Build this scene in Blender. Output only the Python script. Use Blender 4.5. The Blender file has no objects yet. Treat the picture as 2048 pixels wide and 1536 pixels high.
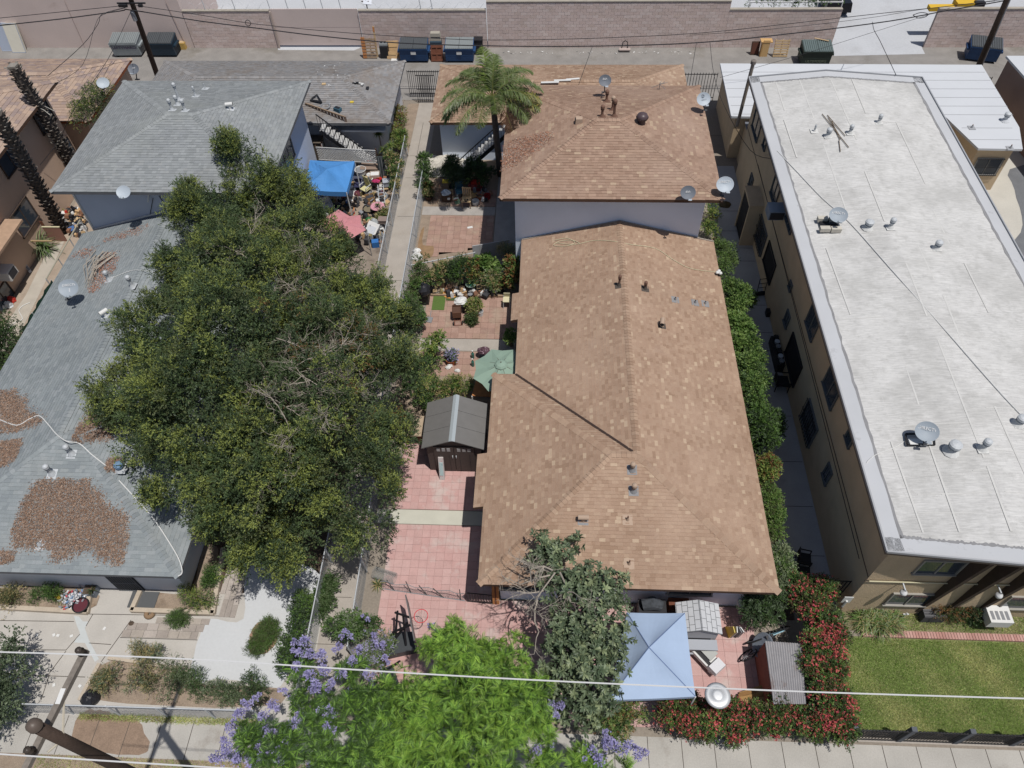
import bpy, math, random
import numpy as np
from mathutils import Vector, Matrix
from mathutils.geometry import tessellate_polygon
R_ = random.Random(7)
rng = np.random.default_rng(11)
S = bpy.context.scene
COL = S.collection

# ---------------------------------------------------------------- camera, sky, sun
CH = 26.0                                   # drone height
FPX, CXP, CYP = 1493.0,1024.0,768.0       # lens in pixels of the 2048 wide photo
_n = np.array([41.,1169., FPX]); _n /= np.linalg.norm(_n)
_y = np.array([96.,-1911., FPX]); _y -= _n * (_y @ _n); _y /= np.linalg.norm(_y)
_z = -_n; _x = np.cross(_y, _z)
cam = bpy.data.cameras.new('camera'); camo = bpy.data.objects.new('camera', cam); COL.objects.link(camo)
right = Vector((_x[0], _y[0], _z[0])); down = Vector((_x[1], _y[1], _z[1])); fwd = Vector((_x[2], _y[2], _z[2]))
m3 = Matrix((right, -down, -fwd)).transposed()
camo.matrix_world = Matrix.Translation((0,0, CH)) @ m3.to_4x4()
cam.sensor_width = 36.0; cam.lens = 36.0 * FPX / 2048.0; cam.clip_end = 3000; cam.clip_start = .1
S.camera = camo
SUNV = Vector((.25,-.22,1.0)).normalized()       # towards the sun
elev = math.asin(SUNV.z); az = math.atan2(SUNV.x, SUNV.y)
w = bpy.data.worlds.new('World'); S.world = w; w.use_nodes = True
nt = w.node_tree; nt.nodes.clear()
sky = nt.nodes.new('ShaderNodeTexSky'); sky.sky_type = 'NISHITA'; sky.sun_disc = False
sky.sun_elevation = elev; sky.sun_rotation = az; sky.air_density = 1.0; sky.dust_density = 1.5
bg = nt.nodes.new('ShaderNodeBackground'); bg.inputs[1].default_value = .07
wo = nt.nodes.new('ShaderNodeOutputWorld'); nt.links.new(sky.outputs[0], bg.inputs[0]); nt.links.new(bg.outputs[0], wo.inputs[0])
sl = bpy.data.lights.new('sun', 'SUN'); sl.energy = 4.0; sl.angle = math.radians(.53); sl.color = (1,.965,.91)
so = bpy.data.objects.new('sun', sl); COL.objects.link(so); so.rotation_euler = SUNV.to_track_quat('Z', 'Y').to_euler(); so.location = (20,-20,60)
S.view_settings.view_transform = 'Standard'; S.view_settings.look = 'None'; S.view_settings.exposure = 0.0; S.view_settings.gamma = 1.0

# ---------------------------------------------------------------- survey helpers (photo pixel + known height -> place)
def _ray(u, v):
    d = np.array([u - CXP, v - CYP, FPX]); return np.array([d @ _x, d @ _y, d @ _z])
def at(u, v, z=0.0):
    r = _ray(u, v); t = (z - CH) / r[2]; return Vector((r[0] * t, r[1] * t, z))
def onX(u, v, X0):
    r = _ray(u, v); t = X0 / r[0]; return Vector((X0, r[1] * t, CH + r[2] * t))
def onY(u, v, Y0):
    r = _ray(u, v); t = Y0 / r[1]; return Vector((r[0] * t, Y0, CH + r[2] * t))
def onPlane(u, v, pl):
    p0, n = pl; r = Vector(_ray(u, v)); o = Vector((0,0, CH)); t = (p0 - o).dot(n) / r.dot(n); return o + r * t
CAMP = Vector((0,0, CH))

# ---------------------------------------------------------------- materials
def lin(c): 
    c = c / 255.
    return c / 12.92 if c < .04045 else ((c + .055) / 1.055) ** 2.4
MATS = {}
def M(name, rgb, k=.72, rough=.85, n1=None, n2=None, bump=0., metal=0., spec=.3, stain=None, trans=0., alpha=1.):
    """rgb = colour as seen in sun (0-255); n1/n2 = (scale, amount) of value noise; stain = (scale, rgb, threshold)"""
    if name in MATS: return MATS[name]
    m = bpy.data.materials.new(name); m.use_nodes = True; MATS[name] = m
    nt = m.node_tree; N = nt.nodes; L = nt.links; b = N['Principled BSDF']
    col = [lin(c) * k for c in rgb]
    b.inputs['Roughness'].default_value = rough; b.inputs['Metallic'].default_value = metal
    b.inputs['Specular IOR Level'].default_value = spec
    if trans: b.inputs['Transmission Weight'].default_value = trans
    if alpha < 1: b.inputs['Alpha'].default_value = alpha
    src = None
    geo = None
    if n1 or n2 or stain or bump:
        geo = N.new('ShaderNodeNewGeometry')
    rgbn = N.new('ShaderNodeRGB'); rgbn.outputs[0].default_value = (*col, 1); src = rgbn.outputs[0]
    if stain:
        for (sc, c2, th, am) in (stain if isinstance(stain, list) else [stain]):
            t = N.new('ShaderNodeTexNoise'); t.inputs['Scale'].default_value = sc; t.inputs['Detail'].default_value = 8; t.inputs['Roughness'].default_value = .65
            L.new(geo.outputs['Position'], t.inputs['Vector'])
            r = N.new('ShaderNodeMapRange'); r.inputs['From Min'].default_value = th; r.inputs['From Max'].default_value = th + .12; r.inputs['To Max'].default_value = am
            L.new(t.outputs[0], r.inputs['Value'])
            mx = N.new('ShaderNodeMix'); mx.data_type = 'RGBA'; mx.inputs[7].default_value = (*[lin(c) * k for c in c2], 1)
            L.new(r.outputs[0], mx.inputs[0]); L.new(src, mx.inputs[6]); src = mx.outputs[2]
    for q in (n1, n2):
        if not q: continue
        t = N.new('ShaderNodeTexNoise'); t.inputs['Scale'].default_value = q[0]; t.inputs['Detail'].default_value = 5
        if len(q) > 2:
            mp = N.new('ShaderNodeMapping'); mp.inputs['Scale'].default_value = q[2]; L.new(geo.outputs['Position'], mp.inputs[0]); L.new(mp.outputs[0], t.inputs['Vector'])
        else: L.new(geo.outputs['Position'], t.inputs['Vector'])
        r = N.new('ShaderNodeMapRange'); r.inputs['From Min'].default_value = .3; r.inputs['From Max'].default_value = .7
        r.inputs['To Min'].default_value = 1 - q[1]; r.inputs['To Max'].default_value = 1 + q[1]
        L.new(t.outputs[0], r.inputs['Value'])
        v = N.new('ShaderNodeVectorMath'); v.operation = 'SCALE'; L.new(src, v.inputs[0]); L.new(r.outputs[0], v.inputs['Scale']); src = v.outputs[0]
    L.new(src, b.inputs['Base Color'])
    if bump:
        t = N.new('ShaderNodeTexNoise'); t.inputs['Scale'].default_value = 30; t.inputs['Detail'].default_value = 4; L.new(geo.outputs['Position'], t.inputs['Vector'])
        bp = N.new('ShaderNodeBump'); bp.inputs['Strength'].default_value = bump; bp.inputs['Distance'].default_value = .02
        L.new(t.outputs[0], bp.inputs['Height']); L.new(bp.outputs[0], b.inputs['Normal'])
    return m
def leafmat(name, rgb, k=.75, trans=.35, rough=.5, var=.3):
    if name in MATS: return MATS[name]
    m = bpy.data.materials.new(name); m.use_nodes = True; MATS[name] = m
    nt = m.node_tree; N = nt.nodes; L = nt.links; b = N['Principled BSDF']; out = N['Material Output']
    col = [lin(c) * k for c in rgb]
    geo = N.new('ShaderNodeNewGeometry'); t = N.new('ShaderNodeTexNoise'); t.inputs['Scale'].default_value = 2.3; t.inputs['Detail'].default_value = 6
    L.new(geo.outputs['Position'], t.inputs['Vector'])
    r = N.new('ShaderNodeMapRange'); r.inputs['From Min'].default_value = .3; r.inputs['From Max'].default_value = .7; r.inputs['To Min'].default_value = 1 - var; r.inputs['To Max'].default_value = 1 + var
    L.new(t.outputs[0], r.inputs['Value'])
    c = N.new('ShaderNodeRGB'); c.outputs[0].default_value = (*col, 1)
    v = N.new('ShaderNodeVectorMath'); v.operation = 'SCALE'; L.new(c.outputs[0], v.inputs[0]); L.new(r.outputs[0], v.inputs['Scale'])
    L.new(v.outputs[0], b.inputs['Base Color']); b.inputs['Roughness'].default_value = rough; b.inputs['Specular IOR Level'].default_value = .35
    tr = N.new('ShaderNodeBsdfTranslucent'); L.new(v.outputs[0], tr.inputs[0])
    mx = N.new('ShaderNodeMixShader'); mx.inputs[0].default_value = trans; L.new(b.outputs[0], mx.inputs[1]); L.new(tr.outputs[0], mx.inputs[2]); L.new(mx.outputs[0], out.inputs[0])
    return m

asphalt = M('asphalt', (150,146,142), n1=(1.2,.12), n2=(25,.12), stain=[(.35,(120,114,104), .55,.6),(3,(105,96,84), .66,.6)])
conc = M('concrete', (178,170,161), n1=(1.5,.07), n2=(18,.06), stain=[(.7,(168,158,146), .55,.5)])
conc_side = M('sidewalk_concrete', (186,182,175), n1=(1.1,.08), n2=(22,.07), stain=[(.8,(150,140,130), .6,.55),(5,(150,140,128), .68,.5)])
conc_white = M('fresh_white_concrete', (210, 212, 214), n1=(.9,.03), n2=(12,.03), stain=[(.6,(200,200,202), .6,.6)])
conc_lot = M('lot_concrete', (200,202,206), n1=(.5,.05), n2=(8,.05), stain=[(.3,(186,186,188), .55,.6)])
conc_old = M('old_grey_concrete', (176,170,164), n1=(2,.1), n2=(20,.08))
conc_cool = M('walkway_concrete', (184,184,186), n1=(1.1,.08), n2=(16,.06), stain=[(.8,(150,150,152), .6,.5)])
dirt = M('dirt', (158,141,124), n1=(2.2,.16), n2=(30,.18), bump=.4, stain=[(1.2,(126,106,88), .55,.7)])
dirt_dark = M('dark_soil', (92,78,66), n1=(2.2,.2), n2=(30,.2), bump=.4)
paver_pink = [M('pink_paver_%s' % n, c, n1=(3,.05), n2=(25,.05), stain=[(.9,(208,192,186), .53,.8),(2.3,(178,140,132), .6,.55)]) for n, c in (('a', (206,168,163)),('b', (204,164,159)),('c', (208,172,167)),('d', (202,165,160)))]
paver_clay = [M('clay_paver_%s' % n, c, n1=(3,.09), n2=(25,.08), stain=[(1.0,(180,160,142), .54,.7),(2.1,(150,112,84), .62,.6)]) for n, c in (('a', (174,142,128)),('b', (170,138,124)),('c', (179,148,134)),('d', (172,143,127)),('e', (165,135,122)))]
grout = M('paver_grout', (128,98,88), n1=(4,.1))
stucco_blue = M('pale_blue_stucco', (230,240,255), k=.88, n1=(.8,.04), n2=(60,.04), bump=.25)
stucco_grey = M('grey_stucco', (222,224,230), k=.78, n1=(.8,.04), n2=(60,.05), bump=.25)
stucco_tan = M('tan_stucco', (200,178,148), k=.85, n1=(1.5,.07), n2=(50,.12), bump=.8)
stucco_peach = M('peach_stucco', (204,178,158), k=.85, n1=(.7,.08), n2=(40,.06), bump=.4)
stucco_pink = M('pink_wall_stucco', (206,190,184), k=.95, n1=(.6,.05), n2=(20,.05), stain=[(1.4,(180,162,152), .62,.5)])
trimbrown = M('brown_trim', (96,72,58), n1=(3,.1))
trimdark = M('dark_brown_beam', (84,70,62), n1=(4,.12))
trimgrey = M('grey_fascia', (110,112,116), n1=(3,.08))
trimrust = M('rust_fascia', (150,86,56), n1=(3,.15))
mortar = M('mortar', (184,168,160), n1=(3,.1))
block_m = [M('wall_block_%s' % n, c, k=.95, n1=(1.1,.05), n2=(14,.05), stain=[(.6,(192,180,174), .56,.5)]) for n, c in (('a', (208,190,184)),('b', (204,185,178)),('c', (212,196,190)),('d', (200,182,174)))]
def shing(prefix, cols, st=None): return [M('%s_shingle_%d' % (prefix, i), c, n1=(.5,.06), n2=(45,.13), stain=st, rough=.95) for i, c in enumerate(cols)]
SH_B = shing('brown', [(176,149,128),(170,142,121),(182,155,133),(163,135,114),(196,172,148),(174,146,125)], [(.25,(184,158,138), .5,.45),(1.2,(166,142,126), .6,.35)])
SH_B2 = shing('rosy_brown', [(170,142,124),(163,135,117),(176,148,129),(156,128,111),(188,164,141),(166,139,121)], [(.25,(178,154,138), .5,.45),(1.2,(158,134,120), .6,.35)])
SH_G = shing('grey', [(152,156,158),(146,150,152),(158,162,164),(142,146,148),(155,158,159),(149,153,156)], [(.3,(160,164,162), .52,.5),(1.2,(138,142,142), .6,.5)])
SH_GG = shing('dusty_grey', [(148,146,146),(142,140,140),(154,152,152),(138,134,132),(150,146,144),(144,144,146)], [(.45,(134,122,112), .56,.6)])
SH_GF = shing('slate_grey', [(150,157,160),(144,151,154),(156,162,165),(139,146,150),(153,159,161),(147,154,157)], [(.3,(158,162,162), .52,.5),(1.4,(134,140,142), .6,.5)])
SH_TL = shing('tan_rose', [(182,160,144),(170,148,134),(158,140,134),(188,164,146),(166,148,142),(176,154,140)])
felt = M('roof_felt', (92,84,78)); felt_g = M('roof_felt_grey', (96,98,100))
white_roof = M('white_roof_coating', (214,213,211), n1=(.9,.06), n2=(3.2,.13,(1,7,1)), rough=.8,
               stain=[(.35,(188,187,184), .48,.6),(2.6,(188,187,184), .52,.5),(11,(186,185,183), .56,.45)], bump=.3)
white_membrane = M('white_roof_membrane', (214,217,222), n1=(.5,.03), stain=[(.25,(188,190,194), .6,.4)])
seam = M('roof_seam', (170,172,176)); edge_coat = M('roof_edge_coating', (202,204,208), n1=(.8,.04), stain=[(1.6,(150,150,152), .62,.6)])
patchgrey = M('grey_sealant', (150,150,152), n1=(3,.1))
galv = M('galvanised_steel', (206,210,214), rough=.6, metal=.1, n1=(6,.06)); alum = M('brushed_aluminium', (226,228,230), rough=.5, metal=.35)
brownpipe = M('brown_vent_paint', (128,98,84), n1=(8,.1)); tanpipe = M('tan_vent_paint', (190,166,146))
dish_g = M('dish_grey', (164,174,184), rough=.55); dish_l = M('dish_light', (190,200,210), rough=.5); dish_d = M('dish_dark', (116,122,132), rough=.6)
whitep = M('white_plastic', (232,232,230), rough=.5); offwhite = M('cream_plastic', (222,214,180), rough=.6); blackp = M('black_plastic', (44,44,48), rough=.5)
blackm = M('black_iron', (36,36,40), rough=.5); darkg = M('charcoal_fabric', (66,66,70)); greyp = M('grey_plastic', (140,142,146), rough=.6)
redp = M('red_plastic', (196,58,48), rough=.5); bluep = M('blue_plastic', (66,104,160), rough=.5); greenp = M('green_plastic', (60,120,70), rough=.5); yellowp = M('yellow_plastic', (226,200,80), rough=.5)
pinkp = M('pink_plastic', (220,160,172), rough=.5); purplep = M('purple_fabric', (120,90,130)); 
wood = M('weathered_wood', (170,146,122), n1=(6,.15), n2=(30,.1)); wood_l = M('pale_wood', (206,178,138), n1=(6,.12)); wood_o = M('orange_wood', (196,134,84), n1=(6,.12)); wood_r = M('red_brown_wood', (124,78,60), n1=(6,.15)); wood_d = M('dark_wood', (86,66,54), n1=(6,.15))
card = M('cardboard', (206,172,130), n1=(4,.08)); terracotta = M('terracotta', (176,104,74), n1=(6,.1)); rubber = M('black_rubber', (38,38,40), rough=.8)
dump_b = M('blue_dumpster_paint', (44,78,122), rough=.5, n1=(3,.12), n2=(20,.1)); dump_g = M('green_dumpster_paint', (54,66,60), rough=.6, n1=(3,.12)); dump_w = M('grey_dumpster_paint', (160,168,172), rough=.6, n1=(3,.12), stain=[(6,(110,80,100), .6,.5)])
lid_d = M('dumpster_lid_dark', (84,88,92), rough=.6); lid_g = M('dumpster_lid_grey', (140,146,148), rough=.6)
glass = M('window_glass', (70,80,92), rough=.08, spec=.8); winframe = M('window_frame', (160,160,158)); curtain = M('curtain', (190,180,180)); interior = M('dark_interior', (34,34,38))
bark = M('bark', (122,108,96), n1=(4,.2), n2=(20,.2)); twig = M('grey_twig', (176,166,154), n1=(5,.15)); palmbark = M('palm_bark', (98,90,84), n1=(5,.25)); boot_m = M('palm_boot', (150,144,136), n1=(5,.25))
pole_w = M('pole_wood', (76, 62, 54), n1=(3,.15), n2=(20,.15)); arm_w = M('crossarm_wood', (132,124,116), n1=(3,.12), n2=(14,.15)); cable_b = M('black_cable', (52,52,56)); wire_w = M('white_wire', (228,228,228), rough=.4)
canvas_b = M('blue_canopy_cloth', (86,152,220), rough=.7, n1=(2,.04)); canvas_p = M('pale_blue_canopy_cloth', (176,196,224), rough=.8, n1=(2,.03)); canvas_g = M('green_umbrella_cloth', (148,172,156), rough=.8, n1=(2,.03)); canvas_k = M('pink_cloth', (214,146,152), rough=.8, n1=(3,.08))
shed_d = M('shed_brown_plastic', (84,74,70), rough=.6); shed_r = M('shed_grey_roof', (120,118,116), rough=.7, n1=(4,.05)); skyl = M('shed_ridge_skylight', (176,184,188), rough=.2)
rusty = M('rusty_corrugated', (176,174,176), rough=.6, n1=(5,.06), stain=[(3.2,(140,118,108), .56,.7)])
litter_m = [M('litter_%d' % i, c, rough=1) for i, c in enumerate([(166,140,122),(148,120,102),(184,160,142),(128,104,90),(142,130,122),(158,126,104)])]
litter_r = [M('red_litter_%d' % i, c, rough=1) for i, c in enumerate([(182, 118, 88), (190, 136, 106),(150,110,94),(204,182,170),(132,108,98),(160,134,120)])]
screen_g = M('green_privacy_screen', (44,84,72)); meshwire = M('galvanised_wire', (168,172,176), rough=.5, metal=.3)
brick_m = [M('brick_%d' % i, c, n1=(3,.08)) for i, c in enumerate([(196,152,142),(188,142,132),(204,162,152)])]

# ---------------------------------------------------------------- object helpers
def tag(o, label=None, cat=None, group=None, kind=None):
    if label: o['label'] = label
    if cat: o['category'] = cat
    if group: o['group'] = group
    if kind: o['kind'] = kind
    return o
def empty(name, loc, rz=0., label=None, cat=None, group=None, rot=None):
    o = bpy.data.objects.new(name, None); COL.objects.link(o); o.location = loc
    o.rotation_euler = rot if rot else (0,0, rz); o.empty_display_size = .1
    return tag(o, label, cat, group)
class MB:
    def __init__(s): s.v = []; s.f = []; s.m = []
    def poly(s, pts, mi=0):
        b = len(s.v); s.v += [tuple(p) for p in pts]; s.f.append(tuple(range(b, b + len(pts)))); s.m.append(mi); return s
    def box(s, c, d, mi=0, rz=0., R=None, taper=1.0):
        b = len(s.v); cx, cy, cz = c; hx, hy, hz = d[0] / 2, d[1] / 2, d[2] / 2
        co, si = math.cos(rz), math.sin(rz)
        for z in (-hz, hz):
            t = taper if z > 0 else 1.0
            for x, y in ((-hx, -hy),(hx, -hy),(hx, hy),(-hx, hy)):
                x *= t; y *= t
                if R is not None:
                    p = R @ Vector((x, y, z)); s.v.append((cx + p.x, cy + p.y, cz + p.z))
                else: s.v.append((cx + x * co - y * si, cy + x * si + y * co, cz + z))
        for q in ((3,2,1,0),(4,5,6,7),(0,1,5,4),(1,2,6,5),(2,3,7,6),(3,0,4,7)):
            s.f.append(tuple(b + i for i in q)); s.m.append(mi)
        return s
    def bar(s, a, b_, w, h=None, mi=0):
        a = Vector(a); b_ = Vector(b_); d = b_ - a; L = d.length
        if L < 1e-6: return s
        R = d.to_track_quat('X', 'Z').to_matrix(); c = (a + b_) / 2
        return s.box(c, (L, w, h or w), mi, R=R)
    def tube(s, pts, r, n=6, mi=0, cap=True):
        pts = [Vector(p) for p in pts]; rs = r if isinstance(r, (list, tuple)) else [r] * len(pts)
        b = len(s.v); prev = None
        for i, p in enumerate(pts):
            d = (pts[min(i + 1, len(pts) - 1)] - pts[max(i - 1,0)])
            d = d.normalized() if d.length > 1e-9 else Vector((0,0,1))
            if prev is None:
                u = d.cross(Vector((0,0,1)));
                if u.length < .01: u = d.cross(Vector((1,0,0)))
            else: u = prev - d * prev.dot(d)
            u.normalize(); prev = u; v = d.cross(u)
            for k in range(n):
                a = 2 * math.pi * k / n; q = p + (u * math.cos(a) + v * math.sin(a)) * rs[i]; s.v.append(tuple(q))
        for i in range(len(pts) - 1):
            for k in range(n):
                s.f.append((b + i * n + k, b + i * n + (k + 1) % n, b + (i + 1) * n + (k + 1) % n, b + (i + 1) * n + k)); s.m.append(mi)
        if cap:
            s.f.append(tuple(b + k for k in range(n))[::-1]); s.m.append(mi)
            s.f.append(tuple(b + (len(pts) - 1) * n + k for k in range(n))); s.m.append(mi)
        return s
    def lathe(s, prof, n=16, mi=0, c=(0,0,0)):
        b = len(s.v)
        for r, z in prof:
            for k in range(n):
                a = 2 * math.pi * k / n; s.v.append((c[0] + r * math.cos(a), c[1] + r * math.sin(a), c[2] + z))
        for i in range(len(prof) - 1):
            for k in range(n):
                s.f.append((b + i * n + k, b + i * n + (k + 1) % n, b + (i + 1) * n + (k + 1) % n, b + (i + 1) * n + k)); s.m.append(mi)
        return s
    def prism(s, pts, z0, z1, mi=0):
        n = len(pts); b = len(s.v)
        for z in (z0, z1):
            for p in pts: s.v.append((p[0], p[1], z))
        tris = tessellate_polygon([[Vector((p[0], p[1], 0)) for p in pts]])
        for t in tris:
            s.f.append((b + n + t[0], b + n + t[1], b + n + t[2])); s.m.append(mi); s.f.append((b + t[2], b + t[1], b + t[0])); s.m.append(mi)
        for i in range(n):
            j = (i + 1) % n; s.f.append((b + i, b + j, b + n + j, b + n + i)); s.m.append(mi)
        return s
    def build(s, name, mats, parent=None, smooth=False, loc=None, fixn=False):
        me = bpy.data.meshes.new(name); me.from_pydata(s.v, [], s.f)
        mats = mats if isinstance(mats, (list, tuple)) else [mats]
        for m in mats: me.materials.append(m)
        if len(mats) > 1: me.polygons.foreach_set('material_index', s.m)
        if smooth: me.polygons.foreach_set('use_smooth', [True] * len(s.f))
        me.update(); me.validate()
        if fixn:
            import bmesh
            bm = bmesh.new(); bm.from_mesh(me); bmesh.ops.recalc_face_normals(bm, faces=bm.faces); bm.to_mesh(me); bm.free()
        o = bpy.data.objects.new(name, me); COL.objects.link(o)
        if parent is not None: o.parent = parent
        if loc is not None: o.location = loc
        return o
def npmesh(name, V, F, mi, mats, parent=None, smooth=False):
    """V (n,3), F (m,4) quads"""
    me = bpy.data.meshes.new(name); nv, nf = len(V), len(F); k = F.shape[1]
    me.vertices.add(nv); me.vertices.foreach_set('co', np.ascontiguousarray(V, dtype=np.float32).ravel())
    me.loops.add(nf * k); me.loops.foreach_set('vertex_index', np.ascontiguousarray(F, dtype=np.int32).ravel())
    me.polygons.add(nf); me.polygons.foreach_set('loop_start', np.arange(0, nf * k, k, dtype=np.int32))
    for m in mats: me.materials.append(m)
    me.polygons.foreach_set('material_index', np.ascontiguousarray(mi, dtype=np.int32))
    me.polygons.foreach_set('use_smooth', np.full(nf, smooth, bool))
    me.update(calc_edges=True)
    o = bpy.data.objects.new(name, me); COL.objects.link(o)
    if parent is not None: o.parent = parent
    return o
def copy_tree(o, parent=None):
    c = o.copy(); COL.objects.link(c)
    if parent is not None: c.parent = parent
    for ch in o.children: copy_tree(ch, c)
    return c
def place(proto, used, loc, rz=0., sc=1., label=None, group=None):
    o = proto if not used[0] else copy_tree(proto)
    used[0] = True; o.location = loc; o.rotation_euler = (o.rotation_euler[0], o.rotation_euler[1], rz); o.scale = (sc, sc, sc)
    if label: o['label'] = label
    if group: o['group'] = group
    return o
def piece_mesh(kind, mat):
    key = kind + mat.name
    if key in PM: return PM[key]
    back = .15 if kind == 'shingle' else 1.0
    v = [(0,0,0),(1,0,0),(1,1,0),(0,1,0),(0,0,1),(1,0,1),(1,1, back),(0,1, back)]
    f = [(4,5,6,7),(0,1,5,4),(1,2,6,5),(2,3,7,6),(3,0,4,7)]
    me = bpy.data.meshes.new(kind); me.from_pydata(v, [], f); me.materials.append(mat); PM[key] = me; return me
PM = {}
def pieces(parent, kind, items, mats, limit=300, stuffname=None):
    """items: (origin, ex, ey, ez unit vectors, w, h, t, mat index)"""
    items.sort(key=lambda q: (q[0] - CAMP).length)
    for o_, ex, ey, ez, w_, h_, t_, mi in items[:limit]:
        ob = bpy.data.objects.new(kind, piece_mesh(kind, mats[mi])); COL.objects.link(ob)
        R = Matrix((ex * w_, ey * h_, ez * t_)).transposed().to_4x4(); R.translation = o_
        ob.parent = parent; ob.matrix_basis = R
    rest = items[limit:]
    if rest:
        O = np.array([q[0][:] for q in rest]); EX = np.array([(q[1] * q[4])[:] for q in rest]); EY = np.array([(q[2] * q[5])[:] for q in rest]); EZ = np.array([(q[3] * q[6])[:] for q in rest])
        b = .15 if kind == 'shingle' else 1.0; n = len(rest)
        V = np.stack([O, O + EX, O + EX + EY, O + EY, O + EZ, O + EX + EZ, O + EX + EY + EZ * b, O + EY + EZ * b], 1).reshape(-1,3)
        base = np.array([(4,5,6,7),(0,1,5,4),(1,2,6,5),(2,3,7,6),(3,0,4,7)])
        F = (base[None] + 8 * np.arange(n)[:, None, None]).reshape(-1,4); mi = np.repeat([q[7] for q in rest], 5)
        so_ = npmesh(stuffname or kind + '_field', V, F, mi, mats, parent); so_['kind'] = 'stuff'
def poly_rows(pts2, a):
    """intervals of x at height a in polygon"""
    xs = []
    n = len(pts2)
    for i in range(n):
        (x0, y0),(x1, y1) = pts2[i], pts2[(i + 1) % n]
        if (y0 <= a < y1) or (y1 <= a < y0): xs.append(x0 + (a - y0) / (y1 - y0) * (x1 - x0))
    xs.sort(); return list(zip(xs[::2], xs[1::2]))
def field(pts, ex, expo, wmin, wmax, t, nm, lap=.02, off=.004, gap=.0, jit=.0, stagger=True, weights=None, kk=None):
    """rows of pieces on a planar polygon; ex = unit vector along the rows; returns items"""
    pts = [Vector(p) for p in pts]; nrm = Vector((0,0,0))
    for i in range(len(pts)): nrm += (pts[i] - pts[0]).cross(pts[(i + 1) % len(pts)] - pts[0])
    nrm.normalize()
    if nrm.z < -1e-6: nrm = -nrm
    ex = Vector(ex).normalized(); ey = nrm.cross(ex).normalized(); o = pts[0]
    p2 = [((p - o).dot(ex),(p - o).dot(ey)) for p in pts]
    y0 = min(p[1] for p in p2); y1 = max(p[1] for p in p2); items = []; y = y0; row = 0
    while y < y1 - .02:
        h = min(expo, y1 - y)
        for (a, b) in poly_rows(p2, y + h * .5):
            x = a
            if stagger: first = R_.uniform(.3,1.0)
            else: first = 1.0
            if not stagger: x = a
            while x < b - .01:
                w_ = R_.uniform(wmin, wmax) * first; first = 1.0
                if x + w_ > b - .03: w_ = b - x
                mi = R_.choices(range(nm), weights)[0] if weights else R_.randrange(nm)
                tt = t * R_.uniform(1 - jit, 1 + jit) if jit else t
                items.append((o + ex * (x + gap / 2) + ey * (y + gap / 2) + nrm * off, ex, ey, nrm, w_ - gap, h + (lap if lap else -gap), tt, mi)); x += w_
        y += expo; row += 1
    return items
def rz_vec(a): return Vector((math.cos(a), math.sin(a), 0))
EX_, EY_ = Vector((1,0,0)), Vector((0,1,0))

def caps(parent, a, b, mats, w_=.26, step=.16):
    a = Vector(a); b = Vector(b); d = (b - a); L = d.length; d.normalize(); side = d.cross(Vector((0,0,1))).normalized(); up = side.cross(d).normalized()
    items = []; n = max(2, int(L / step))
    for i in range(n):
        p = a + d * (i * L / n)
        o = bpy.data.objects.new('ridge_cap', cap_mesh(mats[R_.randrange(len(mats))])); COL.objects.link(o)
        R = Matrix((side * w_, d * (L / n * 1.08), up * .05)).transposed().to_4x4(); R.translation = p + up * .006
        o.parent = parent; o.matrix_basis = R
def cap_mesh(mat):
    k = 'cap' + mat.name
    if k in PM: return PM[k]
    v = [(-.5,0,.1),(0,0,1.15),(.5,0,.1),(-.5,1,-.25),(0,1,.75),(.5,1,-.25),(-.5,0,-.2),(.5,0,-.2)]
    f = [(0,1,4,3),(1,2,5,4),(6,1,0),(6,7,1),(7,2,1),(6,0,3),(7,5,2)]
    me = bpy.data.meshes.new('ridge_cap'); me.from_pydata(v, [], f); me.materials.append(mat); PM[k] = me; return me
def roof(parent, faces, ridges, shm, feltm, fasc, expo=.145, wmin=.1, wmax=.3, weights=(5,5,4,4,2,4), t=.02, thick=.14, capw=.26):
    """faces: list of (points, row direction). Deck with soffit + shingles + ridge caps"""
    mb = MB()
    allp = []
    for pts, ex in faces:
        pts = [Vector(p) for p in pts]
        mb.poly(pts if _nz(pts) > 0 else pts[::-1], 0)
        lo = [p - Vector((0,0, thick)) for p in pts]
        mb.poly(lo[::-1] if _nz(pts) > 0 else lo, 1)
        for i in range(len(pts)):
            a, b = pts[i], pts[(i + 1) % len(pts)]
            mb.poly([a, b, b - Vector((0,0, thick)), a - Vector((0,0, thick))], 1)
    deck = mb.build('roof', [feltm, fasc], parent)
    items = []
    for pts, ex in faces: items += field(pts, ex, expo, wmin, wmax, t, len(shm), weights=weights[:len(shm)], jit=.35)
    pieces(deck, 'shingle', items, shm)
    for a, b in ridges: caps(deck, a, b, shm[:4], capw)
    return deck
def _nz(pts):
    n = Vector((0,0,0))
    for i in range(len(pts)): n += (pts[i] - pts[0]).cross(pts[(i + 1) % len(pts)] - pts[0])
    return n.z
def wallbox(parent, x0, x1, y0, y1, z1, mat, z0=0., name='wall'):
    mb = MB()
    mb.box(((x0 + x1) / 2,(y0 + y1) / 2,(z0 + z1) / 2),(x1 - x0, y1 - y0, z1 - z0)); return mb.build(name, mat, parent)
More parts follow.
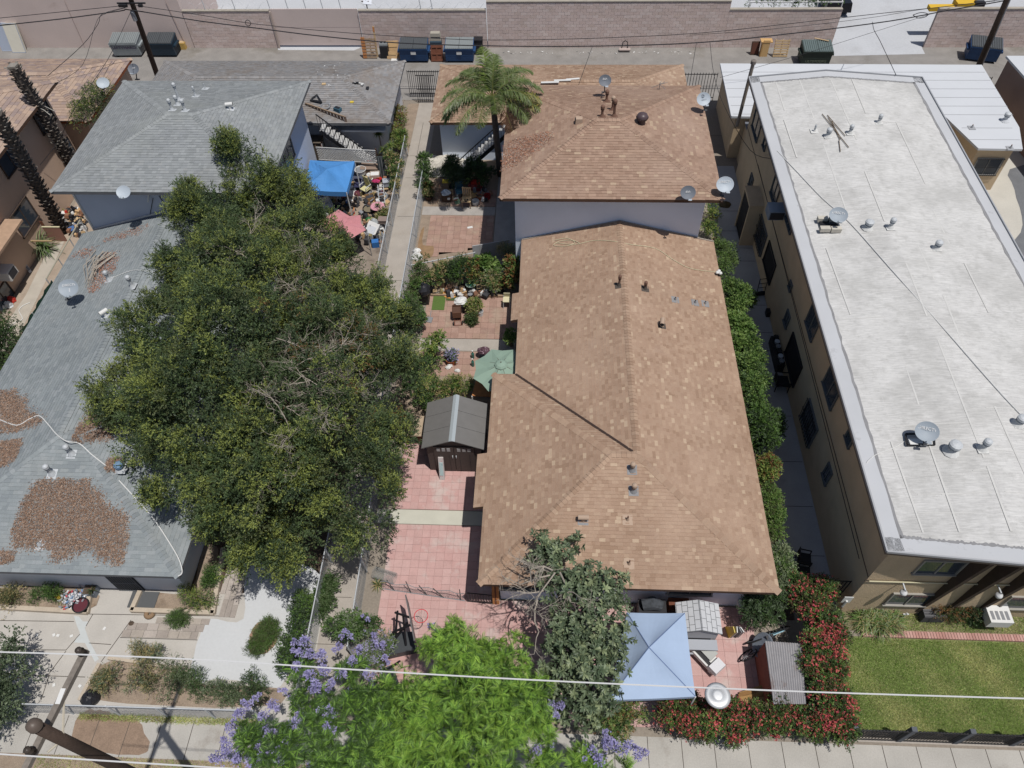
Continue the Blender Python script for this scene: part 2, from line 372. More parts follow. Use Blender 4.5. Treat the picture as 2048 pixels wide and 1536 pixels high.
def window(parent, c, w_, h_, axis='Y', sgn=-1, bars=0, frame=winframe, split=True, gl=None, lab=None, name='window', depth=.07):
    """window on a wall plane facing axis*sgn; c = centre on wall"""
    e = MB(); t = .05; c = Vector(c)
    def B(mb, du, dz, su, sz, out, th, mi=0):
        if axis == 'Y': mb.box((c.x + du, c.y + sgn * out, c.z + dz),(su, th, sz), mi)
        else: mb.box((c.x + sgn * out, c.y + du, c.z + dz),(th, su, sz), mi)
    B(e, 0, h_ / 2, w_ + t, t, .03, depth); B(e, 0,-h_ / 2, w_ + t + .06, t, .04, depth + .03)
    B(e, -w_ / 2,0, t, h_ - t, .03, depth); B(e, w_ / 2,0, t, h_ - t, .03, depth)
    if split: B(e, 0,0, t * .8, h_ - t, .025,.04)
    f = e.build('window' if name == 'window' else name, frame, parent)
    if lab: f['label'] = lab
    g = MB(); B(g, -w_ / 4 if split else 0,0,(w_ / 2 if split else w_) - t, h_ - t, .012,.012); g.build('pane', gl or glass, f)
    if split: g = MB(); B(g, w_ / 4,0, w_ / 2 - t, h_ - t, .018,.012); g.build('pane', gl or glass, f)
    if bars:
        b = MB(); n = bars
        for i in range(n + 1): B(b, -w_ / 2 + w_ * i / n, 0,.018, h_ + .08,.12,.018)
        for z in (-h_ / 2, h_ / 2,0): B(b, 0, z, w_ + .1,.02,.13,.02)
        b.build('window_bars', blackm, f)
    return f
def sheet(name, pts, mat, z, kind='structure', parent=None):
    mb = MB(); n = len(pts)
    tris = tessellate_polygon([[Vector((p[0], p[1], 0)) for p in pts]])
    mb.v = [(p[0], p[1], z) for p in pts]
    for t in tris:
        a, b, c = [Vector(mb.v[i]) for i in t]
        mb.f.append(tuple(t) if (b - a).cross(c - a).z > 0 else tuple(t)[::-1]); mb.m.append(0)
    o = mb.build(name, mat, parent)
    if kind: o['kind'] = kind
    return o
def wob(pts, amp=.06, n=6):
    """closed outline, smoothed and wobbled"""
    out = []
    for i in range(len(pts)):
        p0, p1, p2, p3 = [Vector((pts[(i + k - 1) % len(pts)][0], pts[(i + k - 1) % len(pts)][1])) for k in range(4)]
        for j in range(n):
            t = j / n; q = .5 * ((2 * p1) + (-p0 + p2) * t + (2 * p0 - 5 * p1 + 4 * p2 - p3) * t * t + (-p0 + 3 * p1 - 3 * p2 + p3) * t ** 3)
            out.append((q.x + R_.uniform(-amp, amp), q.y + R_.uniform(-amp, amp)))
    return out
def A2(u, v, z=0.): p = at(u, v, z); return (p.x, p.y)
def rect(x0, x1, y0, y1): return [(x0, y0),(x1, y0),(x1, y1),(x0, y1)]

# ================================================================ LEAF TOOLS
def unit(a): return a / np.maximum(np.linalg.norm(a, axis=-1, keepdims=True), 1e-9)
def leaf_quads(base, d, nrm, L, W, fold=.0):
    """one quad per leaf: base, left, tip, right"""
    d = unit(d); s = unit(np.cross(d, nrm)); n = np.cross(s, d)
    L = np.asarray(L).reshape(-1,1); W = np.asarray(W).reshape(-1,1)
    mid = base + d * L * .45 + n * L * fold
    V = np.stack([base, mid - s * W / 2, base + d * L, mid + s * W / 2], 1).reshape(-1,3)
    F = np.arange(len(base) * 4).reshape(-1,4)
    return V, F
def join_q(parts):
    Vs, Fs, Ms, o = [], [], [], 0
    for V, F, m in parts: Vs.append(V); Fs.append(F + o); Ms.append(m); o += len(V)
    return np.concatenate(Vs), np.concatenate(Fs), np.concatenate(Ms)
def rnd_dirs(n, up=.3):
    d = rng.normal(size=(n, 3)); d[:, 2] += up; return unit(d)
def crown_points(blobs, nsub, sub_r, n_per, flat=.0, fill=.25):
    """positions + outward directions of sprays on clumpy blobs (x,y,z,r)"""
    B = np.array([(b[0], b[1], b[2], b[3]) for b in blobs]); wt = B[:, 3] ** 2; wt /= wt.sum()
    k = rng.choice(len(B), nsub, p=wt); d = rnd_dirs(nsub, .75); rr = rng.uniform(.55,1.0, nsub)
    C = B[k, :3] + d * (B[k, 3] * rr)[:, None] * np.array([1,1,.8])
    r = rng.uniform(sub_r[0], sub_r[1], nsub)
    idx = np.repeat(np.arange(nsub), n_per); dd = rnd_dirs(len(idx), .35)
    inner = rng.random(len(idx)) < fill
    P = C[idx] + dd * (r[idx] * np.where(inner, rng.uniform(.2,.7, len(idx)), rng.uniform(.75,1.08, len(idx))))[:, None]
    out = unit(dd + unit(C[idx] - B[k[idx], :3]) * .6)
    return P, out, idx
def spray_leaves(P, out, per, twig_len, L, W, droop=.0, spread=.9):
    """twigs with alternate leaves"""
    n = len(P); d = unit(out + rng.normal(size=(n, 3)) * .45 - np.array([0,0, droop])); t = np.linspace(.1,1, per)
    base = P[:, None] + d[:, None] * (t[None, :, None] * twig_len)
    sd = rng.normal(size=(n, per, 3)); sd -= (sd * d[:, None]).sum(-1, keepdims=True) * d[:, None]; sd = unit(sd)
    ld = unit(d[:, None] * (1 - spread * .4) + sd * spread + np.array([0,0,.05]))
    nr = unit(rng.normal(size=(n, per, 3)) * .6 + np.array([0,0,1.]))
    LL = rng.uniform(.7,1.25, n * per) * L; WW = LL * (W / L)
    V, F = leaf_quads(base.reshape(-1,3), ld.reshape(-1,3), nr.reshape(-1,3), LL, WW, .06)
    return V, F, np.repeat(np.arange(n), per)
def trunk_mesh(parent, base, targets, r0, mat, name='trunk', zf=.45, n=8, seg=5, rt=.35):
    base = Vector(base); mb = MB()
    cen = sum((Vector(t) for t in targets), Vector()) / len(targets); fork = base.lerp(cen, zf); fork.z = base.z + (cen.z - base.z) * zf
    pts = [base + (fork - base) * (i / seg) + Vector((R_.uniform(-.04,.04), R_.uniform(-.04,.04), 0)) for i in range(seg + 1)]
    mb.tube(pts, [r0 * (1.25 if i == 0 else 1 - .3 * i / seg) for i in range(seg + 1)], n)
    for t in targets:
        t = Vector(t); q = []
        for i in range(seg + 1):
            s = i / seg; p = fork.lerp(t, s); p.z += math.sin(s * math.pi) * .2; p += Vector((R_.uniform(-1,1), R_.uniform(-1,1), R_.uniform(-.5,.5))) * .06; q.append(p)
        mb.tube(q, [r0 * .6 * (1 - .75 * i / seg) for i in range(seg + 1)], 6)
    return mb.build(name, mat, parent, smooth=True)
def branch_tangle(parent, starts, length, r, mat, name='bare_branches', depth=3, kids=3):
    if parent is not None and len(starts) > 1: starts = list(starts)
    mb = MB()
    def grow(p, d, L, r, k):
        q = [p]; dd = d.copy()
        for i in range(3):
            dd = (dd + Vector((R_.gauss(0,.28), R_.gauss(0,.28), R_.gauss(0,.2)))).normalized(); q.append(q[-1] + dd * L / 3)
        mb.tube(q, [r, r * .85, r * .7, r * .5], 4, cap=False)
        if k > 0:
            for j in range(kids):
                s = R_.choice(q[1:]); nd = (dd + Vector((R_.gauss(0,.7), R_.gauss(0,.7), R_.gauss(0,.45)))).normalized(); grow(s, nd, L * .62, r * .55, k - 1)
    for p, d in starts: grow(Vector(p), Vector(d).normalized(), length, r, depth)
    return mb.build(name, mat, parent)
def leafy(name, label, cat, blobs, base, mats, nsub, sub_r, n_per, per, twig_len, L, W, weights=None, fill=.25, droop=0., trunk=None, tr=.1, group=None, extra=None, spread=.9, seedz=0):
    """a shrub or tree: trunk + crown of twigs with leaves; blobs (x,y,z,r)"""
    e = empty(name, base, 0, label, cat, group); bx = Vector(base)
    bl = [(b[0] - bx.x, b[1] - bx.y, b[2] - bx.z, b[3]) for b in blobs]
    P, out, idx = crown_points(bl, nsub, sub_r, n_per, fill=fill)
    keep = P[:, 2] > .03; P, out, idx = P[keep], out[keep], idx[keep]
    V, F, k = spray_leaves(P, out, per, twig_len, L, W, droop, spread)
    wt = np.array(weights if weights else [1] * len(mats), float); wt /= wt.sum()
    sm = rng.choice(len(mats), idx.max() + 1, p=wt); one = rng.choice(len(mats), len(P), p=wt)
    mm = np.where(rng.random(len(P)) < .55, sm[idx], one)[k]
    npmesh('crown' if cat == 'tree' else 'foliage', V, F, mm, mats, e)
    tg = [b[:3] for b in bl]
    if len(tg) > 9: tg = tg[::max(1, len(tg) // 9)]
    trunk_mesh(e, (0,0,0), tg, tr, trunk or bark, 'trunk' if cat == 'tree' else 'stem', zf=.35)
    if extra: extra(e, bl)
    return e
def px_blobs(lst): return [(*at(u, v, z), r) for (u, v, z, r) in lst]
PENDING = []
def W(name, base, label, cat, group=None):
    """a thing whose parts are modelled in world coordinates; moved to its base at the end"""
    e = empty(name, (0,0,0), 0, label, cat, group); PENDING.append((e, Vector(base))); return e
def settle():
    for e, b in PENDING:
        e.location = b
        for ch in e.children: ch.location = ch.location - b

# ================================================================ GROUND
g = sheet('ground', rect(-300,300,-200,400), M('ground_dirt', (150,140,128), n1=(.4,.1), n2=(12,.12), bump=.3), -.012)
sheet('alley_road', rect(-60,60,43.0,49.6), asphalt, 0.0)
sheet('parking_lot', rect(-60,90,49.6,95), conc_lot, .0)
# apron in the gap of the wall
sheet('driveway_apron', [A2(1668,112), A2(1850,108),(24.9,49.62),(18.8,49.62)], conc_lot, .004)
sheet('gate_apron', [A2(556,100), A2(708,101), A2(722,95), A2(700,91), A2(556,92)], conc_lot, .004)
sheet('sidewalk', rect(-60,60,4.82,6.02), conc_side, .0)
sheet('parkway', rect(-60,60,1.0,4.82), dirt, -.004)
sheet('street', rect(-60,60,-40,1.0), asphalt, -.008)
jm = M('joint_dark', (88,82,76))
mb = MB()
x = -24.0
while x < 24:
    mb.box((x + R_.uniform(-.02,.02), 5.42,.0015),(.02,1.2,.006)); x += 1.06
jo = mb.build('sidewalk_joint', jm); jo['kind'] = 'structure'
# side walk between the lots
sheet('path', [(-8.1,42.9),(-6.9,42.9),(-6.85,28),(-6.72,17),(-6.55,6.02),(-7.65,6.02),(-7.9,17),(-8.15,30)], conc, .004)
mb = MB()
for v in (311,355,432,560,700,905,1010,1195,1290):
    y = at(700, v).y; mb.box((-7.4, y, .006),(1.2,.018,.004))
mb.box((-7.6,38.2,.006),(.02,4.6,.004)); j = mb.build('path_joint', jm); j['kind'] = 'structure'
sheet('planter_strip', [(-8.8,42.6),(-8.1,42.6),(-8.2,33),(-8.9,33)], dirt, .002)
# left front lot
sheet('front_yard_concrete', rect(-30,-7.7,6.02,10.4), M('front_concrete', (196,191,184), n1=(1.2,.06), n2=(18,.05), stain=[(.9,(180,172,162), .58,.6),(7,(172,150,138), .72,.5)]), .0)
sheet('side_yard_ground', rect(-12.9,-7.95,10.4,26.8), dirt_dark, .0)  # dark soil colour also stands in for the shade under the big tree
wp = [A2(487,1238), A2(490,1130), A2(560,1120), A2(640,1150), A2(612,1240), A2(590,1300), A2(562,1372), A2(520,1372), A2(480,1362), A2(430,1358), A2(400,1366), A2(382,1345), A2(388,1310), A2(400,1270), A2(420,1238)]
sheet('fresh_concrete_slab', wob(wp, .012,4), conc_white, .006)
mg = M('old_paving_a', (178,168,158), n1=(3,.1), n2=(20,.08)); mg2 = M('old_paving_b', (168,158,150), n1=(3,.1), n2=(20,.08)); mg3 = M('old_paving_c', (186,176,168), n1=(3,.1), n2=(20,.08))
pv = empty('planks_path', (0,0,0)); 
def struct_root(name, loc=(0,0,0)):
    e = empty(name, loc); e['kind'] = 'structure'; return e
bpy.data.objects.remove(pv)
pv = struct_root('stone_paving')
quad = [A2(262,1242), A2(425,1238), A2(392,1276), A2(240,1274)]
its = field([Vector((*p, .004)) for p in quad], EX_, .26,.38,.5,.02,3, lap=0, off=0, gap=.012, jit=.2)
quad = [A2(437,1234), A2(470,1236), A2(492,1132), A2(455,1132)]
its += field([Vector((*p, .004)) for p in quad], EY_, .2,.8,1.2,.02,3, lap=0, off=0, gap=.012, jit=.2)
pieces(pv, 'paving_stone', its, [mg, mg2, mg3])
# planter beds with kerbs in front of the grey house
for nm, pts in (('planter_bed', [A2(0,1175), A2(182,1180), A2(172,1222), A2(0,1212)]),('planter_bed', [A2(284,1184), A2(380,1184), A2(405,1095), A2(434,1095), A2(436,1128), A2(424,1220), A2(272,1218)])):
    sheet(nm, wob(pts, .02,3), dirt, .02)
kc = M('planter_kerb', (198,184,166), n1=(3,.08), n2=(20,.06))
def kerb(pts, w_=.16, h_=.16, name='kerb', mat=kc):
    mb = MB()
    for a, b in zip(pts[:-1], pts[1:]):
        a = Vector((*a, h_ / 2)); b = Vector((*b, h_ / 2)); d = (b - a).normalized() * .03; mb.bar(a - d, b + d, w_, h_)
    o = mb.build(name, mat); o['kind'] = 'structure'; return o
kerb([A2(-40,1214), A2(176,1226), A2(184,1184)]); kerb([A2(282,1186), A2(266,1222), A2(428,1228), A2(448,1100)])
sheet('front_bed', wob([A2(172,1392), A2(196,1340), A2(240,1322), A2(372,1342), A2(408,1368), A2(552,1378), A2(540,1412), A2(300,1410)], .03,4), dirt, .012)
kerb([A2(162,1400), A2(200,1330)], .12,.12); kerb([A2(352,1404), A2(376,1340), A2(220,1318)], .1,.12)
# blue-ish painted path patch, X shaped
sheet('concrete_patch', [A2(148,1232), A2(158,1233), A2(166,1243), A2(178,1243), A2(170,1256), A2(178,1280), A2(198,1318), A2(190,1324), A2(170,1286), A2(148,1285), A2(160,1266), A2(154,1252)], M('pale_patch', (204,208,208), n1=(4,.04)), .006)
mb = MB()
for a, b in (((0,1241),(148,1243)),((0,1299),(132,1300)),((132,1300),(160,1268)),((96,1350),(132,1302)),((0,1349),(170,1354)),((172,1252),(186,1228)),((178,1286),(222,1289)),((202,1324),(262,1240)),((240,1275),(395,1280)),((172,1228),(440,1232)),((82,1400),(98,1352))):
    mb.bar(at(*a, .006), at(*b, .006), .022,.006)
j = mb.build('concrete_joint', jm); j['kind'] = 'structure'
sheet('damp_stain', wob([A2(215,1426), A2(270,1440), A2(300,1495), A2(262,1508), A2(160,1500), A2(150,1440), A2(182,1420)], .05,4), M('damp_dirt', (150,128,110), n1=(3,.15), n2=(20,.15)), .004)

# pavers: pink front patio, upper clay yards
def paved(name, pts, mats, size, gapc, label=None, rot=EX_, sub=.004, z=.0):
    r = struct_root(name)
    sheet('paver_bed', pts, gapc, z, kind=None, parent=r)
    its = field([Vector((*p, z + .003)) for p in pts], rot, size, size, size, .016, len(mats), lap=0, off=0, gap=.007, stagger=False, jit=.3)
    pieces(r, 'paver', its, mats)
PX0, PX1 = -5.75,-1.6
pgrout = M('pink_grout', (186,148,142), n1=(3,.06))
paved('pink_patio', rect(PX0, PX1,14.0,17.3), paver_pink, .31, pgrout)
paved('pink_patio', rect(PX0, PX1,6.6,13.33), paver_pink, .31, pgrout)
paved('pink_patio', rect(PX1,7.5,6.3,10.4), paver_pink, .42, pgrout)
sheet('patio_walk_strip', rect(-6.4,-1.5,13.36,13.97), M('pale_strip', (206,204,190), n1=(2,.05)), .01)
paved('clay_patio', [(-5.7,22.95),(-1.3,22.95),(-1.3,25.7),(-5.7,25.7)], paver_clay, .34, grout)
sheet('clay_patio_strip', rect(-5.75,-1.3,22.2,22.92), conc, .01)
paved('clay_patio', rect(-5.7,-2.9,20.7,22.15), paver_clay, .34, grout)
paved('clay_patio', [(-6.2,28.5),(-2.75,29.3),(-2.75,31.75),(-6.2,31.75)], paver_clay, .34, grout)
sheet('clay_patio_strip', rect(-6.7,-2.75,31.8,32.5), conc_old, .01)
paved('clay_patio', rect(-5.2,-2.75,32.55,34.0), paver_clay, .34, grout)
sheet('yard_walk', rect(-2.7,-1.3,26.8,36.2), conc_old, .006)
sheet('yard_dirt', rect(-6.7,-2.75,26.0,37.6), dirt, .0); sheet('yard_dirt', rect(-6.5,-1.2,17.3,20.7), dirt, .0)
sheet('rubbish_yard_ground', rect(-13.2,-8.2,26.8,37.6), M('yard_slab', (150,138,126), n1=(1.5,.15), n2=(14,.12), stain=[(1,(96,84,76), .5,.7)]), .0)
# walkway beside the apartment
sheet('apartment_walkway', [(9.05,10.6),(10.6,10.6),(10.6,36.3),(8.75,36.3),(8.75,20)], conc_cool, .006)
mb = MB()
for v in (272,423,463,497,523,611,666,702,832,923,1012,1110):
    y = at(1560, v).y; mb.box((9.75, y, .009),(1.6,.02,.004))
j = mb.build('walkway_joint', jm); j['kind'] = 'structure'
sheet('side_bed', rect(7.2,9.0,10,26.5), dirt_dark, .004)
sheet('right_driveway', rect(19.5, 60, 6.04, 42.9), M('driveway_concrete', (206,202,192), n1=(1,.05), n2=(14,.05)), .0)
sheet('driveway_asphalt', wob([A2(2048,330), A2(2030,380), A2(2046,450), A2(2010,500), A2(1990,520), A2(2300,620), A2(2400,330)], .03,4), M('dark_asphalt', (120,122,126), n1=(2,.1), n2=(20,.1)), .004)
sheet('left_side_yard', [(-26.2, 10.42), (-22.4, 10.42),(-22.4,36),(-26.2,36)], M('pinkish_dirt', (176,160,144), n1=(1.5,.14), n2=(20,.12), bump=.3), .0)
sheet('left_side_walk', [A2(-70,760), A2(28,690), A2(98,550), A2(130,480), A2(96,500), A2(52,590), A2(-10,680)], M('side_walk_concrete', (192,184,172), n1=(2,.08)), .006)
sheet('lawn_edge_strip', rect(9.8,30,6.1,6.42), conc, .024)
sheet('lawn_soil', rect(9.9,30,6.35,9.5), M('lawn_thatch', (118,126,78), n1=(1.2,.16), n2=(20,.2)), .02)
sheet('flower_bed_soil', rect(10.7,30,9.7,10.6), M('bed_soil', (134,126,98), n1=(2,.2), n2=(20,.2)), .03)
r = struct_root('brick_edging')
its = []
xx = 11.2
while xx < 19: its.append((Vector((xx, 9.47,.0)), EX_, EY_, Vector((0,0,1)), .085,.23,.12, R_.randrange(3))); xx += .1
pieces(r, 'brick', its, brick_m)

# ================================================================ HOUSES
# brown front house
E0, SL = 2.7,.26
BF = W('brown_roof_house', (3,18,0), 'long single storey house with brown shingle hip roof and dark valley line in the centre', 'house')
L, Rr, F, Bk, ML = -2.0,7.75,9.85,26.75,-1.1
hw = (Rr - ML) / 2; XR = (Rr + ML) / 2; ZR = E0 + SL * hw; YF = F + hw; XA = L + hw; WB = YF + hw
def zr(x): return E0 + SL * (Rr - x)
fr = [((L, F, E0),(Rr, F, E0),(XR, YF, ZR),(XA, YF, ZR)),((Rr, F, E0),(Rr, Bk, E0),(XR, Bk, ZR),(XR, YF, ZR)),
      ((L, WB, E0),(L, F, E0),(XA, YF, ZR)),((ML, WB, E0),(L, WB, E0),(XA, YF, ZR),(XR, YF, ZR)),((ML, Bk, E0),(ML, WB, E0),(XR, YF, ZR),(XR, Bk, ZR))]
e1 = .38; zl = E0 - SL * e1
ext1 = ((L - e1,12.72, zl),(L, 12.72, E0),(L, 14.95, E0),(L - e1,14.95, zl))
e2 = .3; ext2 = ((ML - e2,21.7, E0 - SL * e2),(ML, 21.7, E0),(ML, 23.3, E0),(ML - e2,23.3, E0 - SL * e2))
faces = [(fr[0], EX_),(fr[1], EY_),(fr[2], EY_),(fr[3], EX_),(fr[4], EY_),(ext1, EY_),(ext2, EY_)]
dBF = roof(BF, faces, [((L, F, E0),(XA, YF, ZR)),((Rr, F, E0),(XR, YF, ZR)),((L, WB, E0),(XA, YF, ZR)),((XA, YF, ZR),(XR, YF, ZR)),((XR, YF, ZR),(XR, Bk, ZR))], SH_B, felt, trimbrown, expo=.125, wmax=.24, weights=(6,6,4,3,1.3,6))
mb = MB()
a = Vector((ML, WB, E0 + .02)); b = Vector((XR, YF, ZR + .02)); mb.bar(a, b, .1,.03); mb.build('valley_flashing', M('valley_metal', (66,52,46)), dBF)
OV = .62
wallbox(BF, L + OV, Rr - OV, F + OV, WB - OV, E0 - .1, stucco_blue); wallbox(BF, ML + OV, Rr - OV, WB - OV, Bk - .05, E0 - .1, stucco_blue)
mb = MB(); mb.poly([(ML + OV, Bk - .1, E0 - .1),(Rr - OV, Bk - .1, E0 - .1),(XR, Bk - .1, ZR - .15)]); mb.build('gable_wall', stucco_blue, BF)
pBF = dict(front=(Vector(fr[0][0]), Vector((0,-SL, 1)).normalized()), right=(Vector(fr[1][0]), Vector((SL, 0,1)).normalized()), left=(Vector(fr[4][0]), Vector((-SL, 0,1)).normalized()), wing=(Vector(fr[2][0]), Vector((-SL, 0,1)).normalized()))
window(BF, (-.6, F + OV, 1.5), 1.5,1.1, 'Y', -1); window(BF, (5.2, F + OV, 1.5), 1.5,1.1, 'Y', -1)
window(BF, (L + OV, 16.2,1.5), 1.2,1.0, 'X', -1)
# rope-edge drip flashing along the gable against the tall house
mb = MB(); mb.bar((ML, Bk, E0 + .03),(XR, Bk, ZR + .03), .06,.05); mb.bar((XR, Bk, ZR + .03),(Rr, Bk, E0 + .03), .06,.05); mb.build('gable_flashing', M('pale_drip_edge', (170,160,150)), BF)

def hiproof(par, x0, x1, y0, y1, z, xr0, xr1, yr, zr_, sh, ft, fasc, **kw):
    A, B, C, D = (x0, y0, z),(x1, y0, z),(x1, y1, z),(x0, y1, z); P, Q = (xr0, yr, zr_),(xr1, yr, zr_)
    d = roof(par, [((A, B, Q, P), EX_),((B, C, Q), EY_),((C, D, P, Q), EX_),((D, A, P), EY_)], [(A, P),(B, Q),(C, Q),(D, P),(P, Q)], sh, ft, fasc, **kw)
    def pl(a, b, c):
        a, b, c = Vector(a), Vector(b), Vector(c); n = (b - a).cross(c - a).normalized(); return (a, n if n.z > 0 else -n)
    return d, dict(front=pl(A, B, P), right=pl(B, C, Q), back=pl(C, D, P), left=pl(D, A, P))
# brown two storey house
B2 = W('brown_roof_two_storey_house', (2.8,31,0), 'two storey pale blue house with rosy brown shingle hip roof behind the long brown house', 'house')
dB2, pB2 = hiproof(B2,-2.02,7.58,26.2,35.25,5.5,2.2,3.3,30.45,6.63, SH_B2, felt, trimbrown, expo=.15, weights=(6,6,4,3,1.6,6))
wallbox(B2,-1.4,7.0,26.82,34.7,5.4, stucco_blue)
window(B2,(-1.4,31,4.3), 1.3,1.1, 'X', -1); window(B2,(7.0,31,4.3), 1.3,1.1, 'X', 1)
# brown garage
BG = W('brown_roof_garage', (.6,39.2,0), 'brown shingle roofed garage along the alley behind the palm tree', 'garage')
dBG, pBG = hiproof(BG, -6.45,7.92,36.3,42.35,2.7,-3.4,4.9,39.2,3.5, SH_B, felt, trimbrown, expo=.15)
wallbox(BG, -6.0,7.5,36.75,42.0,2.6, stucco_blue)
mb = MB()
for a, b in (((1090,165),(1118,164)),((1116,161),(1142,160)),((1140,159),(1159,157))): mb.bar(at(a[0] - 8, a[1], 3.55), at(b[0], b[1], 3.58), .14,.03)
mb.build('white_ridge_strip', whitep, BG)
# grey two storey house
G2 = W('grey_roof_two_storey_house', (-17,31,0), 'two storey house with plain grey shingle hip roof and blue grey walls at left', 'house')
dG2, pG2 = hiproof(G2,-22.15,-12.3,26.45,35.65,5.5,-17.8,-16.6,30.85,6.6, SH_G, felt_g, trimgrey, expo=.15)
wallbox(G2,-21.65,-12.85,27.1,35.1,5.4, M('blue_grey_stucco', (202,210,226), k=.75, n1=(.8,.04), n2=(60,.04)))
window(G2,(-12.85,31.4,4.1), 1.5,1.2, 'X', 1, frame=winframe)
mb = MB(); mb.bar((-21.64,27.07,.2),(-21.64,27.07,5.3), .07,.07); mb.bar((-21.6,27.05,2.85),(-17.6,27.05,4.0), .06,.08); mb.build('wall_corner_trim', whitep, G2)
mb = MB(); mb.tube([onY(318,392,27.05), onY(330,410,27.05), onY(326,440,27.05), onY(296,444,27.05), onY(262,452,27.05)], .02,4); mb.tube([onY(306,396,27.05), onY(300,430,27.05)], .014,4); mb.build('wall_cable', cable_b, G2)
mb = MB(); mb.bar(onY(297,388,26.95), onY(296,404,26.95), .05,.05); mb.build('downspout', whitep, G2)
# grey garage
GG = W('grey_roof_garage', (-16,39.5,0), 'grey shingle roofed garage along the alley with rubbish lying on it', 'garage')
dGG, pGG = hiproof(GG, -23.45,-8.65,36.2,42.8,2.7,-20.2,-11.7,39.5,3.52, SH_GG, felt_g, trimgrey, expo=.15)
wallbox(GG, -23.0,-9.1,37.3,42.4,2.6, stucco_grey)
mb = MB(); mb.bar((-12.5,36.95,1.95),(-9.1,36.95,1.95), .7,.1); mb.build('canopy_slab', stucco_grey, GG)
mb = MB(); mb.bar(at(516,166,3.2), at(601,168,3.0), .04,.05); mb.build('white_pipe', whitep, GG)
# grey front house
GF = W('grey_roof_front_house', (-17,18,0), 'long single storey house with slate grey roof strewn with brown leaves at left front', 'house')
L2, R2, Rm, F2, B2k = -22.2,-12.0,-12.8,9.8,26.9
h2 = (Rm - L2) / 2; X2 = (Rm + L2) / 2; Z2 = E0 + SL * h2; Y2 = F2 + h2; X2b = R2 - h2; W2 = Y2 + h2
f2 = [((L2, F2, E0),(R2, F2, E0),(X2b, Y2, Z2),(X2, Y2, Z2)),((L2, B2k, E0),(L2, F2, E0),(X2, Y2, Z2),(X2, B2k, Z2)),
      ((R2, F2, E0),(R2, W2, E0),(X2b, Y2, Z2)),((R2, W2, E0),(Rm, W2, E0),(X2, Y2, Z2),(X2b, Y2, Z2)),((Rm, W2, E0),(Rm, B2k, E0),(X2, B2k, Z2),(X2, Y2, Z2))]
dGF = roof(GF, [(f2[0], EX_),(f2[1], EY_),(f2[2], EY_),(f2[3], EX_),(f2[4], EY_)], [((L2, F2, E0),(X2, Y2, Z2)),((R2, F2, E0),(X2b, Y2, Z2)),((R2, W2, E0),(X2b, Y2, Z2)),((X2b, Y2, Z2),(X2, Y2, Z2)),((X2, Y2, Z2),(X2, B2k, Z2))], SH_GF, felt_g, trimgrey, expo=.14)
pGF = dict(front=(Vector(f2[0][0]), Vector((0,-SL, 1)).normalized()), left=(Vector(f2[1][0]), Vector((-SL, 0,1)).normalized()), right=(Vector(f2[2][0]), Vector((SL, 0,1)).normalized()))
wallbox(GF, L2 + .6, R2 - .82, F2 + .62, W2 - .6, E0 - .1, stucco_grey); wallbox(GF, L2 + .6, Rm - .6, W2 - .6, B2k - .1, E0 - .1, stucco_grey)
# security door and small window of its front
dd = MB(); dd.box((-14.95, F2 + .59,1.02),(.95,.05,2.04)); do = dd.build('door', M('door_dark', (70,72,78)), GF)
mb = MB()
for i in range(11): mb.box((-15.4 + i * .09, F2 + .545,1.02),(.02,.02,2.04))
for z in (.05,.7,1.35,2.0): mb.box((-14.95, F2 + .545, z),(.95,.025,.03))
mb.build('door_bars', M('grey_iron', (120,122,126)), do)
window(GF, (-16.3, F2 + .62,2.0), .9,.7, 'Y', -1)
mb = MB(); mb.box((-14.4,10.02,.03),(1.0,.6,.04)); mb.build('door_mat', M('grey_mat', (96,98,100)), None); o = bpy.data.objects['door_mat']; tag(o, 'flat dark doormat in front of the barred door of the grey house', 'doormat')
# tan complex at the far left
TL = W('tan_roof_garage', (-31,39.6,0), 'low building with tan and rose shingle hip roof beside the alley, far left', 'garage')
dTL, pTL = hiproof(TL, -40,-25.62,36.3,43.05,2.7,-37,-28.9,39.65,3.65, SH_TL, felt, trimrust, expo=.2, wmin=.2, wmax=.4, capw=.4)
wallbox(TL, -39.6,-26.0,36.6,42.8,2.6, stucco_peach)
T2 = W('peach_two_storey_house', (-32,28,0), 'peach stucco two storey house at the far left edge behind the bare palm trunks', 'house')
dT2, pT2 = hiproof(T2,-40,-25.75,18.0,35.7,5.5,-35,-30.2,31.3,6.6, SH_TL, felt, trimbrown, expo=.2, wmin=.2, wmax=.4, capw=.4)
wallbox(T2,-39.5,-26.45,18.5,35.2,5.4, stucco_peach)
for (u, v, w_, h_) in ((86,232,1.5,1.3),(48,434,1.7,1.3),(10,600,1.4,1.3),(132,300,1.2,1.0),(18,315,1.7,1.2)):
    p = onX(u, v, -26.45)
    window(T2,(-26.45, p.y, p.z), w_, h_, 'X', 1, frame=trimdark)
